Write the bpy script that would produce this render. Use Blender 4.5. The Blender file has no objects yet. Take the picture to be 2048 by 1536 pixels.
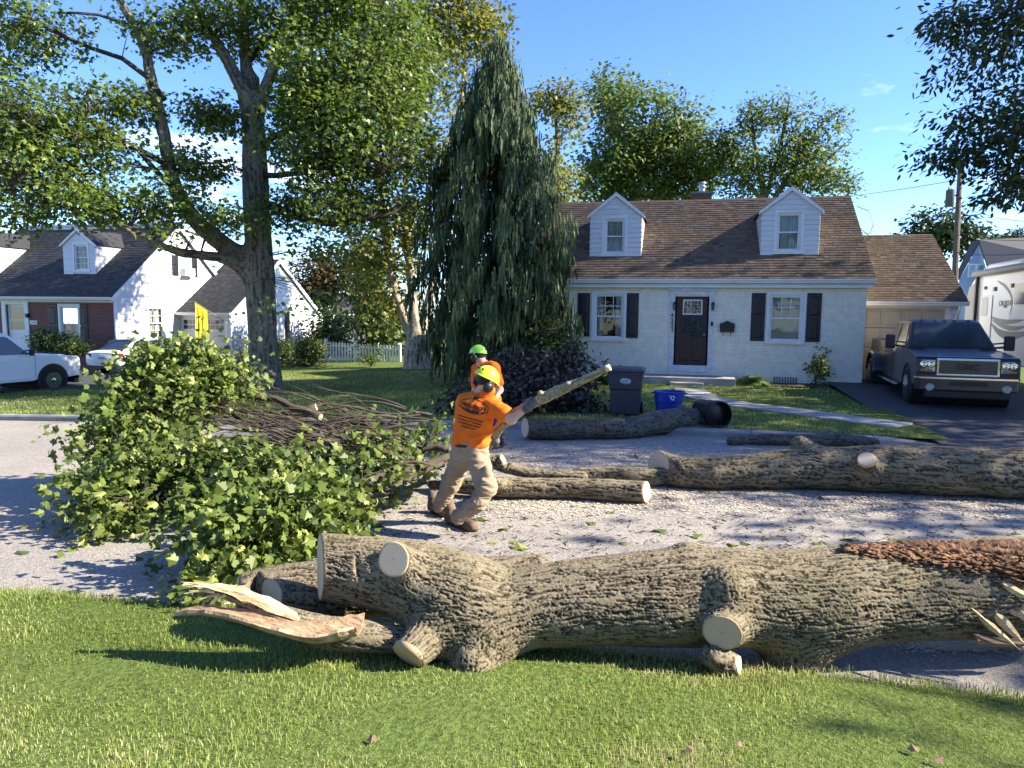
import bpy, bmesh, math, random
import numpy as np
from mathutils import Vector, Matrix
R_ = math.radians
rng = np.random.default_rng(7)
random.seed(7)
SC = bpy.context.scene
COL = SC.collection

# ------------------------------------------------------------------ camera
F_PX, PITCH, ROLL, YAW, CAM_H = 1430.0, 5.75, 0.6, 13.3, 2.15
_p, _r, _y = R_(PITCH), R_(ROLL), R_(YAW)
FW = np.array([-math.sin(_y)*math.cos(_p), math.cos(_y)*math.cos(_p), -math.sin(_p)])
_R0 = np.array([math.cos(_y), math.sin(_y), 0.0]); _U0 = np.cross(_R0, FW)
RT = math.cos(_r)*_R0 + math.sin(_r)*_U0
UP = np.cross(RT, FW)
CAM = np.array([0, 0, CAM_H])
cam = bpy.data.objects.new('camera', bpy.data.cameras.new('camera'))
COL.objects.link(cam)
cam.data.sensor_width = 36; cam.data.lens = F_PX/2048*36
cam.data.clip_start = 0.05; cam.data.clip_end = 3000
cam.matrix_world = Matrix(((RT[0], UP[0], -FW[0], 0), (RT[1], UP[1], -FW[1], 0), (RT[2], UP[2], -FW[2], CAM_H), (0, 0, 0, 1)))
SC.camera = cam
# ------------------------------------------------------------------ light
SUN_AZ, SUN_EL = 7.0, 33.0        # azimuth measured from +X towards +Y
SD = np.array([math.cos(R_(SUN_AZ))*math.cos(R_(SUN_EL)), math.sin(R_(SUN_AZ))*math.cos(R_(SUN_EL)), math.sin(R_(SUN_EL))])
W = bpy.data.worlds.new('World'); SC.world = W; W.use_nodes = True
wn, wl = W.node_tree.nodes, W.node_tree.links
bg = wn['Background']; bg.inputs['Strength'].default_value = 0.112
sky = wn.new('ShaderNodeTexSky'); sky.sky_type = 'NISHITA'; sky.sun_disc = False
sky.sun_elevation = R_(SUN_EL); sky.sun_rotation = R_(90-SUN_AZ)
sky.air_density = 0.75; sky.dust_density = 0.08; sky.ozone_density = 5.0
def world_clouds():
    tc = wn.new('ShaderNodeTexCoord')
    sp = wn.new('ShaderNodeSeparateXYZ'); wl.new(tc.outputs['Generated'], sp.inputs[0])
    # project the direction on a flat cloud deck
    mx = wn.new('ShaderNodeMath'); mx.operation = 'MAXIMUM'; mx.inputs[1].default_value = 0.03; wl.new(sp.outputs[2], mx.inputs[0])
    add = wn.new('ShaderNodeMath'); add.operation = 'ADD'; add.inputs[1].default_value = 0.06; wl.new(mx.outputs[0], add.inputs[0])
    dx = wn.new('ShaderNodeMath'); dx.operation = 'DIVIDE'; wl.new(sp.outputs[0], dx.inputs[0]); wl.new(add.outputs[0], dx.inputs[1])
    dy = wn.new('ShaderNodeMath'); dy.operation = 'DIVIDE'; wl.new(sp.outputs[1], dy.inputs[0]); wl.new(add.outputs[0], dy.inputs[1])
    cb = wn.new('ShaderNodeCombineXYZ'); wl.new(dx.outputs[0], cb.inputs[0]); wl.new(dy.outputs[0], cb.inputs[1]); cb.inputs[2].default_value = 3.7
    nz = wn.new('ShaderNodeTexNoise'); nz.inputs['Scale'].default_value = 0.62; nz.inputs['Detail'].default_value = 7; nz.inputs['Roughness'].default_value = 0.6
    wl.new(cb.outputs[0], nz.inputs['Vector'])
    rp = wn.new('ShaderNodeValToRGB'); rp.color_ramp.elements[0].position = 0.575; rp.color_ramp.elements[1].position = 0.78
    rp.color_ramp.elements[1].color = (0.9, 0.9, 0.9, 1); wl.new(nz.outputs['Fac'], rp.inputs[0])
    mixc = wn.new('ShaderNodeMixRGB'); wl.new(rp.outputs[0], mixc.inputs[0])
    hs = wn.new('ShaderNodeHueSaturation'); hs.inputs['Saturation'].default_value = 1.10; hs.inputs['Hue'].default_value = 0.511; hs.inputs['Value'].default_value = 1.05
    wl.new(sky.outputs[0], hs.inputs['Color'])
    wl.new(hs.outputs[0], mixc.inputs[1]); mixc.inputs[2].default_value = (7.2, 7.4, 7.8, 1)
    wl.new(mixc.outputs[0], bg.inputs['Color'])
world_clouds()
sl = bpy.data.lights.new('sun', 'SUN'); sl.energy = 5.0; sl.angle = R_(0.53); sl.color = (1.0, 0.90, 0.74)
sun = bpy.data.objects.new('sun', sl); COL.objects.link(sun)
sun.rotation_euler = Vector(SD).to_track_quat('Z', 'Y').to_euler()
vs = SC.view_settings; vs.view_transform = 'Standard'; vs.look = 'None'; vs.gamma = 1.0; vs.exposure = 1.82; vs.use_curve_mapping = False
try:
    SC.cycles.max_bounces = 8; SC.cycles.diffuse_bounces = 3; SC.cycles.glossy_bounces = 3; SC.cycles.transmission_bounces = 4
    SC.cycles.transparent_max_bounces = 12; SC.cycles.use_denoising = True; SC.cycles.caustics_reflective = False; SC.cycles.caustics_refractive = False
except Exception: pass

# ------------------------------------------------------------------ photo pixel -> world point
def ray(px, py): return FW + RT*(px-1024)/F_PX - UP*(py-768)/F_PX
def at(px, py, Y): v = ray(px, py); return CAM + v*Y/v[1]
def ag(px, py, z=0.0): v = ray(px, py); return CAM + v*(z-CAM_H)/v[2]
def ad(px, py, d): return CAM + ray(px, py)*d
def atx(px, py, X): v = ray(px, py); return CAM + v*X/v[0]

# ------------------------------------------------------------------ terrain
Y_NEAR, Y_KERB = 4.38, 12.95
def base(x):
    x = np.asarray(x, float)
    return -0.032*np.logaddexp(0, -(x+2.0)*1.2)/1.2
def gz(x, y):
    x = np.asarray(x, float); y = np.asarray(y, float)
    b = base(x)
    near = b + 0.03 + 0.135*np.clip(Y_NEAR-y, 0, 4) + 0.02*np.clip((Y_NEAR-y)/0.15, 0, 1)
    far = b + 0.12 + 0.003*np.clip(y-13.1, 0, 10)
    z = np.where(y < Y_NEAR, near, b)
    # driveway on the right runs level with the road
    drv = (x > 4.0) & (x < 9.2)
    far = np.where(drv, b+0.02+0.028*np.clip(y-13, 0, 8), far)
    return np.where(y > Y_KERB+0.15, far, z)

# ------------------------------------------------------------------ noise (numpy)
def _hash(ix, iy, iz, s):
    n = (ix*374761393 + iy*668265263 + iz*1274126177 + s*974711) & 0x7fffffff
    n = ((n ^ (n >> 13))*1274126177) & 0x7fffffff
    n = ((n ^ (n >> 16))*668265263) & 0x7fffffff
    return ((n ^ (n >> 15)) & 0xffff)/65535.0
def vnoise(P, seed=0):
    P = np.asarray(P, float); I = np.floor(P).astype(np.int64); f = P - I
    f = f*f*f*(f*(f*6-15)+10)
    x, y, z = I[..., 0], I[..., 1], I[..., 2]; fx, fy, fz = f[..., 0], f[..., 1], f[..., 2]
    def L(a, b, t): return a+(b-a)*t
    c = [[[_hash(x+i, y+j, z+k, seed) for k in (0, 1)] for j in (0, 1)] for i in (0, 1)]
    return L(L(L(c[0][0][0], c[1][0][0], fx), L(c[0][1][0], c[1][1][0], fx), fy), L(L(c[0][0][1], c[1][0][1], fx), L(c[0][1][1], c[1][1][1], fx), fy), fz)*2-1
def fbm(P, o=4, seed=0, lac=2.03, g=0.5):
    r = 0; a = 1.0; P = np.asarray(P, float)
    for i in range(o): r = r + a*vnoise(P, seed+i*17); P = P*lac+5.3; a *= g
    return r

# ------------------------------------------------------------------ materials
MATS = {}
def mat(name, build):
    if name not in MATS:
        m = bpy.data.materials.new(name); m.use_nodes = True; MATS[name] = m
        build(m, m.node_tree.nodes, m.node_tree.links, m.node_tree.nodes['Principled BSDF'])
    return MATS[name]
def _n(ns, t, **k):
    n = ns.new(t)
    for a, b in k.items():
        if a in n.inputs: n.inputs[a].default_value = b
        else: setattr(n, a, b)
    return n
def _coord(ns, ls, scale=(1, 1, 1), kind='Object'):
    tc = ns.new('ShaderNodeTexCoord'); mp = ns.new('ShaderNodeMapping'); mp.inputs['Scale'].default_value = scale
    ls.new(tc.outputs[kind], mp.inputs[0]); return mp.outputs[0]
def _ramp(ns, ls, src, stops):
    r = ns.new('ShaderNodeValToRGB'); e = r.color_ramp.elements
    while len(e) < len(stops): e.new(0.5)
    for q, (p, c) in zip(e, stops):
        q.position = p; q.color = (c[0], c[1], c[2], 1) if hasattr(c, '__len__') else (c, c, c, 1)
    ls.new(src, r.inputs[0]); return r.outputs[0]
def _noise(ns, ls, vec, scale, detail=4, rough=0.55):
    n = ns.new('ShaderNodeTexNoise'); n.inputs['Scale'].default_value = scale; n.inputs['Detail'].default_value = detail; n.inputs['Roughness'].default_value = rough
    if vec is not None: ls.new(vec, n.inputs['Vector'])
    return n.outputs['Fac']
def _bump(ns, ls, h, strength, dist, b):
    n = ns.new('ShaderNodeBump'); n.inputs['Strength'].default_value = strength; n.inputs['Distance'].default_value = dist
    ls.new(h, n.inputs['Height']); ls.new(n.outputs[0], b.inputs['Normal']); return n
def _mix(ns, ls, f, a, b, mode='MIX'):
    m = ns.new('ShaderNodeMixRGB'); m.blend_type = mode
    for k, v in ((0, f), (1, a), (2, b)):
        if hasattr(v, 'links'): ls.new(v, m.inputs[k])
        elif k == 0: m.inputs[0].default_value = v
        else: m.inputs[k].default_value = (v[0], v[1], v[2], 1)
    return m.outputs[0]
def pm(name, c1, c2=None, scale=6.0, rough=0.7, bump=0.0, bscale=None, spec=0.4, metal=0.0, coat=0.0, stretch=(1, 1, 1), bd=0.01, detail=4):
    """plain procedural material: two colours broken up by noise, optional relief"""
    def b(m, ns, ls, p):
        v = _coord(ns, ls, stretch)
        c2_ = c2 or tuple(x*0.8 for x in c1)
        f = _noise(ns, ls, v, scale, detail)
        ls.new(_ramp(ns, ls, f, [(0.32, c2_), (0.68, c1)]), p.inputs['Base Color'])
        p.inputs['Roughness'].default_value = rough; p.inputs['Metallic'].default_value = metal
        p.inputs['Specular IOR Level'].default_value = spec; p.inputs['Coat Weight'].default_value = coat; p.inputs['Coat Roughness'].default_value = 0.04
        if bump: _bump(ns, ls, _noise(ns, ls, v, bscale or scale*6, 3), bump, bd, p)
    return mat(name, b)

# ------------------------------------------------------------------ mesh helpers
def chain_loc(o):
    L = Vector((0, 0, 0))
    while o is not None: L += o.location; o = o.parent
    return np.array(L)
def tag(o, label=None, cat=None, group=None, kind=None):
    if label: o['label'] = label
    if cat: o['category'] = cat
    if group: o['group'] = group
    if kind: o['kind'] = kind
    return o
def thing(name, label, cat, loc=(0, 0, 0), rz=0.0, group=None, rot=None):
    o = bpy.data.objects.new(name, None); o.empty_display_size = 0.1; COL.objects.link(o)
    o.location = loc; o.rotation_euler = rot or (0, 0, rz)
    return tag(o, label, cat, group)
def obj(name, me, parent=None, loc=None):
    o = bpy.data.objects.new(name, me); COL.objects.link(o)
    if parent is not None: o.parent = parent
    if loc is not None: o.location = loc
    return o
def npmesh(name, V, polys, mats, smooth=False, attrs=None, mat_idx=None):
    """polys: list of int arrays (m,k) with any k"""
    me = bpy.data.meshes.new(name)
    V = np.ascontiguousarray(V, np.float32); polys = [np.asarray(q, np.int32) for q in polys if len(q)]
    nl = sum(q.size for q in polys); npol = sum(len(q) for q in polys)
    me.vertices.add(len(V)); me.vertices.foreach_set('co', V.ravel())
    me.loops.add(nl); me.polygons.add(npol)
    me.loops.foreach_set('vertex_index', np.concatenate([q.ravel() for q in polys]))
    sizes = np.concatenate([np.full(len(q), q.shape[1], np.int32) for q in polys])
    me.polygons.foreach_set('loop_start', np.concatenate([[0], np.cumsum(sizes)[:-1]]).astype(np.int32))
    try: me.polygons.foreach_set('loop_total', sizes)
    except Exception: pass
    if mat_idx is not None: me.polygons.foreach_set('material_index', np.asarray(mat_idx, np.int32))
    if smooth: me.polygons.foreach_set('use_smooth', np.ones(npol, bool))
    for m in (mats if isinstance(mats, (list, tuple)) else [mats]): me.materials.append(m)
    for an, (dom, typ, data) in (attrs or {}).items():
        a = me.attributes.new(an, typ, dom)
        a.data.foreach_set('value' if typ == 'FLOAT' else ('vector' if typ == 'FLOAT_VECTOR' else 'color'), np.ascontiguousarray(data, np.float32).ravel())
    me.update(calc_edges=True)
    return me
class MB:
    """collects simple solids, then becomes ONE mesh object"""
    def __init__(s): s.v = []; s.f = []; s.c = []; s.cur = None
    def add(s, vs_, fs):
        n = len(s.v); s.v.extend([tuple(map(float, q)) for q in vs_]); s.f.extend([tuple(i+n for i in q) for q in fs])
        if s.cur is not None: s.c.extend([s.cur]*len(fs))
        return s
    def box(s, x0, x1, y0, y1, z0, z1):
        return s.add([(x0, y0, z0), (x1, y0, z0), (x1, y1, z0), (x0, y1, z0), (x0, y0, z1), (x1, y0, z1), (x1, y1, z1), (x0, y1, z1)],
                     [(0, 3, 2, 1), (4, 5, 6, 7), (0, 1, 5, 4), (1, 2, 6, 5), (2, 3, 7, 6), (3, 0, 4, 7)])
    def hexa(s, p): return s.add(p, [(0, 3, 2, 1), (4, 5, 6, 7), (0, 1, 5, 4), (1, 2, 6, 5), (2, 3, 7, 6), (3, 0, 4, 7)])
    def fbox(s, fr, u0, u1, v0, v1, n0, n1):
        return s.hexa([fr(u0, v0, n0), fr(u1, v0, n0), fr(u1, v0, n1), fr(u0, v0, n1), fr(u0, v1, n0), fr(u1, v1, n0), fr(u1, v1, n1), fr(u0, v1, n1)])
    def prism(s, poly, d):
        """extrude a planar polygon (3d points) by vector d"""
        n = len(poly); a = [np.array(q, float) for q in poly]; d = np.array(d, float)
        return s.add(a+[q+d for q in a], [tuple(range(n))[::-1], tuple(range(n, 2*n))]+[(i, (i+1) % n, n+(i+1) % n, n+i) for i in range(n)])
    def tube(s, pts, rad, n=8, cap=True):
        pts = [np.array(q, float) for q in pts]; m = len(pts)
        rad = [rad]*m if not hasattr(rad, '__len__') else rad
        V_ = []; ref = None
        for i in range(m):
            t = pts[min(i+1, m-1)]-pts[max(i-1, 0)]; t = t/(np.linalg.norm(t)+1e-9)
            if ref is None: ref = np.cross(t, (0, 0, 1) if abs(t[2]) < 0.9 else (1, 0, 0))
            ref = ref-t*(ref@t); ref /= np.linalg.norm(ref)+1e-9; w = np.cross(t, ref)
            for k in range(n):
                a = 2*math.pi*k/n; V_.append(pts[i]+rad[i]*(math.cos(a)*ref+math.sin(a)*w))
        Fs = [(i*n+k, i*n+(k+1) % n, (i+1)*n+(k+1) % n, (i+1)*n+k) for i in range(m-1) for k in range(n)]
        if cap: Fs += [tuple(range(n))[::-1], tuple(range((m-1)*n, m*n))]
        return s.add(V_, Fs)
    def lathe(s, prof, n=24, c=(0, 0, 0), ax=None):
        """prof: list of (r, h) about z (or axis frame ax=(origin, axis, ref))"""
        if ax is None: o, A, B, Cc = np.array(c, float), np.array((1., 0, 0)), np.array((0, 1., 0)), np.array((0, 0, 1.))
        else:
            o = np.array(ax[0], float); Cc = np.array(ax[1], float); Cc /= np.linalg.norm(Cc)
            A = np.cross(Cc, (0, 0, 1) if abs(Cc[2]) < 0.9 else (1, 0, 0)); A /= np.linalg.norm(A); B = np.cross(Cc, A)
        V_ = [o+r*(math.cos(2*math.pi*k/n)*A+math.sin(2*math.pi*k/n)*B)+h*Cc for r, h in prof for k in range(n)]
        m = len(prof); Fs = [(i*n+k, i*n+(k+1) % n, (i+1)*n+(k+1) % n, (i+1)*n+k) for i in range(m-1) for k in range(n)]
        if prof[0][0] > 1e-6: Fs.append(tuple(range(n))[::-1])
        if prof[-1][0] > 1e-6: Fs.append(tuple(range((m-1)*n, m*n)))
        return s.add(V_, Fs)
    def grid(s, P):
        a, b = len(P), len(P[0])
        return s.add([q for r in P for q in r], [(i*b+j, i*b+j+1, (i+1)*b+j+1, (i+1)*b+j) for i in range(a-1) for j in range(b-1)])
    def mesh(s, name, m, smooth=False, off=(0, 0, 0), bevel=0.0, angle=None):
        me = bpy.data.meshes.new(name); o = np.array(off, float)
        me.from_pydata([tuple(np.array(q)-o) for q in s.v], [], s.f)
        for q in (m if isinstance(m, (list, tuple)) else [m]): me.materials.append(q)
        if s.c and len(s.c) == len(s.f):
            a = me.attributes.new('tint', 'FLOAT', 'FACE'); a.data.foreach_set('value', np.array(s.c, np.float32))
        bm = bmesh.new(); bm.from_mesh(me); bmesh.ops.recalc_face_normals(bm, faces=bm.faces)
        if bevel:
            es = [e for e in bm.edges if len(e.link_faces) == 2 and e.calc_face_angle(0) > 0.5]
            bmesh.ops.bevel(bm, geom=es, offset=bevel, segments=2, profile=0.6, affect='EDGES', clamp_overlap=True)
        bm.to_mesh(me); bm.free()
        if smooth:
            for p in me.polygons: p.use_smooth = True
            if angle is not None:
                try: me.set_sharp_from_angle(angle=R_(angle))
                except Exception: pass
        return me
    def build(s, name, m, parent=None, world=True, **k):
        off = chain_loc(parent) if (parent is not None and world) else (0, 0, 0)
        return obj(name, s.mesh(name, m, off=off, **k), parent)
def frame(o, U, Nn):
    o = np.array(o, float); U = np.array(U, float); Nn = np.array(Nn, float); Vv = np.array((0, 0, 1.))
    return lambda u, v, n: o+U*u+Vv*v+Nn*n
def struct(name, me, label=None):
    o = obj(name, me); o['kind'] = 'structure'
    if label: o['label'] = label
    return o
def evaluated(o):
    dg = bpy.context.evaluated_depsgraph_get(); return bpy.data.meshes.new_from_object(o.evaluated_get(dg))
def text_part(name, body, size, m, parent, origin, right, up, extrude=0.004, align='CENTER', bold=0.0):
    cu = bpy.data.curves.new(name, 'FONT'); cu.body = body; cu.size = size; cu.extrude = extrude; cu.align_x = align; cu.align_y = 'CENTER'; cu.offset = bold
    cu.resolution_u = 3
    t = bpy.data.objects.new(name, cu); COL.objects.link(t); bpy.context.view_layer.update()
    me = evaluated(t); bpy.data.objects.remove(t); me.materials.clear(); me.materials.append(m); me.name = name
    right = Vector(right).normalized(); up = Vector(up).normalized(); nn = right.cross(up)
    M = Matrix(((right.x, up.x, nn.x, origin[0]), (right.y, up.y, nn.y, origin[1]), (right.z, up.z, nn.z, origin[2]), (0, 0, 0, 1)))
    me.transform(M)
    return obj(name, me, parent)

# ------------------------------------------------------------------ implicit surfaces (for logs and bodies)
def surface_nets(fn, lo, hi, h):
    lo = np.array(lo, float); hi = np.array(hi, float); n = np.ceil((hi-lo)/h).astype(int)+1
    xs = [lo[i]+h*np.arange(n[i]) for i in range(3)]
    # coarse pass first, then only the blocks near the surface
    cs = 4; nc = (n+cs-1)//cs+1; cx = [lo[i]+h*cs*np.arange(nc[i]) for i in range(3)]
    X, Y, Z = np.meshgrid(*cx, indexing='ij'); Pc = np.stack([X, Y, Z], -1).reshape(-1, 3).astype(np.float32)
    Cc = np.concatenate([fn(Pc[i:i+400000]) for i in range(0, len(Pc), 400000)]).reshape(X.shape)
    Fv = np.repeat(np.repeat(np.repeat(Cc, cs, 0), cs, 1), cs, 2)[cs//2:, cs//2:, cs//2:]
    Fv = np.ascontiguousarray(Fv[:n[0], :n[1], :n[2]], np.float32)
    if Fv.shape != tuple(n): Fv = np.pad(Fv, [(0, int(n[i]-Fv.shape[i])) for i in range(3)], mode='edge')
    fi = np.argwhere(np.abs(Fv) < h*cs*1.6)
    for i in range(0, len(fi), 400000):
        q = fi[i:i+400000]; Fv[tuple(q.T)] = fn((lo+q*h).astype(np.float32))
    S = Fv < 0
    c = np.zeros(tuple(n-1), np.int8)
    for a in (0, 1):
        for b in (0, 1):
            for d in (0, 1): c += S[a:n[0]-1+a, b:n[1]-1+b, d:n[2]-1+d]
    act = np.argwhere((c > 0) & (c < 8))
    idx = -np.ones(tuple(n-1), np.int64); idx[tuple(act.T)] = np.arange(len(act))
    acc = np.zeros((len(act), 3)); cnt = np.zeros(len(act))
    off = [(a, b, d) for a in (0, 1) for b in (0, 1) for d in (0, 1)]
    for o1 in off:
        for ax in range(3):
            if o1[ax]: continue
            o2 = list(o1); o2[ax] = 1
            f1 = Fv[tuple((act+o1).T)]; f2 = Fv[tuple((act+o2).T)]
            m = (f1 < 0) != (f2 < 0); t = np.where(m, f1/(f1-f2+1e-12), 0)
            p = np.array(o1, float)[None, :].repeat(len(act), 0); p[:, ax] += t
            acc[m] += p[m]; cnt[m] += 1
    V = lo+(act+acc/cnt[:, None])*h
    Q = []
    for ax in range(3):
        b, d = (ax+1) % 3, (ax+2) % 3
        s1 = [slice(None)]*3; s2 = [slice(None)]*3; s1[ax] = slice(0, n[ax]-1); s2[ax] = slice(1, n[ax])
        e = np.argwhere(S[tuple(s1)] != S[tuple(s2)])
        e = e[(e[:, b] > 0) & (e[:, d] > 0) & (e[:, b] < n[b]-1) & (e[:, d] < n[d]-1)]
        fl = S[tuple(e.T)]
        def I(db, dd):
            q = e.copy(); q[:, b] += db; q[:, d] += dd; return idx[tuple(q.T)]
        q = np.stack([I(-1, -1), I(0, -1), I(0, 0), I(-1, 0)], 1)
        q[~fl] = q[~fl][:, ::-1]; Q.append(q)
    return V, np.concatenate(Q)
def cone_d(P, a, b, ra, rb):
    a = np.asarray(a, np.float32); ab = np.asarray(b, np.float32)-a; L2 = float(ab@ab)+1e-9
    t = np.clip((P-a)@ab/L2, 0, 1)
    return np.linalg.norm(P-a-t[:, None]*ab, axis=1)-(ra+(rb-ra)*t)
def smin(a, b, k):
    h = np.clip(0.5+0.5*(b-a)/k, 0, 1); return b+(a-b)*h-k*h*(1-h)
def ell_d(P, c, r):
    r = np.asarray(r, np.float32); q = (P-np.asarray(c, np.float32))/r; l = np.linalg.norm(q, axis=1)
    return (l-1)*float(np.min(r))*np.clip(1/np.maximum(l, 1e-3), 0.6, 1.6)**0
def resample(pts, n):
    pts = np.array(pts, float); d = np.r_[0, np.cumsum(np.linalg.norm(np.diff(pts[:, :3], axis=0), axis=1))]
    s = np.linspace(0, d[-1], n)
    # catmull-rom through the points
    out = []
    for q in s:
        i = min(max(np.searchsorted(d, q)-1, 0), len(pts)-2); t = (q-d[i])/(d[i+1]-d[i]+1e-9)
        p0, p1, p2, p3 = pts[max(i-1, 0)], pts[i], pts[i+1], pts[min(i+2, len(pts)-1)]
        out.append(0.5*((2*p1)+(-p0+p2)*t+(2*p0-5*p1+4*p2-p3)*t*t+(-p0+3*p1-3*p2+p3)*t**3))
    return np.array(out)
# ================================================================== THE SETTING
def _asphalt(m, ns, ls, p):
    v = _coord(ns, ls)
    big = _noise(ns, ls, v, 0.55, 5, 0.6); mid = _noise(ns, ls, v, 7, 4)
    vo = ns.new('ShaderNodeTexVoronoi'); vo.inputs['Scale'].default_value = 62; ls.new(v, vo.inputs['Vector'])
    fine = _noise(ns, ls, v, 95, 3, 0.7)
    c = _ramp(ns, ls, fine, [(0.30, (0.132, 0.121, 0.106)), (0.52, (0.305, 0.280, 0.246)), (0.74, (0.49, 0.455, 0.405))])
    st = _ramp(ns, ls, vo.outputs['Color'], [(0.2, 0.72), (0.8, 1.2)])
    c = _mix(ns, ls, 1.0, c, st, 'MULTIPLY')
    c = _mix(ns, ls, 1.0, c, _ramp(ns, ls, big, [(0.3, (0.80, 0.81, 0.83)), (0.7, (1.08, 1.06, 1.03))]), 'MULTIPLY')
    c = _mix(ns, ls, _ramp(ns, ls, mid, [(0.60, 0.0), (0.78, 0.35)]), c, (0.16, 0.155, 0.15))
    ls.new(c, p.inputs['Base Color']); p.inputs['Roughness'].default_value = 0.86; p.inputs['Specular IOR Level'].default_value = 0.3
    _bump(ns, ls, fine, 0.7, 0.012, p)
M_ROAD = mat('weathered_asphalt', _asphalt)
M_DRIVE = pm('dark_asphalt', (0.062, 0.062, 0.066), (0.035, 0.035, 0.038), 9, 0.8, 0.5, 120, bd=0.008)
M_CONC = pm('concrete', (0.36, 0.34, 0.31), (0.24, 0.23, 0.21), 3.2, 0.9, 0.35, 70, bd=0.004, detail=8)
M_KERB = pm('kerb_concrete', (0.30, 0.29, 0.27), (0.17, 0.165, 0.155), 2.6, 0.92, 0.4, 60, bd=0.006, detail=8)
def _turf(m, ns, ls, p):
    v = _coord(ns, ls)
    a = _noise(ns, ls, v, 0.6, 5); b_ = _noise(ns, ls, v, 26, 4, 0.7)
    c = _ramp(ns, ls, b_, [(0.3, (0.045, 0.070, 0.014)), (0.7, (0.135, 0.185, 0.045))])
    c = _mix(ns, ls, _ramp(ns, ls, a, [(0.5, 0.0), (0.72, 0.5)]), c, (0.13, 0.14, 0.045))
    ls.new(c, p.inputs['Base Color']); p.inputs['Roughness'].default_value = 0.95; p.inputs['Specular IOR Level'].default_value = 0.1
    _bump(ns, ls, b_, 0.9, 0.03, p)
M_TURF = mat('turf', _turf)
M_SOIL = pm('soil', (0.075, 0.055, 0.036), (0.035, 0.026, 0.018), 14, 0.95, 0.8, 60, bd=0.02)

def sheet(name, xs, ys, zf, m, dz=0.0):
    X, Y = np.meshgrid(xs, ys, indexing='ij'); Z = zf(X, Y)+dz
    V = np.stack([X, Y, Z], -1).reshape(-1, 3); a, b = X.shape
    i = np.arange(a*b).reshape(a, b)
    Q = np.stack([i[:-1, :-1], i[1:, :-1], i[1:, 1:], i[:-1, 1:]], -1).reshape(-1, 4)
    return npmesh(name, V, [Q], m, smooth=True)
XS = np.r_[np.linspace(-700, -62, 9), np.linspace(-60, 44, 105), np.linspace(46, 700, 9)]
struct('ground', sheet('ground', XS, np.r_[np.linspace(-60, 0, 4), np.linspace(1, 46, 46), np.linspace(60, 1500, 12)], lambda x, y: base(x)-0.10+0*y, M_TURF))
XR = np.linspace(-64, 48, 160)
struct('road', sheet('road', XR, np.linspace(Y_NEAR-0.5, Y_KERB+0.02, 12), lambda x, y: base(x)+0.0*y, M_ROAD))
struct('near_lawn', sheet('near_lawn', np.linspace(-16, 12, 113), np.r_[np.linspace(-8, 3.6, 22), np.linspace(3.7, Y_NEAR+0.02, 9)],
       lambda x, y: gz(x, np.minimum(y, Y_NEAR-1e-3)) - np.where(y > Y_NEAR-0.03, 0.06, 0)+0.02*vnoise(np.stack([x*2, y*2, 0*x], -1), 3)*(y < 4.2), M_TURF))
struct('front_lawn', sheet('front_lawn', np.r_[np.linspace(-64, -18, 30), np.linspace(-17.5, 4.4, 60)], np.r_[np.linspace(Y_KERB+0.16, 25, 34), np.linspace(27, 48, 10)],
       lambda x, y: gz(np.minimum(x, 3.9), y)+0.012*vnoise(np.stack([x, y, 0*x], -1), 5), M_TURF))
struct('side_lawn', sheet('side_lawn', np.linspace(9.0, 48, 30), np.r_[np.linspace(Y_KERB+0.16, 48, 30)], lambda x, y: gz(np.maximum(x, 9.3), y), M_TURF))
struct('driveway', sheet('driveway', np.linspace(4.05, 9.2, 12), np.linspace(Y_KERB-0.02, 24.2, 24),
       lambda x, y: base(x)+0.026+0.028*np.clip(y-13, 0, 8)+0.02*np.clip(0.3-np.abs(y-13.0), 0, 1), M_DRIVE))
DRV_R = np.array([(-23.4, 13.0), (-21.4, 15.2), (-20.2, 16.8), (-18.2, 19.6), (-17.6, 22.5), (-17.6, 26.0), (-18.9, 31.6)]); DRV_L = np.array([(-30.0, 13.0), (-29, 15.2), (-28, 16.8), (-26.5, 19.6), (-25, 22.5), (-24.0, 26.0), (-24.0, 31.6)])
def nb_drive():
    P = []; a = resample(np.c_[DRV_R, 0*DRV_R[:, 0]], 24); b_ = resample(np.c_[DRV_L, 0*DRV_L[:, 0]], 24)
    for p, q in zip(a, b_):
        row = [p+(q-p)*k/8 for k in range(9)]; P.append([(r[0], r[1], float(gz(r[0], max(r[1], 13.2)))+0.03) for r in row])
    m_ = MB(); m_.grid(P); struct('neighbour_driveway', m_.mesh('neighbour_driveway', M_DRIVE))
nb_drive()
# kerb of separate cast lengths with open joints
kerb = thing('kerb', 'weathered concrete kerb along the far side of the road', 'kerb', (0, Y_KERB, 0)); del kerb['category']; kerb['kind'] = 'structure'
def kerb_piece(x0, x1, drop=False):
    mb = MB(); n = 5; prof = [(0, -0.1), (0.0, 0.085), (0.022, 0.118), (0.16, 0.128), (0.16, -0.1)]
    rows = []
    for i in range(n+1):
        x = x0+(x1-x0)*i/n; h = 1.0
        if drop: h = 1.0-0.85*(i/n)**1.4
        rows.append([(x, Y_KERB+a, float(base(x))+(z*h if z > 0 else z)) for a, z in prof])
    k = len(prof); V_ = [q for r in rows for q in r]
    Fs = [(i*k+j, i*k+(j+1) % k, (i+1)*k+(j+1) % k, (i+1)*k+j) for i in range(n) for j in range(k)]+[tuple(range(k))[::-1], tuple(range(n*k, n*k+k))]
    mb.add(V_, Fs); return mb.build('kerb_stone', M_KERB, kerb)
x = -50.0
while x < 3.0:
    L = 2.44 if x < -12 or x > -12 else 2.4
    kerb_piece(x, min(x+L-0.014, 3.2)); x += L
kerb_piece(3.215, 4.3, True)
for x in np.arange(9.6, 30, 2.44): kerb_piece(x, x+2.426)
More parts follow.
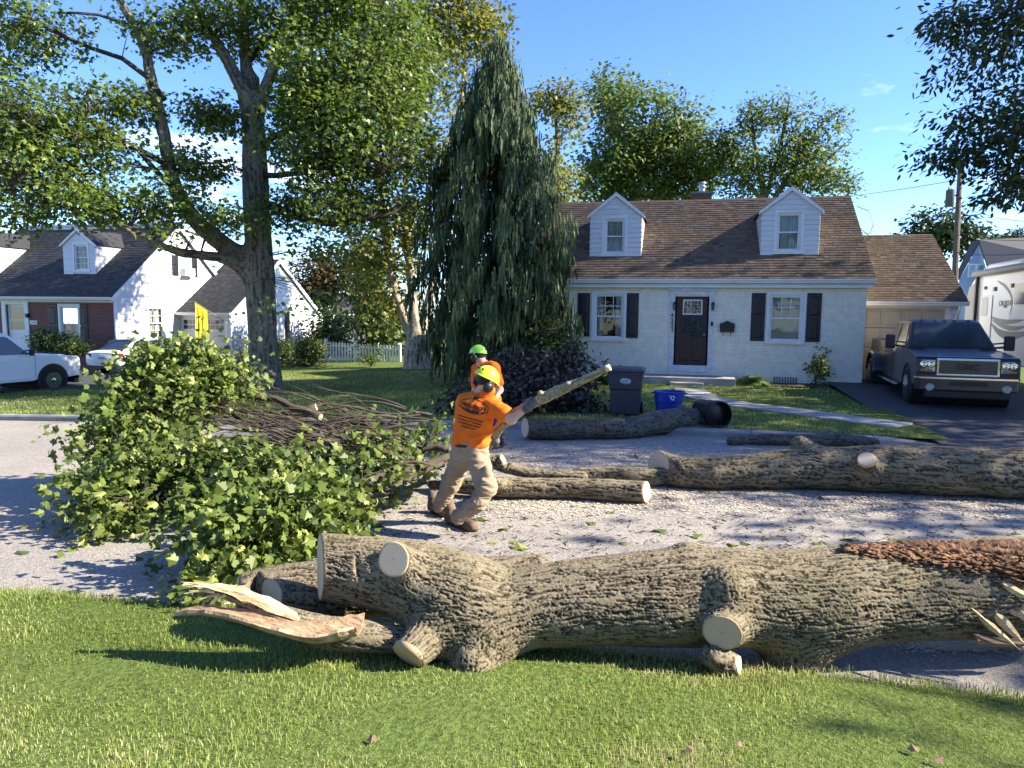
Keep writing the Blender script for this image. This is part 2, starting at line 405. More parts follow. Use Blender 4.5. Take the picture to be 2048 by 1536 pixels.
# front walk: poured slabs curving from the step to the driveway
wk = [ag(1378, 776, .17), ag(1400, 790, .17), ag(1450, 802, .17), ag(1520, 812, .17), ag(1600, 822, .16), ag(1680, 833, .16), ag(1760, 843, .16), ag(1808, 849, .16)]
path = thing('front_walk', 'narrow concrete path curving from the front step to the driveway', 'path', tuple(wk[0])); del path['category']; path['kind'] = 'structure'
wq = resample(np.array(wk), 11)
for i in range(10):
    a, b = wq[i], wq[i+1]; t = b-a; t[2] = 0; L = np.linalg.norm(t); t /= L; nrm = np.array([-t[1], t[0], 0]); hw = 0.40
    t2 = wq[min(i+2, 10)]-wq[max(i-1, 0)]
    mb = MB(); e = 0.01
    def nn_(j):
        d = wq[min(j+1, 10)]-wq[max(j-1, 0)]; d[2] = 0; d /= np.linalg.norm(d); return np.array([-d[1], d[0], 0])
    c = [a+t*e-nn_(i)*hw, b-t*e-nn_(i+1)*hw, b-t*e+nn_(i+1)*hw, a+t*e+nn_(i)*hw]
    zz = [float(gz(min(q[0], 3.9), q[1])) for q in c]
    mb.hexa([(q[0], q[1], z-0.05) for q, z in zip(c, zz)]+[(q[0], q[1], z+0.03) for q, z in zip(c, zz)])
    mb.build('slab', M_CONC, path, bevel=0.006)

# ------------------------------------------------------------------ grass blades (nobody could count them)
def _leafmat(name, dark, light, trans=0.35, rough=0.55, extra=None, spec=0.35):
    def b(m, ns, ls, p):
        at_ = ns.new('ShaderNodeAttribute'); at_.attribute_name = 'tint'
        stops = [(0.0, dark), (0.75, light)]+([(1.0, extra)] if extra else [])
        c = _ramp(ns, ls, at_.outputs['Fac'], stops)
        ls.new(c, p.inputs['Base Color']); p.inputs['Roughness'].default_value = rough; p.inputs['Specular IOR Level'].default_value = spec
        tr = ns.new('ShaderNodeBsdfTranslucent')
        hs = ns.new('ShaderNodeHueSaturation'); hs.inputs['Value'].default_value = 1.25; hs.inputs['Hue'].default_value = 0.485; ls.new(c, hs.inputs['Color']); ls.new(hs.outputs[0], tr.inputs['Color'])
        mx = ns.new('ShaderNodeMixShader'); mx.inputs[0].default_value = trans
        ls.new(p.outputs[0], mx.inputs[1]); ls.new(tr.outputs[0], mx.inputs[2])
        ls.new(mx.outputs[0], ns['Material Output'].inputs['Surface'])
    return mat(name, b)
M_GRASS = _leafmat('grass_blades', (0.095, 0.142, 0.022), (0.315, 0.382, 0.098), 0.38, 0.5, (0.52, 0.47, 0.25))
def blades(name, X, Y, Z, h, w, lean=0.6, tint=None, label=None):
    n = len(X); az = rng.uniform(0, 2*np.pi, n); la = rng.uniform(0, 2*np.pi, n); lm = np.abs(rng.normal(0, lean, n))
    wx, wy = np.cos(az)*w/2, np.sin(az)*w/2; lx, ly = np.cos(la)*lm*h, np.sin(la)*lm*h
    V = np.empty((n, 5, 3))
    V[:, 0] = np.stack([X-wx, Y-wy, Z-0.01], -1); V[:, 1] = np.stack([X+wx, Y+wy, Z-0.01], -1)
    V[:, 2] = np.stack([X+wx*.8+lx*.35, Y+wy*.8+ly*.35, Z+h*.6], -1); V[:, 3] = np.stack([X-wx*.8+lx*.35, Y-wy*.8+ly*.35, Z+h*.6], -1)
    V[:, 4] = np.stack([X+lx, Y+ly, Z+h*np.clip(1-0.35*lm, .35, 1)], -1)
    i = (np.arange(n)*5)[:, None]
    me = npmesh(name, V.reshape(-1, 3), [i+np.array([0, 1, 2, 3]), i+np.array([3, 2, 4])], M_GRASS, attrs={'tint': ('FACE', 'FLOAT', np.r_[tint, tint])})
    o = obj(name, me); o['kind'] = 'stuff'
    if label: o['label'] = label; o['category'] = 'grass'
    return o
def lawn_tint(X, Y, n):
    P = np.stack([X*0.55, Y*0.55, 0*X], -1); t = 0.56+0.38*fbm(P, 3, 11)+rng.normal(0, 0.16, n)
    dry = fbm(np.stack([X*0.9+9, Y*0.9, 0*X], -1), 3, 23)
    t = t+np.where((dry > 0.25) & (rng.random(n) < 0.30), 0.45, 0)+np.where(rng.random(n) < 0.03, 0.5, 0)
    return np.clip(t, 0, 1)
def near_grass():
    # sample in view only: the wedge of lawn in front of the camera
    N = 330000
    Y = Y_NEAR+0.06-rng.random(N)**1.35*3.4; X = rng.uniform(-5.9, 3.4, N)
    d = X*FW[0]+Y*FW[1]; l = X*RT[0]+Y*RT[1]
    k = (d > 1.5) & (np.abs(l) < 0.82*d+0.35) & (rng.random(N) < np.clip(5.4/(d*d), 0.28, 1)*(1-0.6*(Y > Y_NEAR-0.02)))
    X, Y = X[k], Y[k]; n = len(X)
    ed = np.clip((Y-(Y_NEAR-0.30))/0.3, 0, 1)
    patch = fbm(np.stack([X*1.7, Y*1.7, 0*X], -1), 3, 31)
    h = rng.uniform(0.013, 0.036, n)*(1+0.45*patch)*(1+0.7*ed*(rng.random(n) < 0.3))
    w = rng.uniform(0.0022, 0.0042, n)*np.clip((X*FW[0]+Y*FW[1])/3, 0.9, 1.5)
    tn = lawn_tint(X, Y, n)
    blades('lawn_grass', X, Y, gz(X, np.minimum(Y, Y_NEAR-1e-3))-0.004, h, w, 0.75, tn, 'short sunlit green grass with dry patches in the foreground')
near_grass()
def far_grass():
    N = 85000
    Y = Y_KERB+0.2+rng.random(N)**1.6*12; X = rng.uniform(-21, 13.5, N)
    d = X*FW[0]+Y*FW[1]; l = X*RT[0]+Y*RT[1]
    k = (np.abs(l) < 0.75*d+0.3) & ((X < 4.0) | (X > 9.3)) & (X > np.interp(Y, DRV_R[:, 1], DRV_R[:, 0])+0.05) & ~((Y > 21.2) & (X > -4.6))
    wx_ = np.array([q[0] for q in wq]); wy_ = np.array([q[1] for q in wq])
    dist = np.min(np.hypot(X[:, None]-wx_[None], Y[:, None]-wy_[None]), 1); k &= dist > 0.52
    X, Y = X[k], Y[k]; n = len(X)
    blades('front_lawn_grass', X, Y, gz(np.where(X < 9, np.minimum(X, 3.9), X), Y), rng.uniform(0.03, 0.065, n), rng.uniform(0.008, 0.016, n), 0.6, np.clip(lawn_tint(X, Y, n)-0.05, 0, 1), 'shaded mown grass of the front lawns beyond the kerb')
far_grass()
# ================================================================== BUILDINGS
M_WHITE = pm('white_paint', (0.74, 0.75, 0.76), (0.66, 0.67, 0.68), 2.0, 0.5, 0.0)
M_TRIM = pm('worn_white_trim', (0.72, 0.73, 0.75), (0.50, 0.52, 0.56), 7.0, 0.55, 0.15, 60, bd=0.003, detail=8)
M_SIDING = pm('white_siding', (0.66, 0.67, 0.68), (0.58, 0.59, 0.61), 1.3, 0.45, 0.12, 30, stretch=(1, 1, 6), bd=0.003)
M_BLACK = pm('black_paint', (0.014, 0.014, 0.017), (0.009, 0.009, 0.011), 4, 0.42)
M_DARKWOOD = pm('dark_stained_wood', (0.045, 0.016, 0.012), (0.024, 0.009, 0.008), 3, 0.4, 0.2, 12, stretch=(8, 8, 0.7), bd=0.003)
M_BEIGE = pm('beige_door_panel', (0.46, 0.41, 0.33), (0.41, 0.36, 0.29), 2, 0.6)
M_GREYDOOR = pm('pale_grey_door', (0.58, 0.60, 0.63), (0.53, 0.55, 0.58), 2, 0.55)
M_CURTAIN = pm('white_curtain', (0.62, 0.62, 0.60), (0.5, 0.5, 0.49), 3, 0.9)
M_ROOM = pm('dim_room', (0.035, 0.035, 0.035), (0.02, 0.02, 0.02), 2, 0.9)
M_METAL = pm('galvanised_metal', (0.45, 0.46, 0.47), (0.3, 0.31, 0.32), 8, 0.4, metal=0.8)
def _glass(m, ns, ls, p):
    tr = ns.new('ShaderNodeBsdfTransparent'); tr.inputs[0].default_value = (0.72, 0.77, 0.76, 1)
    gl = ns.new('ShaderNodeBsdfGlossy'); gl.inputs['Roughness'].default_value = 0.015; gl.inputs['Color'].default_value = (1, 1, 1, 1)
    v = _coord(ns, ls); bp = ns.new('ShaderNodeBump'); bp.inputs['Strength'].default_value = 0.05; bp.inputs['Distance'].default_value = 0.05; ls.new(_noise(ns, ls, v, 2.2, 2), bp.inputs['Height']); ls.new(bp.outputs[0], gl.inputs['Normal'])
    fr = ns.new('ShaderNodeFresnel'); fr.inputs['IOR'].default_value = 1.5
    mx = ns.new('ShaderNodeMixShader'); ls.new(fr.outputs[0], mx.inputs[0]); ls.new(tr.outputs[0], mx.inputs[1]); ls.new(gl.outputs[0], mx.inputs[2])
    ls.new(mx.outputs[0], ns['Material Output'].inputs['Surface'])
M_GLASS = mat('window_glass', _glass)
def _brick(name, c1, c2, mortar, bump, painted=False):
    def b(m, ns, ls, p):
        # choose the wall plane: x+y runs along either wall direction
        tc = ns.new('ShaderNodeTexCoord'); sp = ns.new('ShaderNodeSeparateXYZ'); ls.new(tc.outputs['Object'], sp.inputs[0])
        ad_ = ns.new('ShaderNodeMath'); ls.new(sp.outputs[0], ad_.inputs[0]); ls.new(sp.outputs[1], ad_.inputs[1])
        cb = ns.new('ShaderNodeCombineXYZ'); ls.new(ad_.outputs[0], cb.inputs[0]); ls.new(sp.outputs[2], cb.inputs[1])
        bt = ns.new('ShaderNodeTexBrick'); bt.inputs['Scale'].default_value = 1.0; bt.inputs['Brick Width'].default_value = 0.213; bt.inputs['Row Height'].default_value = 0.0757
        bt.inputs['Mortar Size'].default_value = 0.008; bt.inputs['Mortar Smooth'].default_value = 0.25; bt.inputs['Bias'].default_value = 0.0
        bt.inputs['Color1'].default_value = (*c1, 1); bt.inputs['Color2'].default_value = (*c2, 1); bt.inputs['Mortar'].default_value = (*mortar, 1)
        ls.new(cb.outputs[0], bt.inputs['Vector'])
        g = _noise(ns, ls, tc.outputs['Object'], 5, 6); f = _noise(ns, ls, tc.outputs['Object'], 60, 3)
        c = _mix(ns, ls, 1.0, bt.outputs['Color'], _ramp(ns, ls, g, [(0.3, 0.86), (0.7, 1.06)]), 'MULTIPLY')
        ls.new(c, p.inputs['Base Color']); p.inputs['Roughness'].default_value = 0.75 if painted else 0.9
        h = _mix(ns, ls, 0.25, _ramp(ns, ls, bt.outputs['Fac'], [(0.0, 1.0), (1.0, 0.0)]), f)
        _bump(ns, ls, h, bump, 0.012, p)
    return mat(name, b)
M_CREAM = _brick('cream_painted_brick', (0.86, 0.80, 0.67), (0.83, 0.77, 0.64), (0.74, 0.68, 0.56), 0.75, True)
M_RED = _brick('red_brick', (0.20, 0.062, 0.042), (0.135, 0.042, 0.032), (0.27, 0.21, 0.18), 0.8)
def _shingle(name, stops):
    def b(m, ns, ls, p):
        a = ns.new('ShaderNodeAttribute'); a.attribute_name = 'tint'; v = _coord(ns, ls)
        c = _ramp(ns, ls, a.outputs['Fac'], stops); g = _noise(ns, ls, v, 130, 2, 0.8)
        c = _mix(ns, ls, 1.0, c, _ramp(ns, ls, g, [(0.3, 0.72), (0.7, 1.25)]), 'MULTIPLY')
        ls.new(c, p.inputs['Base Color']); p.inputs['Roughness'].default_value = 0.92; p.inputs['Specular IOR Level'].default_value = 0.2
    return mat(name, b)
M_SHB = _shingle('brown_shingle', [(0.0, (0.066, 0.048, 0.038)), (0.5, (0.132, 0.100, 0.075)), (1.0, (0.20, 0.158, 0.120))])
M_SHG = _shingle('grey_shingle', [(0.0, (0.035, 0.036, 0.040)), (0.5, (0.062, 0.064, 0.068)), (1.0, (0.115, 0.115, 0.118))])
M_SHL = _shingle('light_grey_shingle', [(0.0, (0.11, 0.105, 0.10)), (1.0, (0.22, 0.21, 0.20))])

def shingles(root_part, name, m, o, U, Vs, L, S, e=0.137, tw=0.17, seed=0, clipf=None):
    """courses of separate tabs lapped up a slope; U along the eave, Vs up the slope (unit vectors)"""
    o = np.array(o, float); U = np.array(U, float); Vs = np.array(Vs, float); Nn = np.cross(U, Vs)
    if Nn[2] < 0: Nn = -Nn
    r = np.random.default_rng(seed); V_ = []; T = []
    nc = int(S/e)+1
    for c in range(nc):
        v0 = c*e; v1 = min(v0+e*1.35, S+0.02); off = (c*0.37 % 1)*tw; u = -off
        while u < L:
            w = tw*r.uniform(0.75, 1.3); a, b = max(u, 0), min(u+w-0.006, L); u += w
            if b-a < 0.02: continue
            if clipf and not clipf((a+b)/2, v0+e*0.5): continue
            th = r.uniform(0.013, 0.024); du = r.uniform(-0.006, 0.006)
            V_ += [o+U*a+Vs*(v0+du)+Nn*th, o+U*b+Vs*(v0+du)+Nn*th, o+U*b+Vs*v1+Nn*0.004, o+U*a+Vs*v1+Nn*0.004, o+U*a+Vs*(v0+du), o+U*b+Vs*(v0+du)]
            T.append(np.clip(r.normal(0.45, 0.14), 0, 1))
    V_ = np.array(V_)-chain_loc(root_part); n = len(T); i = (np.arange(n)*6)[:, None]; T = np.array(T)
    o_ = obj(name, npmesh(name, V_, [i+np.array([0, 1, 2, 3]), i+np.array([4, 5, 1, 0])], m, attrs={'tint': ('FACE', 'FLOAT', np.r_[T, T])}), root_part)
    o_['kind'] = 'stuff'; return o_
def wall_open(mb, fr, u0, u1, v0, v1, th, ops):
    """wall slab lying n=-th..0 with rectangular openings (ua,ub,va,vb)"""
    us = sorted({u0, u1, *[q for o in ops for q in o[:2]]}); vsx = sorted({v0, v1, *[q for o in ops for q in o[2:]]})
    for a, b in zip(us[:-1], us[1:]):
        for c, d in zip(vsx[:-1], vsx[1:]):
            if any(o[0]-1e-6 <= a and b <= o[1]+1e-6 and o[2]-1e-6 <= c and d <= o[3]+1e-6 for o in ops): continue
            mb.add([fr(a, c, 0), fr(b, c, 0), fr(b, d, 0), fr(a, d, 0)], [(0, 1, 2, 3)])
    for a, b, c, d in ops:
        for p in ([(a, c), (b, c)], [(b, c), (b, d)], [(b, d), (a, d)], [(a, d), (a, c)]):
            (x0, y0), (x1, y1) = p; mb.add([fr(x0, y0, 0), fr(x1, y1, 0), fr(x1, y1, -th), fr(x0, y0, -th)], [(0, 1, 2, 3)])
def window(root, fr, u0, u1, v0, v1, rec=0.07, cas=0.09, sill=True, upper=(3, 2), lower=(0, 0), curtain=0.55, sill_mat=None, seed=0, silld=0.07):
    """double-hung window in an opening; returns the window part"""
    r = random.Random(seed)
    mb = MB(); e = 0.002
    if cas:      # outer casing proud of the wall
        mb.fbox(fr, u0-cas, u0+e, v0, v1+cas, -0.02, 0.035); mb.fbox(fr, u1-e, u1+cas, v0, v1+cas, -0.02, 0.035); mb.fbox(fr, u0+e, u1-e, v1-e, v1+cas, -0.02, 0.034)
    f = 0.045    # jamb frame
    mb.fbox(fr, u0, u0+f, v0, v1, -rec-0.03, -0.004); mb.fbox(fr, u1-f, u1, v0, v1, -rec-0.03, -0.004); mb.fbox(fr, u0+f, u1-f, v1-f, v1, -rec-0.03, -0.005); mb.fbox(fr, u0+f, u1-f, v0, v0+f, -rec-0.03, -0.005)
    win = mb.build('window', M_WHITE, root)
    vm = (v0+v1)/2; s = 0.042
    for nm, a, b, n in (('sash', vm-s/2, v1-f, -0.035), ('sash', v0+f, vm+s/2, -0.062)):
        q = MB(); ua, ub = u0+f, u1-f
        q.fbox(fr, ua, ua+s, a, b, n-0.022, n); q.fbox(fr, ub-s, ub, a, b, n-0.022, n); q.fbox(fr, ua+s, ub-s, a, a+s, n-0.022, n-0.001); q.fbox(fr, ua+s, ub-s, b-s, b, n-0.022, n-0.001)
        q.build('sash', M_WHITE, win)
        gd = upper if a > v0+f+0.01 else lower
        g = MB(); g.add([fr(ua+s, a+s, n-0.012), fr(ub-s, a+s, n-0.012), fr(ub-s, b-s, n-0.012), fr(ua+s, b-s, n-0.012)], [(0, 1, 2, 3)]); g.build('pane', M_GLASS, win)
        for k in range(1, gd[0]):
            uu = ua+s+(ub-ua-2*s)*k/gd[0]; t = MB(); t.fbox(fr, uu-0.009, uu+0.009, a+s, b-s, n-0.010, n-0.004); t.build('muntin', M_WHITE, win)
        for k in range(1, gd[1]):
            vv = a+s+(b-a-2*s)*k/gd[1]; t = MB(); t.fbox(fr, ua+s, ub-s, vv-0.009, vv+0.009, n-0.009, n-0.0035); t.build('muntin', M_WHITE, win)
    if sill:
        q = MB(); q.fbox(fr, u0-cas-0.04, u1+cas+0.04, v0-0.075, v0, -rec, silld); q.build('sill', sill_mat or M_WHITE, win, bevel=0.006)
    # room behind and curtains with folds
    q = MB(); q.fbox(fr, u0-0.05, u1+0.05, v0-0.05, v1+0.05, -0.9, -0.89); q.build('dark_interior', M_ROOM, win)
    if curtain:
        wd = (u1-u0)*curtain*0.5
        for a, b in ((u0+0.03, u0+0.03+wd), (u1-0.03-wd, u1-0.03)):
            n = 16; rows = []
            for i in range(n+1):
                t = i/n; uu = a+(b-a)*t; dp = -0.17+0.022*math.sin(t*math.pi*7+r.random())
                rows.append([fr(uu, v0+0.04, dp), fr(uu, v1-0.04, dp*1.0)])
            q = MB(); q.grid(rows); q.build('curtain', M_CURTAIN, win, smooth=True)
    return win
def shutter(root, fr, u0, u1, v0, v1, panels=((0.06, 0.48), (0.54, 0.94))):
    q = MB(); q.fbox(fr, u0, u1, v0, v1, 0.004, 0.03); sh = q.build('shutter', M_BLACK, root, bevel=0.004)
    H = v1-v0; m = 0.07
    for a, b in panels:
        t = MB(); va, vb = v0+H*a, v0+H*b; ua, ub = u0+m, u1-m; i = 0.035
        t.add([fr(ua, va, 0.0302), fr(ub, va, 0.0302), fr(ub, vb, 0.0302), fr(ua, vb, 0.0302), fr(ua+i, va+i, 0.045), fr(ub-i, va+i, 0.045), fr(ub-i, vb-i, 0.045), fr(ua+i, vb-i, 0.045)],
              [(0, 1, 5, 4), (1, 2, 6, 5), (2, 3, 7, 6), (3, 0, 4, 7), (4, 5, 6, 7)])
        t.build('shutter_panel', M_BLACK, sh)
    return sh
def boards(root, fr, v0, v1, e, ext, name='siding_board', ops=(), m=None):
    """lapped boards; ext(v)->(ua,ub) gives the wall's extent at height v; ops = openings to leave out"""
    v = v0
    while v < v1-0.01:
        w = min(v+e, v1); (a0, b0), (a1, b1) = ext(v), ext(w)
        segs = [(a0, b0, a1, b1)]
        for (oa, ob, oc, od) in ops:
            if od <= v+0.02 or oc >= w-0.02: continue
            ns_ = []
            for s in segs:
                if s[0] < oa-0.01: ns_.append((s[0], min(oa, s[1]), s[2], min(oa, s[3])))
                if s[1] > ob+0.01: ns_.append((max(ob, s[0]), s[1], max(ob, s[2]), s[3]))
            segs = [s for s in ns_ if s[1]-s[0] > 0.01 or s[3]-s[2] > 0.01]
        for (p, q, r_, s) in segs:
            if q-p < 0.01 and s-r_ < 0.01: continue
            t = MB(); w2 = w+0.012
            t.hexa([fr(p, v, 0), fr(q, v, 0), fr(q, v, 0.028), fr(p, v, 0.028), fr(r_, w2, 0), fr(s, w2, 0), fr(s, w2, 0.007), fr(r_, w2, 0.007)])
            t.build(name, m or M_SIDING, root)
        v += e
def gutter(root, a, b, m=None, d=0.11, h=0.11):
    """K-style gutter from a to b (points on the eave edge), opening upwards, facing -Y"""
    a = np.array(a, float); b = np.array(b, float)
    prof = [(0, 0), (-d, 0.01), (-d-0.005, -0.03), (-d*0.8, -0.055), (-d*0.62, -h), (0, -h)]
    q = MB(); q.prism([a+np.array((0, y, z)) for y, z in prof], b-a); return q.build('gutter', m or M_WHITE, root)

# ---------------------------------------------------------------- the cream brick house with two dormers
HY = 22.0; HX0, HX1 = -4.55, 5.02
hz0 = 0.10; EZ = 2.98          # wall base, wall top
house = thing('brick_house', 'cream painted brick house with brown shingle roof and two dormers', 'house', (0.25, HY, hz0))
fr = frame((0, HY, 0), (1, 0, 0), (0, -1, 0))
def hx(px, py): return float(at(px, py, HY)[0])
def hzv(px, py): return float(at(px, py, HY)[2])
WL = (hx(1188, 630), hx(1248, 630), hzv(1217, 678), hzv(1217, 587)); WR = (hx(1538, 630), hx(1606, 630), hzv(1573, 684), hzv(1573, 589))
DX0, DX1, DZ0, DZ1 = hx(1349, 650), hx(1417, 650), hzv(1383, 744), hzv(1383, 593)
mb = MB(); wall_open(mb, fr, HX0, HX1, -0.15, EZ, 0.22, [WL, WR, (DX0, DX1, DZ0, DZ1)])
HB = HY+7.2
mb.add([(HX1, HY, -.15), (HX1, HB, -.15), (HX1, HB, EZ), (HX1, HY+3.6, 5.75), (HX1, HY, EZ)], [(0, 1, 2, 3, 4)])
mb.add([(HX0, HY, -.15), (HX0, HB, -.15), (HX0, HB, EZ), (HX0, HY+3.6, 5.75), (HX0, HY, EZ)], [(0, 4, 3, 2, 1)])
mb.add([(HX0, HB, -.15), (HX1, HB, -.15), (HX1, HB, EZ), (HX0, HB, EZ)], [(0, 3, 2, 1)])
mb.build('wall', M_CREAM, house)
q = MB(); q.fbox(fr, HX0-0.02, HX1+0.02, -0.15, 0.17, 0.002, 0.03); q.build('foundation', M_CONC, house)
for i, wq_ in enumerate((WL, WR)):
    w = window(house, fr, *wq_, rec=0.07, cas=0.07, upper=(3, 2), lower=(0, 0), curtain=(0.5, 1.1)[i], sill_mat=M_CREAM, seed=i)
SHW = hx(1180, 630)-hx(1155, 630)
shutter(house, fr, hx(1155, 630), hx(1180, 630), hzv(1170, 673), hzv(1170, 586)); shutter(house, fr, hx(1251.5, 630), hx(1277, 630), hzv(1265, 676), hzv(1265, 586))
shutter(house, fr, hx(1502, 630), hx(1530, 630), hzv(1515, 682), hzv(1515, 586)); shutter(house, fr, hx(1613, 630), hx(1642, 630), hzv(1630, 684), hzv(1630, 586))
# basement window and grille
q = MB(); q.fbox(fr, hx(1546, 760), hx(1594, 760), 0.13, 0.36, 0.032, 0.045); bw = q.build('basement_window', M_METAL, house)
for k in range(9):
    uu = hx(1546, 760)+0.03+(hx(1594, 760)-hx(1546, 760)-0.06)*k/8; t = MB(); t.fbox(fr, uu-0.012, uu+0.012, 0.15, 0.34, 0.046, 0.055); t.build('bar', M_BLACK, bw)
# roof planes
RIDGE_Y, RIDGE_Z = HY+3.6, 5.98; EAVE_Y, EAVE_Z = HY-0.24, 3.14
RX0, RX1 = HX0-0.13, HX1+0.16
sl_ = np.array((0, RIDGE_Y-EAVE_Y, RIDGE_Z-EAVE_Z)); SL = np.linalg.norm(sl_); sl_ /= SL
q = MB()
for s in (1, -1):
    ey = EAVE_Y if s == 1 else 2*RIDGE_Y-EAVE_Y
    q.hexa([(RX0, ey, EAVE_Z-0.11), (RX1, ey, EAVE_Z-0.11), (RX1, RIDGE_Y, RIDGE_Z-0.14), (RX0, RIDGE_Y, RIDGE_Z-0.14), (RX0, ey, EAVE_Z), (RX1, ey, EAVE_Z), (RX1, RIDGE_Y, RIDGE_Z), (RX0, RIDGE_Y, RIDGE_Z)])
roof = q.build('roof', M_SHB, house)
shingles(roof, 'shingles', M_SHB, (RX0, EAVE_Y-0.03, EAVE_Z), (1, 0, 0), sl_, RX1-RX0, SL, seed=1)
q = MB(); q.prism([(RX0, RIDGE_Y-0.12, RIDGE_Z-0.06), (RX0, RIDGE_Y, RIDGE_Z+0.045), (RX0, RIDGE_Y+0.12, RIDGE_Z-0.06)], (RX1-RX0, 0, 0)); q.build('ridge_cap', M_SHB, roof)
q = MB(); q.fbox(fr, HX0-0.05, HX1+0.1, EZ-0.06, EAVE_Z-0.02, 0.0, 0.2); q.build('fascia', M_WHITE, house)
gutter(house, (RX0, EAVE_Y, EAVE_Z+0.01), (RX1, EAVE_Y, EAVE_Z+0.01))
# dormers with lapped boards
def dormer(root, xc, half, z0, zeave, zpk, yf, wn_, roofm, fr_axis=None, e=0.148, shing=True, ov=0.10, nm='dormer', wup=(0, 0)):
    fd = frame((0, yf, 0), (1, 0, 0), (0, -1, 0))
    def zroof(y): return EAVE_Z_+(y-EAVE_Y_)*SLOPE_
    ybk = yf+(zeave-z0)/SLOPE_; ypk = yf+(zpk-z0)/SLOPE_
    q = MB()
    x0, x1 = xc-half, xc+half
    wall_open(q, fd, x0, x1, z0-0.05, zeave, 0.1, [wn_])
    q.add([(x0, yf, zeave), (x1, yf, zeave), (xc, yf, zpk)], [(0, 1, 2)])
    q.add([(x1, yf, z0-0.05), (x1, ybk, zeave), (x1, yf, zeave)], [(0, 1, 2)]); q.add([(x0, yf, z0-0.05), (x0, ybk, zeave), (x0, yf, zeave)], [(0, 2, 1)])
    d = q.build(nm, M_WHITE, root)
    c = 0.075
    op = [(wn_[0]-c, wn_[1]+c, wn_[2]-0.08, wn_[3]+c)]
    boards(d, fd, z0, zeave, e, lambda v: (x0, x1), ops=op)
    boards(d, fd, zeave, zpk-0.06, e, lambda v: (x0+half*(v-zeave)/(zpk-zeave), x1-half*(v-zeave)/(zpk-zeave)), ops=[])
    fs = frame((x1, yf, 0), (0, 1, 0), (1, 0, 0))
    boards(d, fs, z0, zeave, e, lambda v: ((v-z0)*0.0, max(0.0, (v-z0)/SLOPE_)) if False else (0.0 if True else 0, (v-z0)/SLOPE_+0.02))
    fs0 = frame((x0, yf, 0), (0, 1, 0), (-1, 0, 0))
    boards(d, fs0, z0, zeave, e, lambda v: (0.0, (v-z0)/SLOPE_+0.02))
    window(d, fd, *wn_, rec=0.03, cas=c, upper=wup, lower=wup, curtain=0.9, sill=True, silld=0.05, seed=5)
    # little gable roof
    for s in (-1, 1):
        xe = xc+s*(half+ov); ze = zeave-ov*(zpk-zeave)/half; q = MB()
        q.hexa([(xe, yf-0.09, ze), (xc, yf-0.09, zpk+0.0), (xc, ypk+0.1, zpk+0.0), (xe, ybk+0.15, ze), (xe, yf-0.09, ze+0.035), (xc, yf-0.09, zpk+0.045), (xc, ypk+0.1, zpk+0.045), (xe, ybk+0.15, ze+0.035)])
        p = q.build('dormer_roof', roofm, d)
        b = MB(); b.hexa([(xe, yf-0.105, ze-0.07), (xc, yf-0.105, zpk-0.085), (xc, yf-0.03, zpk-0.085), (xe, yf-0.03, ze-0.07), (xe, yf-0.105, ze+0.028), (xc, yf-0.105, zpk+0.036), (xc, yf-0.03, zpk+0.036), (xe, yf-0.03, ze+0.028)])
        b.build('rake_board', M_WHITE, d)
    return d
SLOPE_ = (RIDGE_Z-EAVE_Z)/(RIDGE_Y-EAVE_Y); EAVE_Z_, EAVE_Y_ = EAVE_Z, EAVE_Y
for (pxa, pxb, pyb, pye, pyp, wa, wb, wt, wbt) in ((1180, 1281, 514, 428, 385, 1209, 1250, 437, 508), (1521, 1636, 511, 419, 373, 1553, 1602, 425, 503)):
    # find the depth where the dormer foot meets the roof
    yf = HY+0.9
    for _ in range(30):
        z = at((pxa+pxb)/2, pyb, yf)[2]; yf = yf*0.5+0.5*(EAVE_Y+(z-EAVE_Z)/SLOPE_)
    A = at(pxa, pyb, yf); B = at(pxb, pyb, yf); xc = (A[0]+B[0])/2; half = (B[0]-A[0])/2; pxm = (pxa+pxb)/2
    dormer(house, xc, half, float(A[2]+B[2])/2, float(at(pxm, pye, yf)[2]), float(at(pxm, pyp, yf)[2])-0.04, yf,
           (float(at(wa, 470, yf)[0]), float(at(wb, 470, yf)[0]), float(at((wa+wb)/2, wbt, yf)[2]), float(at((wa+wb)/2, wt, yf)[2])), M_SHB)
# chimney with cap, pot and separate bricks at the crown
chx0, chx1 = float(at(1384, 400, RIDGE_Y+0.6)[0]), float(at(1423, 400, RIDGE_Y+0.6)[0]); chz = float(at(1400, 389, RIDGE_Y+0.6)[2])
q = MB(); q.box(chx0, chx1, RIDGE_Y+0.4, RIDGE_Y+1.0, 4.8, chz); ch = q.build('chimney', M_RED, house)
q = MB(); q.box(chx0-0.04, chx1+0.04, RIDGE_Y+0.36, RIDGE_Y+1.04, chz, chz+0.07); q.build('chimney_crown', pm('copper_green', (0.16, 0.27, 0.24), (0.1, 0.17, 0.15), 9, 0.6), ch)
q = MB(); q.lathe([(0.10, 0), (0.10, 0.17), (0.15, 0.18), (0.15, 0.22), (0.09, 0.25), (0.09, 0.30), (0.15, 0.31), (0.12, 0.36), (0.0, 0.38)], 16, ((chx0+chx1)/2, RIDGE_Y+0.7, chz+0.07)); q.build('flue_cap', M_METAL, ch, smooth=True, angle=40)
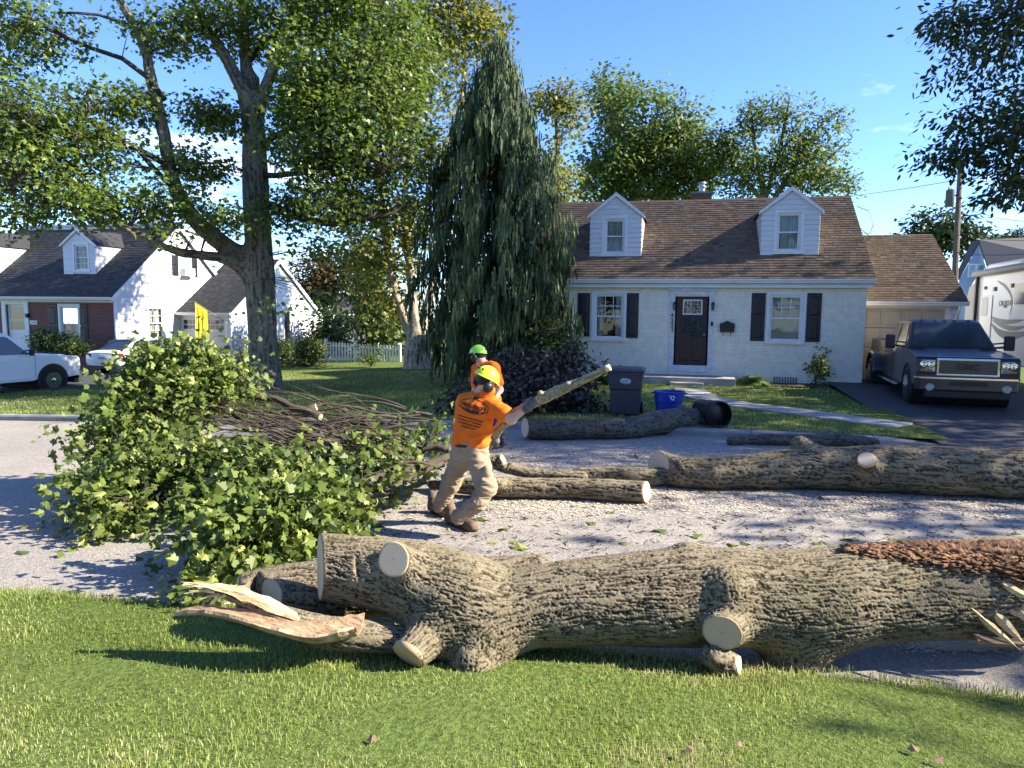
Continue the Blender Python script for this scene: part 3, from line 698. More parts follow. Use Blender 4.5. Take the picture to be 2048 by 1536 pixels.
# door surround, door and furniture
q = MB()
ca, cb_ = hx(1339, 650), hx(1426, 650); ct = hzv(1383, 583)
for a, b in ((ca, DX0-0.0), (DX1+0.0, cb_)):
    q.fbox(fr, a, b, DZ0-0.12, DZ1+0.05, 0.0, 0.045)
sur = q.build('door_surround', M_TRIM, house, bevel=0.004)
q = MB()
for a, b in ((ca+0.05, DX0-0.03), (DX1+0.03, cb_-0.05)): q.fbox(fr, a, b, DZ0, DZ1, 0.046, 0.06)
q.build('pilaster', M_TRIM, sur, bevel=0.004)
hd0, hd1 = hx(1337, 590), hx(1442, 590)
q = MB(); q.fbox(fr, ca-0.02, cb_+0.02, DZ1+0.052, DZ1+0.15, 0.0, 0.06); q.fbox(fr, ca-0.06, cb_+0.06, DZ1+0.152, DZ1+0.20, 0.0, 0.10); q.fbox(fr, ca-0.11, cb_+0.11, DZ1+0.202, DZ1+0.235, 0.0, 0.15)
q.build('door_head', M_TRIM, sur, bevel=0.005)
q = MB(); q.fbox(fr, DX0, DX1, DZ0-0.0, DZ0+0.20, -0.03, 0.02); q.build('kick_sill', M_TRIM, sur)
dfr = frame((0, HY+0.06, 0), (1, 0, 0), (0, -1, 0)); da, db = DX0+0.05, DX1-0.05; dz = DZ0+0.21; H = DZ1-dz
q = MB(); q.fbox(dfr, da, db, dz, DZ1-0.02, -0.05, 0.0); door = q.build('door', M_DARKWOOD, house)
W_ = db-da
for a, b, c, d in ((0.13, 0.46, 0.06, 0.42), (0.54, 0.87, 0.06, 0.42), (0.13, 0.46, 0.46, 0.68), (0.54, 0.87, 0.46, 0.68)):
    t = MB(); i = 0.03; ua, ub, va, vb = da+a*W_, da+b*W_, dz+c*H, dz+d*H
    t.add([dfr(ua, va, 0.001), dfr(ub, va, 0.001), dfr(ub, vb, 0.001), dfr(ua, vb, 0.001), dfr(ua+i, va+i, 0.014), dfr(ub-i, va+i, 0.014), dfr(ub-i, vb-i, 0.014), dfr(ua+i, vb-i, 0.014)], [(0, 1, 5, 4), (1, 2, 6, 5), (2, 3, 7, 6), (3, 0, 4, 7), (4, 5, 6, 7)])
    t.build('door_panel', M_DARKWOOD, door)
la, lb, lc, ld = da+0.2*W_, da+0.84*W_, dz+0.735*H, dz+0.955*H
q = MB(); i = 0.035
q.fbox(dfr, la, la+i, lc, ld, 0, 0.018); q.fbox(dfr, lb-i, lb, lc, ld, 0, 0.018); q.fbox(dfr, la+i, lb-i, lc, lc+i, 0, 0.018); q.fbox(dfr, la+i, lb-i, ld-i, ld, 0, 0.018)
dl = q.build('door_light', M_WHITE, door)
q = MB(); q.add([dfr(la+i, lc+i, 0.004), dfr(lb-i, lc+i, 0.004), dfr(lb-i, ld-i, 0.004), dfr(la+i, ld-i, 0.004)], [(0, 1, 2, 3)]); q.build('leaded_pane', M_GLASS, dl)
q = MB()
for k in range(1, 5): uu = la+i+(lb-la-2*i)*k/5; q.fbox(dfr, uu-0.005, uu+0.005, lc+i, ld-i, 0.005, 0.010)
for k in range(1, 4): vv = lc+i+(ld-lc-2*i)*k/4; q.fbox(dfr, la+i, lb-i, vv-0.005, vv+0.005, 0.0055, 0.0105)
o_ = q.build('leading', M_METAL, dl)
q = MB(); q.lathe([(0.0, 0), (0.028, 0.0), (0.028, 0.01), (0.012, 0.02), (0.012, 0.05), (0.03, 0.06), (0.03, 0.085), (0, 0.09)], 12, ax=(dfr(db-0.07, dz+0.45*H, 0), (0, -1, 0))); q.build('door_knob', M_METAL, door, smooth=True)
q = MB(); q.fbox(fr, hx(1421, 648), hx(1426, 648), hzv(1423, 652), hzv(1423, 643), 0.061, 0.08); q.build('doorbell', M_BLACK, house)
for px in (1349, 1426):       # wall lanterns
    c = at(px, 614, HY-0.14); t = MB(); t.fbox(fr, c[0]-0.035, c[0]+0.035, c[2]-0.06, c[2]+0.1, 0.06, 0.075); t.tube([(c[0], HY-0.07, c[2]+0.09), (c[0], HY-0.10, c[2]+0.15), (c[0], HY-0.14, c[2]+0.15)], 0.009, 6)
    lt = t.build('wall_lantern', M_BLACK, house)
    t = MB(); t.lathe([(0.0, 0.155), (0.015, 0.15), (0.06, 0.09), (0.062, 0.08), (0.05, 0.078)], 6, (c[0], HY-0.14, c[2])); t.lathe([(0.03, -0.1), (0.045, -0.09), (0.03, -0.085)], 6, (c[0], HY-0.14, c[2])); t.build('lantern_cap', M_BLACK, lt)
    t = MB(); t.lathe([(0.032, -0.085), (0.05, 0.078)], 6, (c[0], HY-0.14, c[2])); t.build('lantern_glass', pm('smoked_lantern_glass', (0.10, 0.10, 0.09), (0.07, 0.07, 0.06), 3, 0.1, spec=0.8), lt)
for k, ch_ in enumerate('4221'):
    c = at(1344.5, 631+k*10.0, HY-0.068); text_part('house_number', ch_, 0.17, M_BLACK, house, np.array(c)-chain_loc(house), (1, 0, 0), (0, 0, 1), bold=0.004)
# stoop and step
q = MB(); q.box(hx(1290, 750), hx(1466, 750), HY-1.15, HY-0.035, 0.0, 0.34); st = q.build('stoop', M_CONC, house, bevel=0.012)
sa, sb = float(at(1339, 772, HY-1.5)[0]), float(at(1407, 772, HY-1.5)[0])
q = MB(); q.box(sa, sb, HY-1.52, HY-1.16, 0.0, 0.225); q.build('step', M_CONC, house, bevel=0.01)
# garage wing
GY = HY+1.35; GX1 = float(at(1918, 640, GY)[0]); gd0, gd1 = HX1+0.28, float(at(1891, 660, GY)[0]); GE = float(at(1830, 606, GY-0.25)[2]); GRY = GY+3.3; GRZ = float(at(1820, 470, GRY)[2])
fg = frame((0, GY, 0), (1, 0, 0), (0, -1, 0)); gdz = float(at(1830, 617, GY)[2])
q = MB(); wall_open(q, fg, HX1+0.0, GX1, -0.1, GE-0.02, 0.2, [(gd0, gd1, -0.1, gdz)])
q.add([(GX1, GY, -.1), (GX1, GRY+3.3, -.1), (GX1, GRY+3.3, GE), (GX1, GRY, GRZ-0.15), (GX1, GY, GE)], [(0, 1, 2, 3, 4)]); gw = q.build('garage_wall', M_WHITE, house)
boards(gw, fg, 0.0, GE-0.05, 0.2, lambda v: (gd1+0.1, GX1))
q = MB(); q.fbox(fg, gd0-0.1, gd0, -0.05, gdz+0.1, 0.0, 0.032); q.fbox(fg, gd1, gd1+0.1, -0.05, gdz+0.1, 0.0, 0.032); q.fbox(fg, gd0, gd1, gdz, gdz+0.1, 0.0, 0.031); q.build('garage_trim', M_WHITE, house)
q = MB(); q.fbox(fg, gd0, gd1, 0.05, gdz, -0.16, -0.12); gdoor = q.build('garage_door', M_BEIGE, house)
for r_ in range(4):
    for c_ in range(4):
        u0 = gd0+(gd1-gd0)*c_/4+0.07; u1 = gd0+(gd1-gd0)*(c_+1)/4-0.07; v0 = 0.07+(gdz-0.07)*r_/4+0.08; v1 = 0.07+(gdz-0.07)*(r_+1)/4-0.07; i = 0.03
        t = MB(); t.add([fg(u0, v0, -0.119), fg(u1, v0, -0.119), fg(u1, v1, -0.119), fg(u0, v1, -0.119), fg(u0+i, v0+i, -0.105), fg(u1-i, v0+i, -0.105), fg(u1-i, v1-i, -0.105), fg(u0+i, v1-i, -0.105)], [(0, 1, 5, 4), (1, 2, 6, 5), (2, 3, 7, 6), (3, 0, 4, 7), (4, 5, 6, 7)]); t.build('door_panel', M_BEIGE, gdoor)
    if r_: t = MB(); vv = 0.05+(gdz-0.05)*r_/4; t.fbox(fg, gd0, gd1, vv-0.008, vv+0.008, -0.119, -0.1185); t.build('panel_joint', M_ROOM, gdoor)
q = MB(); gx0, gx1 = HX1+0.01, GX1+0.13; gey = GY-0.25
for s in (1, -1):
    ey = gey if s == 1 else 2*GRY-gey
    q.hexa([(gx0, ey, GE-0.08), (gx1, ey, GE-0.08), (gx1, GRY, GRZ-0.1), (gx0, GRY, GRZ-0.1), (gx0, ey, GE+0.03), (gx1, ey, GE+0.03), (gx1, GRY, GRZ), (gx0, GRY, GRZ)])
groof = q.build('garage_roof', M_SHB, house)
gs = np.array((0, GRY-gey, GRZ-GE-0.03)); GS = np.linalg.norm(gs); gs /= GS
shingles(groof, 'shingles', M_SHB, (gx0, gey-0.03, GE+0.03), (1, 0, 0), gs, gx1-gx0, GS, seed=2)
gutter(house, (gx0, gey, GE+0.03), (gx1, gey, GE+0.03))
q = MB(); q.tube([(GX1-0.1, gey-0.05, GE-0.08), (GX1-0.1, gey-0.03, GE-0.2), (GX1-0.1, GY-0.06, GE-0.42), (GX1-0.1, GY-0.06, 0.1)], 0.035, 8); q.build('downspout', M_WHITE, house)
# mailbox on the wall
mx0, mx1, mz0, mz1 = hx(1439, 655), hx(1469, 655), hzv(1454, 664), hzv(1454, 643)
mbx = thing('mailbox', 'black metal wall mailbox beside the front door', 'mailbox', ((mx0+mx1)/2, HY-0.06, mz0))
mc = (mx0+mx1)/2; prof = []
for k in range(13):
    t = k/12; uu = mx0+(mx1-mx0)*t; prof.append((uu, mz1-0.06+0.06*math.exp(-((t-0.5)/0.22)**2)+0.02*math.sin(math.pi*t)))
q = MB(); q.prism([(mx0+0.015, HY-0.012, mz0), (mx1-0.015, HY-0.012, mz0)]+[(u, HY-0.012, v) for u, v in prof[::-1]], (0, -0.11, 0)); q.build('box', M_BLACK, mbx, bevel=0.006)
q = MB(); q.prism([(u, HY-0.123, v+0.004) for u, v in prof]+[(u, HY-0.123, v-0.11) for u, v in prof[::-1]], (0, -0.012, 0)); q.build('lid', M_BLACK, mbx)
for s in (0.25, 0.75):
    uu = mx0+(mx1-mx0)*s; t = MB(); t.tube([(uu, HY-0.02, mz0+0.01), (uu, HY-0.04, mz0-0.09), (uu, HY-0.08, mz0-0.12), (uu, HY-0.11, mz0-0.08)], 0.008, 6); t.build('newspaper_hook', M_BLACK, mbx)
# ================================================================== LOGS
def _barkmat(name, ridge, furrow, moss, fine=70, mossamt=0.35):
    def b(m, ns, ls, p):
        a = ns.new('ShaderNodeAttribute'); a.attribute_name = 'cav'; v = _coord(ns, ls)
        c = _ramp(ns, ls, a.outputs['Fac'], [(0.0, furrow), (0.42, tuple(0.5*(x+y) for x, y in zip(ridge, furrow))), (0.75, ridge), (1.0, tuple(x*1.25 for x in ridge))])
        n1 = _noise(ns, ls, v, 3.1, 5); n2 = _noise(ns, ls, v, fine, 3, 0.7)
        c = _mix(ns, ls, _ramp(ns, ls, n1, [(0.42, 0.0), (0.68, mossamt)]), c, moss)
        c = _mix(ns, ls, 1.0, c, _ramp(ns, ls, n2, [(0.3, 0.68), (0.7, 1.22)]), 'MULTIPLY')
        ls.new(c, p.inputs['Base Color']); p.inputs['Roughness'].default_value = 0.93; p.inputs['Specular IOR Level'].default_value = 0.15
        _bump(ns, ls, n2, 0.5, 0.006, p)
    return mat(name, b)
M_BARK = _barkmat('furrowed_bark', (0.195, 0.162, 0.108), (0.015, 0.012, 0.008), (0.098, 0.098, 0.044))
M_BARK2 = _barkmat('grey_bark', (0.185, 0.160, 0.125), (0.040, 0.033, 0.025), (0.13, 0.14, 0.075))
M_BARK3 = _barkmat('dark_bark', (0.125, 0.110, 0.090), (0.030, 0.026, 0.021), (0.085, 0.09, 0.05))
M_GREENBARK = _barkmat('green_grey_bark', (0.26, 0.25, 0.165), (0.12, 0.115, 0.07), (0.20, 0.205, 0.12), 40, 0.6)
def _cut(m, ns, ls, p):
    a = ns.new('ShaderNodeAttribute'); a.attribute_name = 'rad'; v = _coord(ns, ls)
    n = _noise(ns, ls, v, 9, 4); sc = ns.new('ShaderNodeMath'); sc.operation = 'MULTIPLY_ADD'; ls.new(n, sc.inputs[0]); sc.inputs[1].default_value = 0.16; ls.new(a.outputs['Fac'], sc.inputs[2])
    sn = ns.new('ShaderNodeMath'); sn.operation = 'SINE'; ml = ns.new('ShaderNodeMath'); ml.operation = 'MULTIPLY'; ml.inputs[1].default_value = 75.0; ls.new(sc.outputs[0], ml.inputs[0]); ls.new(ml.outputs[0], sn.inputs[0])
    c = _ramp(ns, ls, sn.outputs[0], [(0.15, (0.47, 0.36, 0.245)), (0.7, (0.62, 0.51, 0.375))])
    c = _mix(ns, ls, _ramp(ns, ls, sc.outputs[0], [(0.095, 0.75), (0.125, 0.15), (0.32, 0.0)]), c, (0.24, 0.14, 0.075))
    c = _mix(ns, ls, _ramp(ns, ls, sc.outputs[0], [(0.93, 0.0), (1.03, 0.8)]), c, (0.50, 0.36, 0.20))
    g = ns.new('ShaderNodeTexWave'); g.inputs['Scale'].default_value = 24; g.inputs['Distortion'].default_value = 2.2; g.inputs['Detail'].default_value = 3; ls.new(v, g.inputs['Vector'])
    c = _mix(ns, ls, 1.0, c, _ramp(ns, ls, g.outputs['Fac'], [(0.0, 0.95), (1.0, 1.03)]), 'MULTIPLY')
    c = _mix(ns, ls, _ramp(ns, ls, _noise(ns, ls, v, 3.5, 5), [(0.55, 0.0), (0.75, 0.3)]), c, (0.55, 0.44, 0.36))
    ls.new(c, p.inputs['Base Color']); p.inputs['Roughness'].default_value = 0.85; p.inputs['Specular IOR Level'].default_value = 0.2
    _bump(ns, ls, g.outputs['Fac'], 0.12, 0.003, p)
M_CUT = mat('sawn_wood', _cut)
def _torn(name, c1, c2, c3):
    def b(m, ns, ls, p):
        v = _coord(ns, ls, (3, 26, 26)); n = _noise(ns, ls, v, 2.2, 5, 0.65); n2 = _noise(ns, ls, _coord(ns, ls), 5, 4)
        c = _ramp(ns, ls, n, [(0.3, c1), (0.5, c2), (0.72, c3)]); c = _mix(ns, ls, _ramp(ns, ls, n2, [(0.5, 0.0), (0.72, 0.7)]), c, c1)
        ls.new(c, p.inputs['Base Color']); p.inputs['Roughness'].default_value = 0.85; _bump(ns, ls, n, 0.8, 0.02, p)
    return mat(name, b)
M_TORN = _torn('torn_pale_wood', (0.42, 0.27, 0.11), (0.66, 0.50, 0.26), (0.80, 0.69, 0.46))
M_TORN2 = _torn('torn_brown_wood', (0.12, 0.062, 0.030), (0.30, 0.19, 0.11), (0.46, 0.32, 0.20))
M_ROT = pm('rotten_wood', (0.235, 0.125, 0.065), (0.050, 0.026, 0.014), 22, 0.95, 0.8, 60, bd=0.02)

class LogBody:
    """tapered limbs melted together; keeps grain along each limb so that bark furrows flow round the branch collars"""
    def __init__(s, blend=0.07): s.ch = []; s.cuts = []; s.k = blend
    def limb(s, pts, n=None, blend=None):
        pts = np.array(pts, float); q = resample(pts, n or max(3, int(len(pts)*2))); s.ch.append((q, blend or s.k)); return s
    def cut(s, p, n, r): n = np.array(n, float); s.cuts.append((np.array(p, float), n/np.linalg.norm(n), r)); return s
    def sdf(s, P, cuts=True):
        d = None
        for q, k in s.ch:
            c = None
            for a, b in zip(q[:-1], q[1:]):
                e = cone_d(P, a[:3], b[:3], a[3], b[3]); c = e if c is None else np.minimum(c, e)
            d = c if d is None else smin(d, c, k)
        if cuts:
            for p, n, r in s.cuts:
                v = P-p.astype(np.float32); h = v@n.astype(np.float32); m = (np.linalg.norm(v, axis=1) < r*2.4) & (np.abs(h) < r*1.9)
                d = np.where(m, np.maximum(d, h), d)
        return d
    def grain(s, V, N):
        """unit direction of the wood grain at each surface point"""
        D = np.zeros_like(V); ref = s.ch[0][0][-1, :3]-s.ch[0][0][0, :3]
        for q, k in s.ch:
            best = np.full(len(V), 1e9); dd_ = np.zeros_like(V)
            for a, b in zip(q[:-1], q[1:]):
                ab = b[:3]-a[:3]; L = np.linalg.norm(ab)+1e-9; t = np.clip((V-a[:3])@ab/(L*L), 0, 1); dd = np.linalg.norm(V-a[:3]-t[:, None]*ab, axis=1)-(a[3]+(b[3]-a[3])*t)
                m = dd < best; best[m] = dd[m]; dd_[m] = ab/L
            w = np.exp(-np.clip(best, -0.05, 1)/0.03); sg = np.where((D*dd_).sum(1) < 0, -1, 1); D += (w*sg)[:, None]*dd_
        D -= N*(D*N).sum(1)[:, None]; return D/(np.linalg.norm(D, axis=1)[:, None]+1e-9)
    def build(s, name, parent, h, amp=0.010, freq=30.0, m=None, alpha=0.11, seed=0, lump=0.012):
        A = np.concatenate([q for q, _ in s.ch]); pad = A[:, 3].max()*1.15+0.03
        V, Qd = surface_nets(s.sdf, A[:, :3].min(0)-pad, A[:, :3].max(0)+pad, h)
        eps = h*0.5; P = V.astype(np.float32); N = np.stack([s.sdf(P+np.eye(3, dtype=np.float32)[i]*eps)-s.sdf(P-np.eye(3, dtype=np.float32)[i]*eps) for i in range(3)], 1)
        N = N/(np.linalg.norm(N, axis=1)[:, None]+1e-9)
        keep = np.ones(len(V))
        for p, n, r in s.cuts:
            v = V-p; hh = v@n; on = (np.abs(hh) < h*1.6) & (np.linalg.norm(v, axis=1) < r*1.5); keep[on] = 0
            V[on] -= (hh[on, None])*n*0.6
        D = s.grain(V, N); side = np.cross(D, N)
        wob = vnoise(V*8, seed+40)*0.014+vnoise(V*20, seed+41)*0.005
        def streak(f, ln, sd, k=13):
            a = 0
            for t in np.linspace(-1, 1, k): a = a+vnoise((V+D*(t*ln)+side*wob[:, None]*(1+t))*f, sd)
            return a/(a.std()+1e-9)
        r1 = streak(freq, 8.5/freq, seed, 19); r2 = streak(freq*1.8, 3.2/freq, seed+3, 11); r3 = vnoise(V*freq*4, seed+5)
        hgt = 0.62-1.35*np.exp(-(r1/0.42)**2)-0.36*np.exp(-(r2/0.30)**2)*np.clip(np.abs(r1), 0, 1)+0.16*r3
        cav = np.clip(0.47+0.66*hgt, 0, 1)
        V = V+N*((hgt*amp+lump*fbm(V*2.6, 2, seed+9))*keep)[:, None]
        me = npmesh(name, V-chain_loc(parent), [Qd], m or M_BARK, smooth=True, attrs={'cav': ('POINT', 'FLOAT', cav)})
        return obj(name, me, parent)
    def cut_face(s, i, parent, name='cut_face', m=None, inset=0.965, proud=0.004, lbl=None):
        p, n, r = s.cuts[i]; u = np.cross(n, (0, 0, 1.)) if abs(n[2]) < 0.9 else np.cross(n, (1., 0, 0)); u /= np.linalg.norm(u); w = np.cross(n, u); K = 44
        dirs = np.array([math.cos(2*math.pi*k/K)*u+math.sin(2*math.pi*k/K)*w for k in range(K)])
        # centre on the section
        rr = np.linspace(0.01, r*2.0, 60)
        def radii(c):
            P = (c[None, None]+dirs[:, None]*rr[None, :, None]).reshape(-1, 3).astype(np.float32); D = s.sdf(P, False).reshape(K, -1); ins = D < 0
            first = np.where(ins.all(1), len(rr)-1, np.argmin(ins, 1)); return rr[np.maximum(first, 1)]
        ra = radii(p); c = p+(dirs*ra[:, None]).mean(0)*0.9; ra = radii(c); ra = np.minimum(ra, r*1.35); ra = 0.5*ra+0.25*np.roll(ra, 1)+0.25*np.roll(ra, -1)
        V_ = [c+n*proud]; rad = [0.0]; Fs = []
        rings = (0.2, 0.45, 0.7, 0.9, 1.0)
        for q in rings:
            for k in range(K): V_.append(c+n*(proud)+dirs[k]*ra[k]*inset*q); rad.append(q)
        for k in range(K): V_.append(c-n*0.03+dirs[k]*ra[k]*inset); rad.append(1.0)
        tri = [(0, 1+k, 1+(k+1) % K) for k in range(K)]
        quad = [(1+j*K+k, 1+(j+1)*K+k, 1+(j+1)*K+(k+1) % K, 1+j*K+(k+1) % K) for j in range(len(rings)) for k in range(K)]
        return obj(name, npmesh(name, np.array(V_)-chain_loc(parent), [np.array(tri), np.array(quad)], m or M_CUT, attrs={'rad': ('POINT', 'FLOAT', np.array(rad))}), parent)
def PX(px, py, d, rp): q = ad(px, py, d); return (q[0], q[1], q[2], rp/F_PX*d)
def camdir(r, u, t):  # direction from picture axes: right, up, towards the viewer
    v = RT*r+UP*u-FW*t; return v/np.linalg.norm(v)

# --- the big butt log on the verge
def foreground_log():
    o = ad(1100, 1290, 4.4); t = thing('felled_trunk', 'huge furrowed trunk with sawn branch stubs lying along the grass edge', 'log', (o[0], o[1], 0.05))
    L = LogBody(0.10)
    L.limb([PX(2075, 1180, 4.62, 104), PX(1980, 1178, 4.58, 99), PX(1850, 1180, 4.54, 92), PX(1700, 1190, 4.5, 96), PX(1560, 1198, 4.46, 95), PX(1450, 1192, 4.44, 93), PX(1300, 1196, 4.42, 91), PX(1130, 1206, 4.4, 82), PX(1020, 1220, 4.38, 78), PX(905, 1230, 4.36, 88)], 22)
    L.limb([PX(930, 1195, 4.38, 88), PX(830, 1162, 4.40, 78), PX(740, 1145, 4.42, 68), PX(590, 1127, 4.46, 63)], 8)      # 1 upper left fork
    L.limb([PX(860, 1185, 4.34, 48), PX(815, 1138, 4.26, 34), PX(770, 1102, 4.14, 30)], 4, 0.06)                         # 2 small top stub
    L.limb([PX(890, 1240, 4.30, 62), PX(845, 1283, 4.12, 38), PX(800, 1325, 3.96, 33)], 5, 0.06)                          # 3 lower stub
    L.limb([PX(985, 1250, 4.33, 76), PX(958, 1300, 4.20, 56), PX(945, 1326, 4.10, 40)], 4)                                # 4 bump on the grass
    L.limb([PX(1490, 1215, 4.40, 62), PX(1460, 1246, 4.22, 42), PX(1438, 1272, 4.02, 36)], 5, 0.07)                       # 5 front stub
    L.limb([PX(1640, 1215, 4.46, 70), PX(1600, 1275, 4.44, 62), PX(1575, 1335, 4.42, 44)], 5, 0.16)                       # 6 flare that carries it
    L.limb([PX(1375, 1140, 4.5, 44), PX(1375, 1122, 4.5, 34)], 3, 0.1)                                                    # 7 swelling
    L.limb([PX(1470, 1180, 4.30, 34), PX(1455, 1172, 4.2, 26)], 3, 0.12)
    L.cut(ad(641, 1130, 4.44), camdir(-0.94, 0.02, 0.34), 0.21)
    L.cut(ad(787, 1118, 4.19), camdir(-0.30, 0.30, 0.9), 0.105)
    L.cut(ad(813, 1309, 4.01), camdir(-0.42, -0.62, 0.62), 0.11)
    L.cut(ad(1444, 1264, 4.075), camdir(-0.22, -0.28, 0.93), 0.125)
    L.cut(ad(2068, 1180, 4.62), camdir(0.95, 0.1, 0.3), 0.34)
    b = L.build('bark', t, 0.0070, amp=0.0088, freq=90, seed=2, lump=0.008)
    for i in range(5): L.cut_face(i, t, m=M_TORN if i == 4 else None)
    # splintered butt: tapered shards of pale wood
    r = random.Random(4)
    specs = [((1985, 1222), (2052, 1292), 26, 0.06), ((2010, 1190), (2085, 1270), 26, 0.02), ((1960, 1235), (2040, 1300), 16, 0.10), ((2020, 1225), (2075, 1240), 18, 0.10), ((2000, 1165), (2075, 1205), 18, 0.05), ((1940, 1215), (1995, 1262), 9, 0.14)]
    for (a, b_, w, off) in specs:
        p0 = ad(a[0], a[1], 4.32-off*.6); p1 = ad(b_[0], b_[1], 4.24-off); q = MB(); n = 7; ww = w/F_PX*4.4
        ax = p1-p0; side = np.cross(ax/np.linalg.norm(ax), -FW); prev = []
        for i in range(n+1):
            s = i/n; c = p0+ax*s; wd = ww*(1-0.9*abs(2*s-0.75)**1.6)*r.uniform(0.75, 1.1)+0.004; th = 0.022*(1-s*0.7)
            prev.append([c+side*wd*0.5-FW*th*0.2, c-FW*th, c-side*wd*0.5-FW*th*0.1, c+FW*th])
        V_ = [p for rw in prev for p in rw]; q.add(V_, [(i*4+k, i*4+(k+1) % 4, (i+1)*4+(k+1) % 4, (i+1)*4+k) for i in range(n) for k in range(4)]+[(0, 1, 2, 3), (n*4, n*4+1, n*4+2, n*4+3)])
        q.build('splinter', M_TORN, t)
    # dark slab of torn heartwood under the butt
    q = MB(); g = []
    for i in range(9):
        s = i/8; c = ad(1945+150*s, 1278+10*math.sin(s*3)-4*s, 4.30); g.append([c+np.array((0, 0, 0.035*(1-s*0.3)))*1.0, c-FW*0.05+np.array((0, 0, 0.01)), c-np.array((0, 0, 0.02+0.012*r.random()))])
    q.grid(g); q.build('torn_heartwood', M_TORN2, t)
    # crumbly rot along the top edge
    n = 5200; sx = r_ = rng.random(n); px = 1690+400*sx; mid = np.interp(px, [1690, 1800, 1900, 2000, 2090], [1096, 1087, 1087, 1092, 1098]); thk = np.interp(px, [1690, 1760, 1900, 2090], [5, 14, 26, 44])
    yy = mid-4+thk*np.abs(rng.normal(0.1, 0.75, n)); dd = 4.56-0.0031*np.sqrt(np.maximum(0, 97.0**2-(np.minimum(yy, 1180)-1182)**2))-0.004+rng.normal(0, .006, n)
    C_ = np.array([ad(a, b, c) for a, b, c in zip(px, yy, dd)])
    sz = np.abs(rng.normal(0.008, 0.005, n))+0.003
    T = np.array([[1, 0, -.3], [-.6, .8, -.2], [-.5, -.8, -.3], [0, 0, 1.]]); Vr = []
    ang = rng.uniform(0, 2*np.pi, (n, 2)); ca, sa, cb, sb = np.cos(ang[:, 0]), np.sin(ang[:, 0]), np.cos(ang[:, 1]), np.sin(ang[:, 1])
    Rm = np.stack([np.stack([ca, -sa*cb, sa*sb], -1), np.stack([sa, ca*cb, -ca*sb], -1), np.stack([0*ca, sb, cb], -1)], 1)
    Vr = (np.einsum('nij,kj->nki', Rm, T)*sz[:, None, None]*np.array([2.6, .8, .8])+C_[:, None])
    i = (np.arange(n)*4)[:, None]
    oo = obj('rotten_wood_crumbs', npmesh('rotten_wood_crumbs', Vr.reshape(-1, 3)-chain_loc(t), [np.concatenate([i+np.array(k) for k in ([0, 1, 3], [1, 2, 3], [2, 0, 3], [0, 2, 1])])], M_ROT), t); oo['kind'] = 'stuff'
    L2 = LogBody(0.05); L2.limb([PX(1685, 1101, 4.52, 6), PX(1760, 1104, 4.47, 15), PX(1860, 1110, 4.43, 22), PX(1960, 1118, 4.42, 30), PX(2080, 1130, 4.42, 40)], 8); L2.build('rotten_wood', t, 0.012, amp=0.022, freq=26, m=M_ROT, alpha=0.6, seed=8, lump=0.03)
foreground_log()
# --- second log lying behind it
def behind_log():
    o = ad(620, 1240, 4.85); t = thing('forked_log', 'grey furrowed log with one round sawn stub behind the huge trunk', 'log', (o[0], o[1], 0.0))
    L = LogBody(0.06)
    L.limb([PX(468, 1196, 4.80, 40), PX(540, 1182, 4.84, 47), PX(640, 1178, 4.88, 54), PX(760, 1172, 4.95, 56), PX(900, 1166, 5.0, 52), PX(1070, 1150, 5.05, 40)], 12)
    L.limb([PX(660, 1200, 4.84, 42), PX(600, 1195, 4.74, 30), PX(520, 1185, 4.62, 26)], 5)
    L.cut(ad(547, 1187, 4.67), camdir(-0.62, 0.02, 0.78), 0.088); L.cut(ad(474, 1194, 4.80), camdir(-0.9, 0.1, 0.35), 0.14)
    L.build('bark', t, 0.010, amp=0.008, freq=80, seed=6)
    L.cut_face(0, t); L.cut_face(1, t)
behind_log()
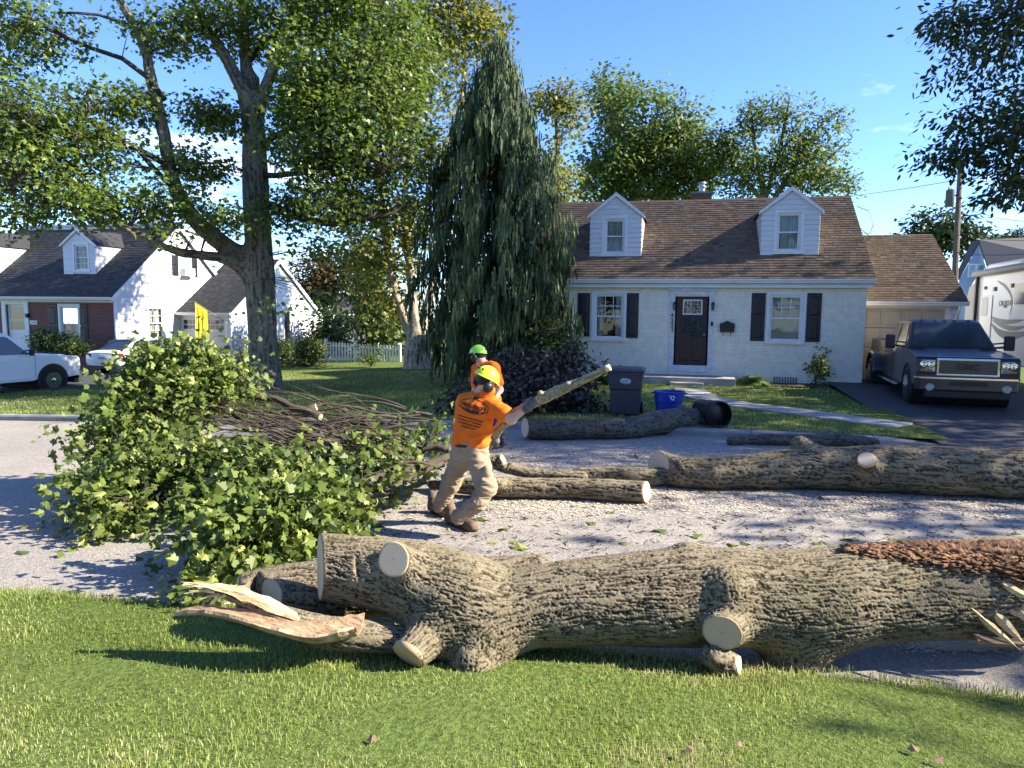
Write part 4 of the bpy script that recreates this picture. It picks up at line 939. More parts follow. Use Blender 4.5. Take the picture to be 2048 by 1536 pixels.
# --- split limb with torn wood in front
def split_limb():
    o = ad(640, 1290, 4.12); t = thing('split_limb', 'split limb with torn pale wood and a peeled slab on the grass', 'branch', (o[0], o[1], 0.06))
    L = LogBody(0.03)
    L.limb([PX(800, 1278, 4.2, 30), PX(720, 1273, 4.18, 32), PX(650, 1265, 4.15, 32), PX(590, 1246, 4.12, 27), PX(530, 1218, 4.1, 19), PX(470, 1192, 4.1, 13), PX(415, 1178, 4.1, 7)], 12)
    L.build('bark', t, 0.008, amp=0.006, freq=90, seed=9)
    r = random.Random(3)
    # torn upper surface
    g = []
    for i in range(15):
        s = i/14; c = np.array(resample(np.array([PX(600, 1238, 4.07, 1)[:3], PX(530, 1208, 4.06, 1)[:3], PX(470, 1184, 4.06, 1)[:3], PX(415, 1172, 4.07, 1)[:3], PX(366, 1169, 4.08, 1)[:3]]), 15)[i])
        w = (0.006+0.05*math.sin(math.pi*min(1, s*1.25+0.02)))*(1+0.3*r.uniform(-1, 1))
        g.append([c+UP*w*0.7+FW*0.03, c+UP*w*0.25-FW*0.012, c-UP*w*0.5-FW*0.018, c-UP*w*0.95+FW*0.012])
    q = MB(); q.grid(g); q.build('torn_wood', M_TORN, t)
    for (a, b) in (((425, 1176), (362, 1164)), ((430, 1184), (378, 1182)), ((440, 1190), (395, 1200)), ((410, 1172), (372, 1174)), ((420, 1180), (366, 1188)), ((452, 1190), (420, 1208))):
        q = MB(); p0, p1 = ad(*a, 4.07), ad(*b, 4.06); q.tube([p0, (p0+p1)/2+UP*0.006, p1], [0.012, 0.008, 0.001], 5); q.build('splinter', M_TORN, t)
    # peeled slab: a curved shell, hollow side up
    ctr = resample(np.array([ad(720, 1262, 4.05), ad(640, 1278, 3.98), ad(560, 1262, 3.97), ad(480, 1238, 4.0), ad(410, 1224, 4.03), ad(350, 1226, 4.05)]), 22)
    inn, out = [], []
    for i, c in enumerate(ctr):
        s = i/21; w = (0.135*(1-s)**0.75+0.012)*(1+0.10*r.uniform(-1, 1)); rowi, rowo = [], []
        for k in range(9):
            a = (k/8-0.5)*2.3; off = FW*math.sin(a)*w+np.array((0, 0, 1))*(1-math.cos(a))*w*0.9
            j = 0.006*r.uniform(-1, 1); rowi.append(c+off*(1-0.02)+np.array((0, 0, j))); rowo.append(c+off*1.10-np.array((0, 0, 0.018)))
        inn.append(rowi); out.append(rowo)
    q = MB(); q.grid(inn); q.build('slab_inner_face', M_TORN2, t, smooth=True)
    q = MB(); q.grid(out)
    for e in (0, 8): q.grid([[a[e], b[e]] for a, b in zip(inn, out)])
    q.build('slab_bark', pm('slab_edge_wood', (0.50, 0.38, 0.24), (0.20, 0.13, 0.08), 14, 0.9, 0.6, 50), t)
split_limb()
# --- logs on the road
def simple_log(name, label, limbs, cuts, h=0.018, m=None, amp=0.010, freq=52, seed=0, blend=0.07, lump=0.014):
    P0 = limbs[0][0]; o = np.array(P0[:3]); t = thing(name, label, 'log', (o[0], o[1], o[2]-P0[3]), group=None)
    L = LogBody(blend)
    for q in limbs: L.limb(q, max(4, len(q)*2))
    for c in cuts: L.cut(*c)
    L.build('bark', t, h, amp=amp, freq=freq, m=m, seed=seed, alpha=0.14, lump=lump)
    for i in range(len(cuts)): L.cut_face(i, t)
    return t
def rest(px0, pyb, rp, z=0.0):
    """limb point whose underside rests on the ground: pixel of the underside + radius in px"""
    g = ag(px0, pyb, z); d = (g-CAM)@FW; r = rp/F_PX*d; return (g[0], g[1]+r*0.25, g[2]+r, r)
simple_log('long_log', 'long thick log reaching out of the picture with a cut fork', [[rest(1312, 968, 26), rest(1390, 978, 31), rest(1480, 978, 33), rest(1600, 978, 39), rest(1750, 985, 46), rest(1900, 992, 49), rest(2090, 1001, 51)],
    [rest(1400, 970, 28), tuple(np.array(ad(1345, 934, (ag(1345, 968)-CAM)@FW))) + (0.15,), tuple(np.array(ad(1290, 916, (ag(1345, 968)-CAM)@FW))) + (0.15,)],
    [rest(1640, 978, 38), PX(1615, 905, 8.95, 24), PX(1600, 890, 9.0, 18)], [PX(1745, 940, 8.75, 32), PX(1735, 924, 8.52, 18), PX(1732, 916, 8.42, 17)]],
    [(ad(1316, 927, (ag(1345, 968)-CAM)@FW), camdir(-0.86, 0.15, 0.5), 0.15), (ad(1735, 918, 8.45), camdir(-0.25, 0.75, 0.6), 0.11)], seed=11, h=0.016)
simple_log('log_end', 'short log end showing behind the long thick log', [[rest(1525, 948, 22, 0.0), rest(1600, 950, 24), rest(1680, 955, 22)]], [(np.array(rest(1528, 948, 22)[:3]), camdir(-0.9, 0.1, 0.4), 0.16)], seed=12)
simple_log('straight_log', 'straight log beside the worker with its sawn end towards the driveway', [[rest(862, 976, 7), rest(915, 988, 16), rest(1000, 995, 19), rest(1100, 996, 20), rest(1200, 1001, 21), rest(1310, 1008, 22)], [rest(1010, 990, 14), PX(985, 962, 7.9, 9), PX(970, 955, 8.0, 7)]],
    [(np.array(rest(1293, 1006, 22)[:3]), camdir(0.86, 0.05, 0.5), 0.125)], seed=13, h=0.014)
simple_log('crooked_log', 'middling log with a pale sawn left end between straight log and long log', [[rest(1140, 965, 14), rest(1200, 966, 16), rest(1270, 971, 18), rest(1330, 973, 18)]], [(np.array(rest(1152, 965, 14.5)[:3]), camdir(-0.8, 0.05, 0.55), 0.09)], seed=14, h=0.018)
simple_log('thin_log', 'thin log bending out of the brush behind the worker', [[PX(900, 905, 8.6, 8), PX(960, 912, 8.7, 10), PX(1000, 932, 8.75, 11), PX(1060, 946, 8.75, 11), PX(1120, 951, 8.7, 11), PX(1165, 953, 8.7, 11)], [PX(985, 922, 8.75, 9), PX(1003, 917, 8.7, 8), PX(1012, 915, 8.7, 8)]], [(ad(1005, 917, 8.7), camdir(0.85, 0.3, 0.4), 0.05)], seed=15, h=0.016)
simple_log('kerb_log', 'thick crooked log lying along the kerb before the dark wheeled bin', [[rest(1040, 876, 20), rest(1100, 878, 20), rest(1180, 878, 20), rest(1260, 876, 20), rest(1310, 870, 23), rest(1370, 864, 24), rest(1432, 862, 22)], [rest(1380, 862, 20), PX(1365, 826, 13.2, 12), PX(1362, 818, 13.2, 9)]],
    [(np.array(rest(1048, 876, 20)[:3]), camdir(-0.93, 0.02, 0.3), 0.18), (np.array(rest(1428, 862, 22)[:3]), camdir(0.9, 0.1, 0.35), 0.2)], m=M_BARK3, seed=16, h=0.026)
simple_log('dark_log', 'slim dark log beside the kerb near the driveway entrance', [[rest(1462, 890, 8), rest(1510, 890, 11), rest(1600, 891, 11), rest(1700, 893, 12), rest(1752, 894, 8)], [rest(1640, 889, 11), PX(1660, 868, 12.6, 9), PX(1600, 866, 12.7, 7)]], [], m=M_BARK3, seed=17, h=0.024)
g_ = ag(1445, 1335, 0.05); simple_log('small_round', 'small stub of log on the grass edge under the trunk', [[PX(1425, 1312, 4.12, 22), PX(1445, 1322, 4.14, 24), PX(1470, 1330, 4.16, 20)]], [(ad(1472, 1325, 4.1), camdir(0.8, 0.1, 0.5), 0.06)], seed=18, h=0.012)
# ================================================================== FOLIAGE
LEAF = {
 'maple': [(0, 0), (.17, -.10), (.36, -.07), (.42, .05), (.36, .16), (.54, .24), (.66, .42), (.48, .47), (.44, .62), (.24, .60), (.14, .80), (0, 1.0)],
 'maple_s': [(0, 0), (.38, .02), (.56, .44), (.2, .55), (0, 1.0)],
 'oval': [(0, 0), (.24, .3), (.22, .65), (0, 1.0)],
 'narrow': [(0, 0), (.13, .3), (.11, .7), (0, 1.0)],
 'strand': [(0, 0), (.058, .15), (.035, .38), (.06, .55), (0, 1.0)],
}
def unit(v): return v/(np.linalg.norm(v, axis=-1, keepdims=True)+1e-9)
def leaves(name, C, D, N, size, tint, shape, m, parent, fold=0.28, wid=1.0):
    """C base points, D tip directions, N face normals"""
    h = np.array(LEAF[shape]); k = len(h); n = len(C)
    N = unit(N); D = unit(D-N*(D*N).sum(1)[:, None]); S_ = np.cross(D, N)
    T = np.zeros((2, k, 3)); T[0, :, 0] = h[:, 0]*wid; T[1, :, 0] = -h[:, 0]*wid; T[:, :, 1] = h[:, 1]; T[:, :, 2] = -fold*np.abs(h[:, 0])-0.16*h[:, 1]**2
    T = T.reshape(-1, 3)
    V = C[:, None]+size[:, None, None]*(T[None, :, 0:1]*S_[:, None]+T[None, :, 1:2]*D[:, None]+T[None, :, 2:3]*N[:, None])
    i = (np.arange(n)*2*k)[:, None]
    A = i+np.arange(k)[None, :]; B = i+k+np.arange(k)[::-1][None, :]
    me = npmesh(name, V.reshape(-1, 3)-chain_loc(parent), [A, B], m, attrs={'tint': ('FACE', 'FLOAT', np.r_[tint, tint])})
    o = obj(name, me, parent); o['kind'] = 'stuff'; return o
def blob_points(ells, n):
    """clump centres spread through ellipsoids, thicker towards the shell; ells: (centre, radii, weight)"""
    w = np.array([e[2] for e in ells], float); w /= w.sum(); idx = rng.choice(len(ells), n, p=w)
    d = unit(rng.normal(size=(n, 3))); r = rng.random(n)**0.42
    c = np.array([e[0] for e in ells])[idx]; R = np.array([e[1] for e in ells])[idx]
    return c+d*R*r[:, None], unit(d/R), idx
def E_(px, py, d, rx, ry, dep=None, w=None):
    """crown lobe given by its place in the picture, depth and size in photo pixels"""
    k = d/F_PX; c = ad(px, py, d); dep = dep or (rx+ry)/2
    return (c, np.array([rx*k, dep*k, ry*k]), w or rx*ry*k*k)
def crown(parent, ells, nclump, per, clr, size, shape, m, droop=0.25, name='crown', tsd=0.13, tmean=0.45, flat=0.6, wid=1.0, horiz=0.75, seedgap=None, gap=None):
    cc, out, idx = blob_points(ells, nclump)
    if gap is not None:
        k = vnoise(cc*gap[0], gap[2])+0.4*vnoise(cc*gap[0]*2.1, gap[2]+1) > gap[1]; cc, out = cc[k], out[k]
    n = len(cc); pn = np.maximum(3, rng.poisson(per, n)); ci = np.repeat(np.arange(n), pn); N_ = len(ci)
    off = rng.normal(size=(N_, 3))*clr; off[:, 2] *= flat
    C = cc[ci]+off; ct = rng.normal(0, tsd, n)
    nrm = rng.normal(size=(N_, 3))*0.55+np.array([0, 0, horiz])+out[ci]*0.35
    D = off/(clr)+out[ci]*0.6+rng.normal(size=(N_, 3))*0.5; D[:, 2] -= droop*2
    t = np.clip(tmean+ct[ci]+rng.normal(0, 0.13, N_), 0, 1)
    leaves(name, C, D, nrm, size*rng.uniform(0.65, 1.25, N_), t, shape, m, parent, wid=wid)
    return cc
def twigs(parent, tips, limbs, m, every=1, r0=0.012, r1=0.003, name='twigs', lim=6.0, n=5):
    """thin branches from the nearest limb point out to the leaf clumps"""
    L = np.concatenate([l[:, :3] for l in limbs]); q = MB(); cnt = 0
    for p in tips[::every]:
        d = np.linalg.norm(L-p, axis=1)+np.maximum(0, L[:, 2]-p[2])*0.8; j = int(np.argmin(d)); a = L[j]; l = np.linalg.norm(p-a)
        if l > lim: continue
        mid = a*0.5+p*0.5+np.array([random.uniform(-.1, .1)*l, random.uniform(-.1, .1)*l, random.uniform(.02, .12)*l])
        q.tube([a, a*.62+mid*.38+np.array([0, 0, .02*l]), mid, p], [r0*(0.6+0.25*l), r0*0.8, r0*0.55, r1], 4, cap=False); cnt += 1
    if not q.v: return None
    o = q.build(name, m, parent); o['kind'] = 'stuff'; return o
M_TWIG = pm('twig_bark', (0.085, 0.072, 0.058), (0.045, 0.038, 0.03), 12, 0.9)
M_MAPLE = _leafmat('maple_leaves', (0.036, 0.075, 0.012), (0.150, 0.225, 0.034), 0.45, 0.42, (0.26, 0.28, 0.05), 0.5)
M_YELLOW = _leafmat('yellowing_leaves', (0.060, 0.088, 0.014), (0.215, 0.230, 0.038), 0.45, 0.5, (0.34, 0.24, 0.04), 0.3)
M_BACK = _leafmat('backlit_leaves', (0.038, 0.072, 0.014), (0.135, 0.200, 0.040), 0.45, 0.5, (0.16, 0.19, 0.045), 0.3)  # mid green shared by background trees, hosta and young shrub
M_DARKLEAF = _leafmat('dark_green_leaves', (0.014, 0.032, 0.010), (0.050, 0.088, 0.022), 0.22, 0.45, (0.08, 0.11, 0.03), 0.35)
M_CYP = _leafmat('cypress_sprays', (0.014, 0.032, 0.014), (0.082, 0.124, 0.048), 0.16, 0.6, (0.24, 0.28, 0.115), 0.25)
M_PURPLE = _leafmat('withered_leaves', (0.016, 0.014, 0.010), (0.054, 0.048, 0.034), 0.12, 0.45, (0.11, 0.105, 0.075), 0.45)
M_BRONZE = _leafmat('bronze_leaves', (0.045, 0.036, 0.012), (0.150, 0.105, 0.030), 0.35, 0.5, (0.22, 0.13, 0.05), 0.3)
M_BOX = _leafmat('hedge_leaves', (0.022, 0.042, 0.010), (0.090, 0.130, 0.028), 0.25, 0.5, (0.15, 0.18, 0.05), 0.3)

def trunk_mesh(t, limbs, h, m=None, amp=0.012, freq=18, seed=0, blend=0.12):
    L = LogBody(blend)
    for q in limbs: L.ch.append((q, blend))
    return L.build('trunk', t, h, amp=amp, freq=freq, m=m or M_BARK2, seed=seed, lump=0.012)
def limb_tubes(t, limbs, m=None, name='limb', n=9):
    for q in limbs:
        b = MB(); b.tube([p[:3] for p in q], [p[3] for p in q], n); o = b.build(name, m or M_BARK2, t, smooth=True)
def poly(pts, n): return resample(np.array([PX(*p) for p in pts]), n)

# --- the street maple
def maple():
    D = 20.6
    base_ = ad(530, 782, D); t = thing('maple_tree', 'big street maple with forked grey trunk on the front lawn', 'tree', (base_[0], base_[1], base_[2]))
    main = poly([(532, 800, D, 38), (531, 772, D, 32), (527, 720, D, 28.5), (524, 640, D, 27), (520, 560, D, 28), (518, 500, D, 26), (514, 430, D, 25), (510, 340, D, 24), (508, 270, D, 22), (502, 205, D, 19)], 20)
    left = poly([(518, 560, D, 22), (490, 520, D, 19), (440, 485, D-.2, 17), (390, 440, D-.5, 15), (352, 380, D-.8, 13), (335, 310, D-1, 12), (322, 240, D-1, 11), (300, 150, D-1, 10), (288, 90, D-1, 9), (250, 20, D-1, 7), (225, -30, D-1, 6)], 18)
    low = poly([(515, 560, D, 16), (470, 525, D-.3, 12), (420, 512, D-.8, 9), (360, 505, D-1.4, 8), (300, 480, D-2, 6), (230, 450, D-2.4, 4)], 10)
    roots = [poly([(528, 745, D, 20), (506, 784, D-.3, 11), (494, 797, D-.5, 6)], 4), poly([(534, 745, D, 20), (552, 782, D-.4, 12), (564, 796, D-.6, 6)], 4)]
    up1 = poly([(505, 215, D, 15), (470, 150, D-.2, 12), (440, 95, D-.4, 10), (405, 40, D-.5, 8), (380, -30, D-.6, 6)], 8)
    up2 = poly([(502, 210, D, 14), (492, 130, D+.2, 11), (490, 60, D+.3, 9), (485, -40, D+.4, 7)], 7)
    up3 = poly([(508, 230, D, 13), (535, 165, D-.3, 10), (556, 110, D-.5, 9), (578, 50, D-.6, 7), (588, -30, D-.7, 6)], 8)
    stub = poly([(506, 215, D+.2, 10), (510, 160, D+.3, 8)], 3)
    trunk_mesh(t, [main, left, low]+roots+[up1, up2, up3, stub], 0.045, seed=21, amp=0.02, freq=13, blend=0.22)
    sec = [poly([(545, 412, D-.2, 10), (590, 432, D-.6, 8), (660, 447, D-1, 7), (730, 440, D-1.3, 5), (790, 425, D-1.5, 3)], 7),
           poly([(335, 330, D-1, 7), (280, 300, D-1.6, 5), (230, 275, D-2, 4), (170, 240, D-2.4, 3)], 6), poly([(330, 200, D-1, 6), (270, 130, D-1.3, 5), (180, 95, D-1.6, 4), (100, 60, D-2, 3), (10, 10, D-2.2, 2)], 7),
           poly([(350, 380, D-.9, 6), (300, 330, D-1.4, 5), (245, 280, D-2, 4), (90, 270, D-3, 3)], 6), poly([(300, 480, D-2, 5), (200, 420, D-2.6, 4), (120, 390, D-3, 3), (40, 360, D-3.4, 2)], 6),
           poly([(580, 60, D-.6, 6), (640, 20, D-.8, 4), (720, -20, D-1, 3)], 5), poly([(512, 300, D, 8), (570, 260, D-.6, 6), (650, 240, D-1, 5), (740, 230, D-1.5, 3)], 6), poly([(512, 350, D, 7), (580, 350, D-.6, 5), (680, 330, D-1.2, 4), (760, 340, D-1.5, 3)], 6),
           poly([(490, 230, D, 6), (450, 235, D-.3, 4), (400, 250, D-.6, 3)], 4), poly([(280, 60, D-1, 4), (200, 30, D-1.4, 3), (110, 25, D-2, 2)], 5), poly([(500, 120, D+.2, 6), (560, 60, D+.6, 4), (640, 90, D+1, 3), (720, 110, D+1, 2)], 6)]
    limb_tubes(t, sec)
    ells = [E_(90, 235, 18, 105, 75, 130), E_(60, 330, 18, 120, 85, 150), E_(190, 300, 18.5, 95, 55, 120), E_(70, 60, 18.6, 100, 55, 110, 1.0), E_(150, 400, 18, 130, 50, 120), E_(265, 425, 18.6, 90, 40, 110), E_(350, 400, 19, 60, 45, 100), E_(40, 440, 18, 70, 30, 100),
            E_(400, 330, 20, 50, 45, 90, .8), E_(428, 235, 20, 50, 38, 70, .9), E_(250, 210, 19, 60, 35, 90, .7), E_(340, 60, 19.5, 80, 45, 100, .9), E_(430, 35, 20, 80, 45, 110), E_(520, 60, 20.5, 80, 60, 110), E_(590, 30, 20, 90, 45, 110),
            E_(680, 140, 19.8, 110, 110, 170, 4), E_(640, 290, 19.8, 95, 105, 170, 3.4), E_(760, 250, 19.5, 100, 130, 170, 4), E_(690, 400, 19.4, 110, 55, 140, 1.9), E_(800, 120, 20, 70, 100, 130, 2.2), E_(720, 20, 20, 130, 60, 150, 2.4), E_(580, 420, 20, 45, 45, 70, .6), E_(590, 180, 20.2, 50, 90, 80, 1.1), E_(460, 440, 19, 70, 30, 80, .5), E_(330, 470, 18.4, 60, 18, 70, .35),
            E_(820, 350, 20, 50, 70, 90, .9), E_(-60, 200, 19, 130, 190, 160, 3), E_(300, -90, 20, 320, 70, 190, 3), E_(650, -80, 20, 200, 80, 160, 2), E_(620, 500, 20.5, 60, 30, 60, .3), E_(560, 610, 18.5, 60, 14, 40, .12), E_(650, 600, 20, 40, 18, 40, .12)]
    cc = crown(t, ells, 3400, 19, 0.27, 0.122, 'maple_s', M_MAPLE, gap=(0.75, -0.42, 50))
    limbs = [main[8:], left, low, up1, up2, up3]+sec
    twigs(t, cc, limbs, M_TWIG, every=1, r0=0.016, lim=4.5)
maple()

def small_tree(name, label, basept, stems, ells, ncl, per, clr, size, shape, m, bark=None, gap=None, tw=5, th=0.06, **k):
    t = thing(name, label, 'tree', tuple(basept))
    b = MB()
    if stems:
        L = LogBody(0.1)
        for q in stems: L.ch.append((q, 0.1))
        L.build('trunk', t, th, amp=0.012, freq=12, m=bark or M_BARK2, seed=3, lump=0.02)
    cc = crown(t, ells, ncl, per, clr, size, shape, m, gap=gap, **k)
    if stems and tw: twigs(t, cc, stems, M_TWIG, every=tw, r0=0.02, lim=6)
    return t
# --- tall multi-stem tree with yellowing leaves
def birch():
    D = 28.5; b0 = ad(835, 742, D)
    M_PALE = _barkmat('pale_bark', (0.40, 0.34, 0.26), (0.12, 0.10, 0.075), (0.20, 0.18, 0.12), 30)
    stems = [poly([(838, 742, D, 34), (835, 700, D, 26), (832, 660, D, 14), (826, 600, D, 9), (818, 520, D, 8), (812, 440, D, 7), (812, 330, D, 6), (840, 200, D, 5), (860, 80, D, 3)], 14),
             poly([(836, 690, D, 14), (810, 640, D, 10), (785, 560, D, 9), (772, 470, D, 8), (760, 380, D, 6), (745, 280, D, 4)], 9),
             poly([(840, 690, D, 12), (855, 610, D, 8), (872, 520, D, 7), (890, 400, D, 6), (908, 280, D, 6), (926, 170, D, 5), (934, 60, D, 3)], 11),
             poly([(838, 700, D, 16), (868, 665, D, 12), (884, 640, D, 8)], 4), poly([(815, 470, D, 5), (795, 400, D, 4), (740, 340, D, 3)], 4)]
    ells = [E_(900, 120, D, 95, 120, 120, 2.4), E_(960, 60, D, 55, 85, 80, 1.3), E_(870, 280, D, 80, 90, 110, 1.6), E_(830, 30, D, 100, 90, 110, 1.6), E_(960, 190, D, 45, 70, 60, .7), E_(790, 470, D, 90, 90, 110, 1.5), E_(860, 430, D, 60, 80, 80, .9), E_(770, 590, D+1, 70, 90, 80, 1.2), E_(700, 500, D+2, 50, 50, 80, .6), E_(900, -60, D, 120, 60, 100, 1)]
    small_tree('multi_stem_tree', 'tall tree with several pale stems and yellowing leaves beside the weeping cypress', (b0[0], b0[1], b0[2]), stems, ells, 1250, 14, 0.34, 0.17, 'maple_s', M_YELLOW, M_PALE, gap=(0.6, -0.25, 61), tsd=0.2, tmean=0.42)
birch()
# --- weeping cypress
def cypress():
    X0, Y0 = -5.35, 20.4; zb = float(gz(X0, Y0)); apex = ad(1008, 98, 21.3); H = apex[2]-zb
    t = thing('weeping_cypress', 'dark weeping cypress with hanging sprays left of the cream house', 'tree', (X0, Y0, zb))
    b = MB(); tr = [(X0, Y0, zb-0.1), (X0+.03, Y0, zb+H*.3), (X0-.02, Y0, zb+H*.6), (apex[0], Y0, zb+H)]; b.tube(tr, [0.24, 0.17, 0.10, 0.02], 9); b.build('trunk', M_BARK3, t, smooth=True)
    nb = 300; C = []; Dn = []; S = []; N = []; T = []; q = MB()
    for i in range(nb):
        f = (i+random.random())/nb; hz = zb+H*(0.10+0.89*f**0.95); u = (hz-zb)/H
        R = np.interp(u, [0.0, 0.12, 0.3, 0.5, 0.75, 0.93, 1.0], [1.3, 2.0, 2.3, 2.1, 1.5, 0.55, 0.04])*random.uniform(0.62, 1.14); az = i*2.39996+random.uniform(-.35, .35)
        dx, dy = math.cos(az), math.sin(az); n = 9; pts = []
        for k in range(n+1):
            s = k/n; pts.append(np.array([X0+dx*R*s, Y0+dy*R*s, hz+R*(0.30*s-0.62*s*s)]))
        q.tube(pts[:-1], np.linspace(0.022, 0.006, n), 4, cap=False)
        tb = random.gauss(0, 0.14)
        for k in range(1, n+1):
            s = k/n
            for j in range(int(2+5*s)):
                p = pts[k]+np.array([random.gauss(0, .10), random.gauss(0, .10), random.gauss(0, .05)])
                ln = random.uniform(0.28, 0.75)*(0.55+0.55*s)*(1 if u < .9 else .6)
                w = 4 if ln > 0.35 else 3
                for v in range(w):
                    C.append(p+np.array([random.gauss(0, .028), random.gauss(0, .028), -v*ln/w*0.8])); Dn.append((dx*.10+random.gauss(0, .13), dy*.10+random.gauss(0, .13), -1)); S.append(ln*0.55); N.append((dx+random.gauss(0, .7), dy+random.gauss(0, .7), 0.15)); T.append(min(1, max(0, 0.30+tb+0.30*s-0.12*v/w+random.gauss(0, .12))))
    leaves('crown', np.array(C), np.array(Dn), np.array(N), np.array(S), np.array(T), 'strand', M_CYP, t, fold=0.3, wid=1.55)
    o = q.build('branches', M_BARK3, t); o['kind'] = 'stuff'
cypress()
# --- trees behind the house
def behind_trees():
    D = 44; b0 = ad(1262, 640, D)
    st = [poly([(1262, 700, D, 14), (1250, 500, D, 11), (1246, 400, D, 9), (1240, 330, D, 7), (1225, 230, D, 4)], 8), poly([(1250, 430, D, 6), (1290, 350, D, 5), (1350, 260, D, 3)], 5), poly([(1250, 400, D, 5), (1310, 390, D, 4), (1380, 340, D, 3)], 4), poly([(1246, 400, D, 4), (1215, 330, D, 3), (1190, 260, D, 2)], 4)]
    small_tree('shade_tree', 'broad dense green tree rising behind the left dormer', (b0[0], b0[1], 0), st,
        [E_(1225, 195, D, 52, 55, 80, 1), E_(1290, 240, D, 80, 60, 110, 2), E_(1350, 270, D, 75, 80, 110, 2.2), E_(1250, 310, D, 85, 75, 110, 2.2), E_(1330, 360, D, 90, 55, 100, 1.7), E_(1400, 340, D, 50, 70, 80, 1.2), E_(1200, 370, D, 60, 50, 80, 1.1)], 1700, 15, 0.45, 0.26, 'oval', M_BACK, gap=(0.42, -0.26, 71), wid=1.3)
    D = 41; b0 = ad(1540, 640, D)
    st = [poly([(1540, 700, D, 12), (1535, 480, D, 9), (1530, 400, D, 7), (1510, 300, D, 4), (1500, 200, D, 2)], 7), poly([(1535, 420, D, 6), (1590, 330, D, 4), (1640, 250, D, 3), (1690, 215, D, 1.5)], 6), poly([(1530, 400, D, 5), (1560, 300, D, 4), (1580, 190, D, 2)], 5), poly([(1535, 430, D, 5), (1620, 350, D, 3), (1705, 275, D, 1.5)], 5), poly([(1530, 410, D, 5), (1470, 330, D, 3), (1440, 260, D, 2)], 4)]
    ells = [E_(1480, 330, D, 60, 70, 80, 1.6), E_(1550, 310, D, 80, 80, 90, 2.2), E_(1620, 330, D, 70, 65, 80, 1.6), E_(1560, 230, D, 70, 45, 60, .7), E_(1650, 255, D, 45, 45, 60, .45), E_(1680, 370, D, 35, 30, 50, .4), E_(1505, 235, D, 25, 50, 40, .35), E_(1440, 300, D, 30, 40, 40, .4)]
    small_tree('airy_tree', 'airy fan shaped tree with thin upswept branches behind the right dormer', (b0[0], b0[1], 0), st, ells, 1250, 11, 0.34, 0.25, 'narrow', M_BACK, gap=(0.5, -0.22, 72), tw=2, wid=1.7, droop=-0.3, tmean=0.5)
    D = 36; b0 = ad(1120, 640, D)
    st = [poly([(1125, 700, D, 9), (1120, 450, D, 7), (1115, 300, D, 5), (1110, 200, D, 2)], 6)]
    small_tree('slender_tree', 'slender yellow-green tree between the cypress and the cream house roof', (b0[0], b0[1], 0), st, [E_(1085, 215, D, 38, 50, 50, 1), E_(1135, 220, D, 30, 60, 50, 1), E_(1115, 320, D, 45, 60, 60, 1.3), E_(1105, 400, D, 50, 45, 60, 1)], 420, 12, 0.34, 0.22, 'oval', M_YELLOW, gap=(0.7, -0.25, 73), wid=1.2, tmean=0.4)
    D = 62
    for px, py, rx, ry, lb in ((1880, 455, 62, 42, 'leafy tree standing behind the garage roof and utility pole'),):
        b0 = ad(px, 560, D); small_tree('distant_tree', lb, (b0[0], b0[1], 0), [poly([(px, 620, D, 6), (px, 500, D, 5), (px-4, 450, D, 3)], 4)], [E_(px, py, D, rx, ry, 60), E_(px+40, py+25, D, 45, 35, 40, .5*rx*ry*(D/F_PX)**2), E_(px-40, py+20, D, 30, 22, 40, .3*rx*ry*(D/F_PX)**2)], 330, 11, 0.6, 0.42, 'oval', M_DARKLEAF, gap=(0.4, -0.3, 74), wid=1.2)
    for px, py, lb in ((1985, 478, 'small distant conifer above the far grey roof'), (2040, 474, 'second distant conifer at the right edge above the far grey roof')):
        D = 75; b0 = ad(px, 560, D); small_tree('conifer', lb, (b0[0], b0[1], 0), [poly([(px, 600, D, 3), (px, 470, D, 2)], 3)], [E_(px, py+12, D, 22, 10, 22, 1), E_(px, py, D, 12, 12, 14, .5)], 130, 12, 0.5, 0.4, 'narrow', M_DARKLEAF, tw=0, wid=1.6)
    D = 46; b0 = ad(650, 660, D)
    small_tree('bronze_tree', 'bronze leaved tree behind the garage of the white house', (b0[0], b0[1], -0.5), [poly([(655, 700, D, 8), (650, 600, D, 6), (640, 520, D, 4)], 4)], [E_(640, 545, D, 60, 45, 60, 1.5), E_(690, 560, D, 50, 55, 60, 1.3), E_(630, 590, D, 45, 35, 50, 1)], 420, 12, 0.45, 0.26, 'oval', M_BRONZE, tmean=0.5, wid=1.2)
    D = 34; b0 = ad(740, 690, D)
    t = thing('arborvitae', 'tall green arborvitae behind the picket fence', 'shrub', (b0[0], b0[1], -0.4)); crown(t, [E_(735, 610, D, 36, 110, 40, 1.5), E_(765, 650, D, 40, 70, 40, 1), E_(745, 530, D, 26, 60, 30, .7)], 420, 12, 0.22, 0.24, 'narrow', M_BOX, horiz=0.2, droop=-0.5, wid=1.8)
    D = 40
    for px, w, lb in ((665, 50, 'dark hedge under the small shed roof'), (800, 60, 'dark undergrowth behind the multi stem tree')):
        b0 = ad(px, 700, D); t = thing('hedge', lb, 'hedge', (b0[0], b0[1], -0.5)); crown(t, [E_(px, 655, D, w, 36, 40, 1), E_(px-10, 690, D, w, 30, 40, 1)], 240, 14, 0.34, 0.22, 'oval', M_DARKLEAF, wid=1.3)
behind_trees()
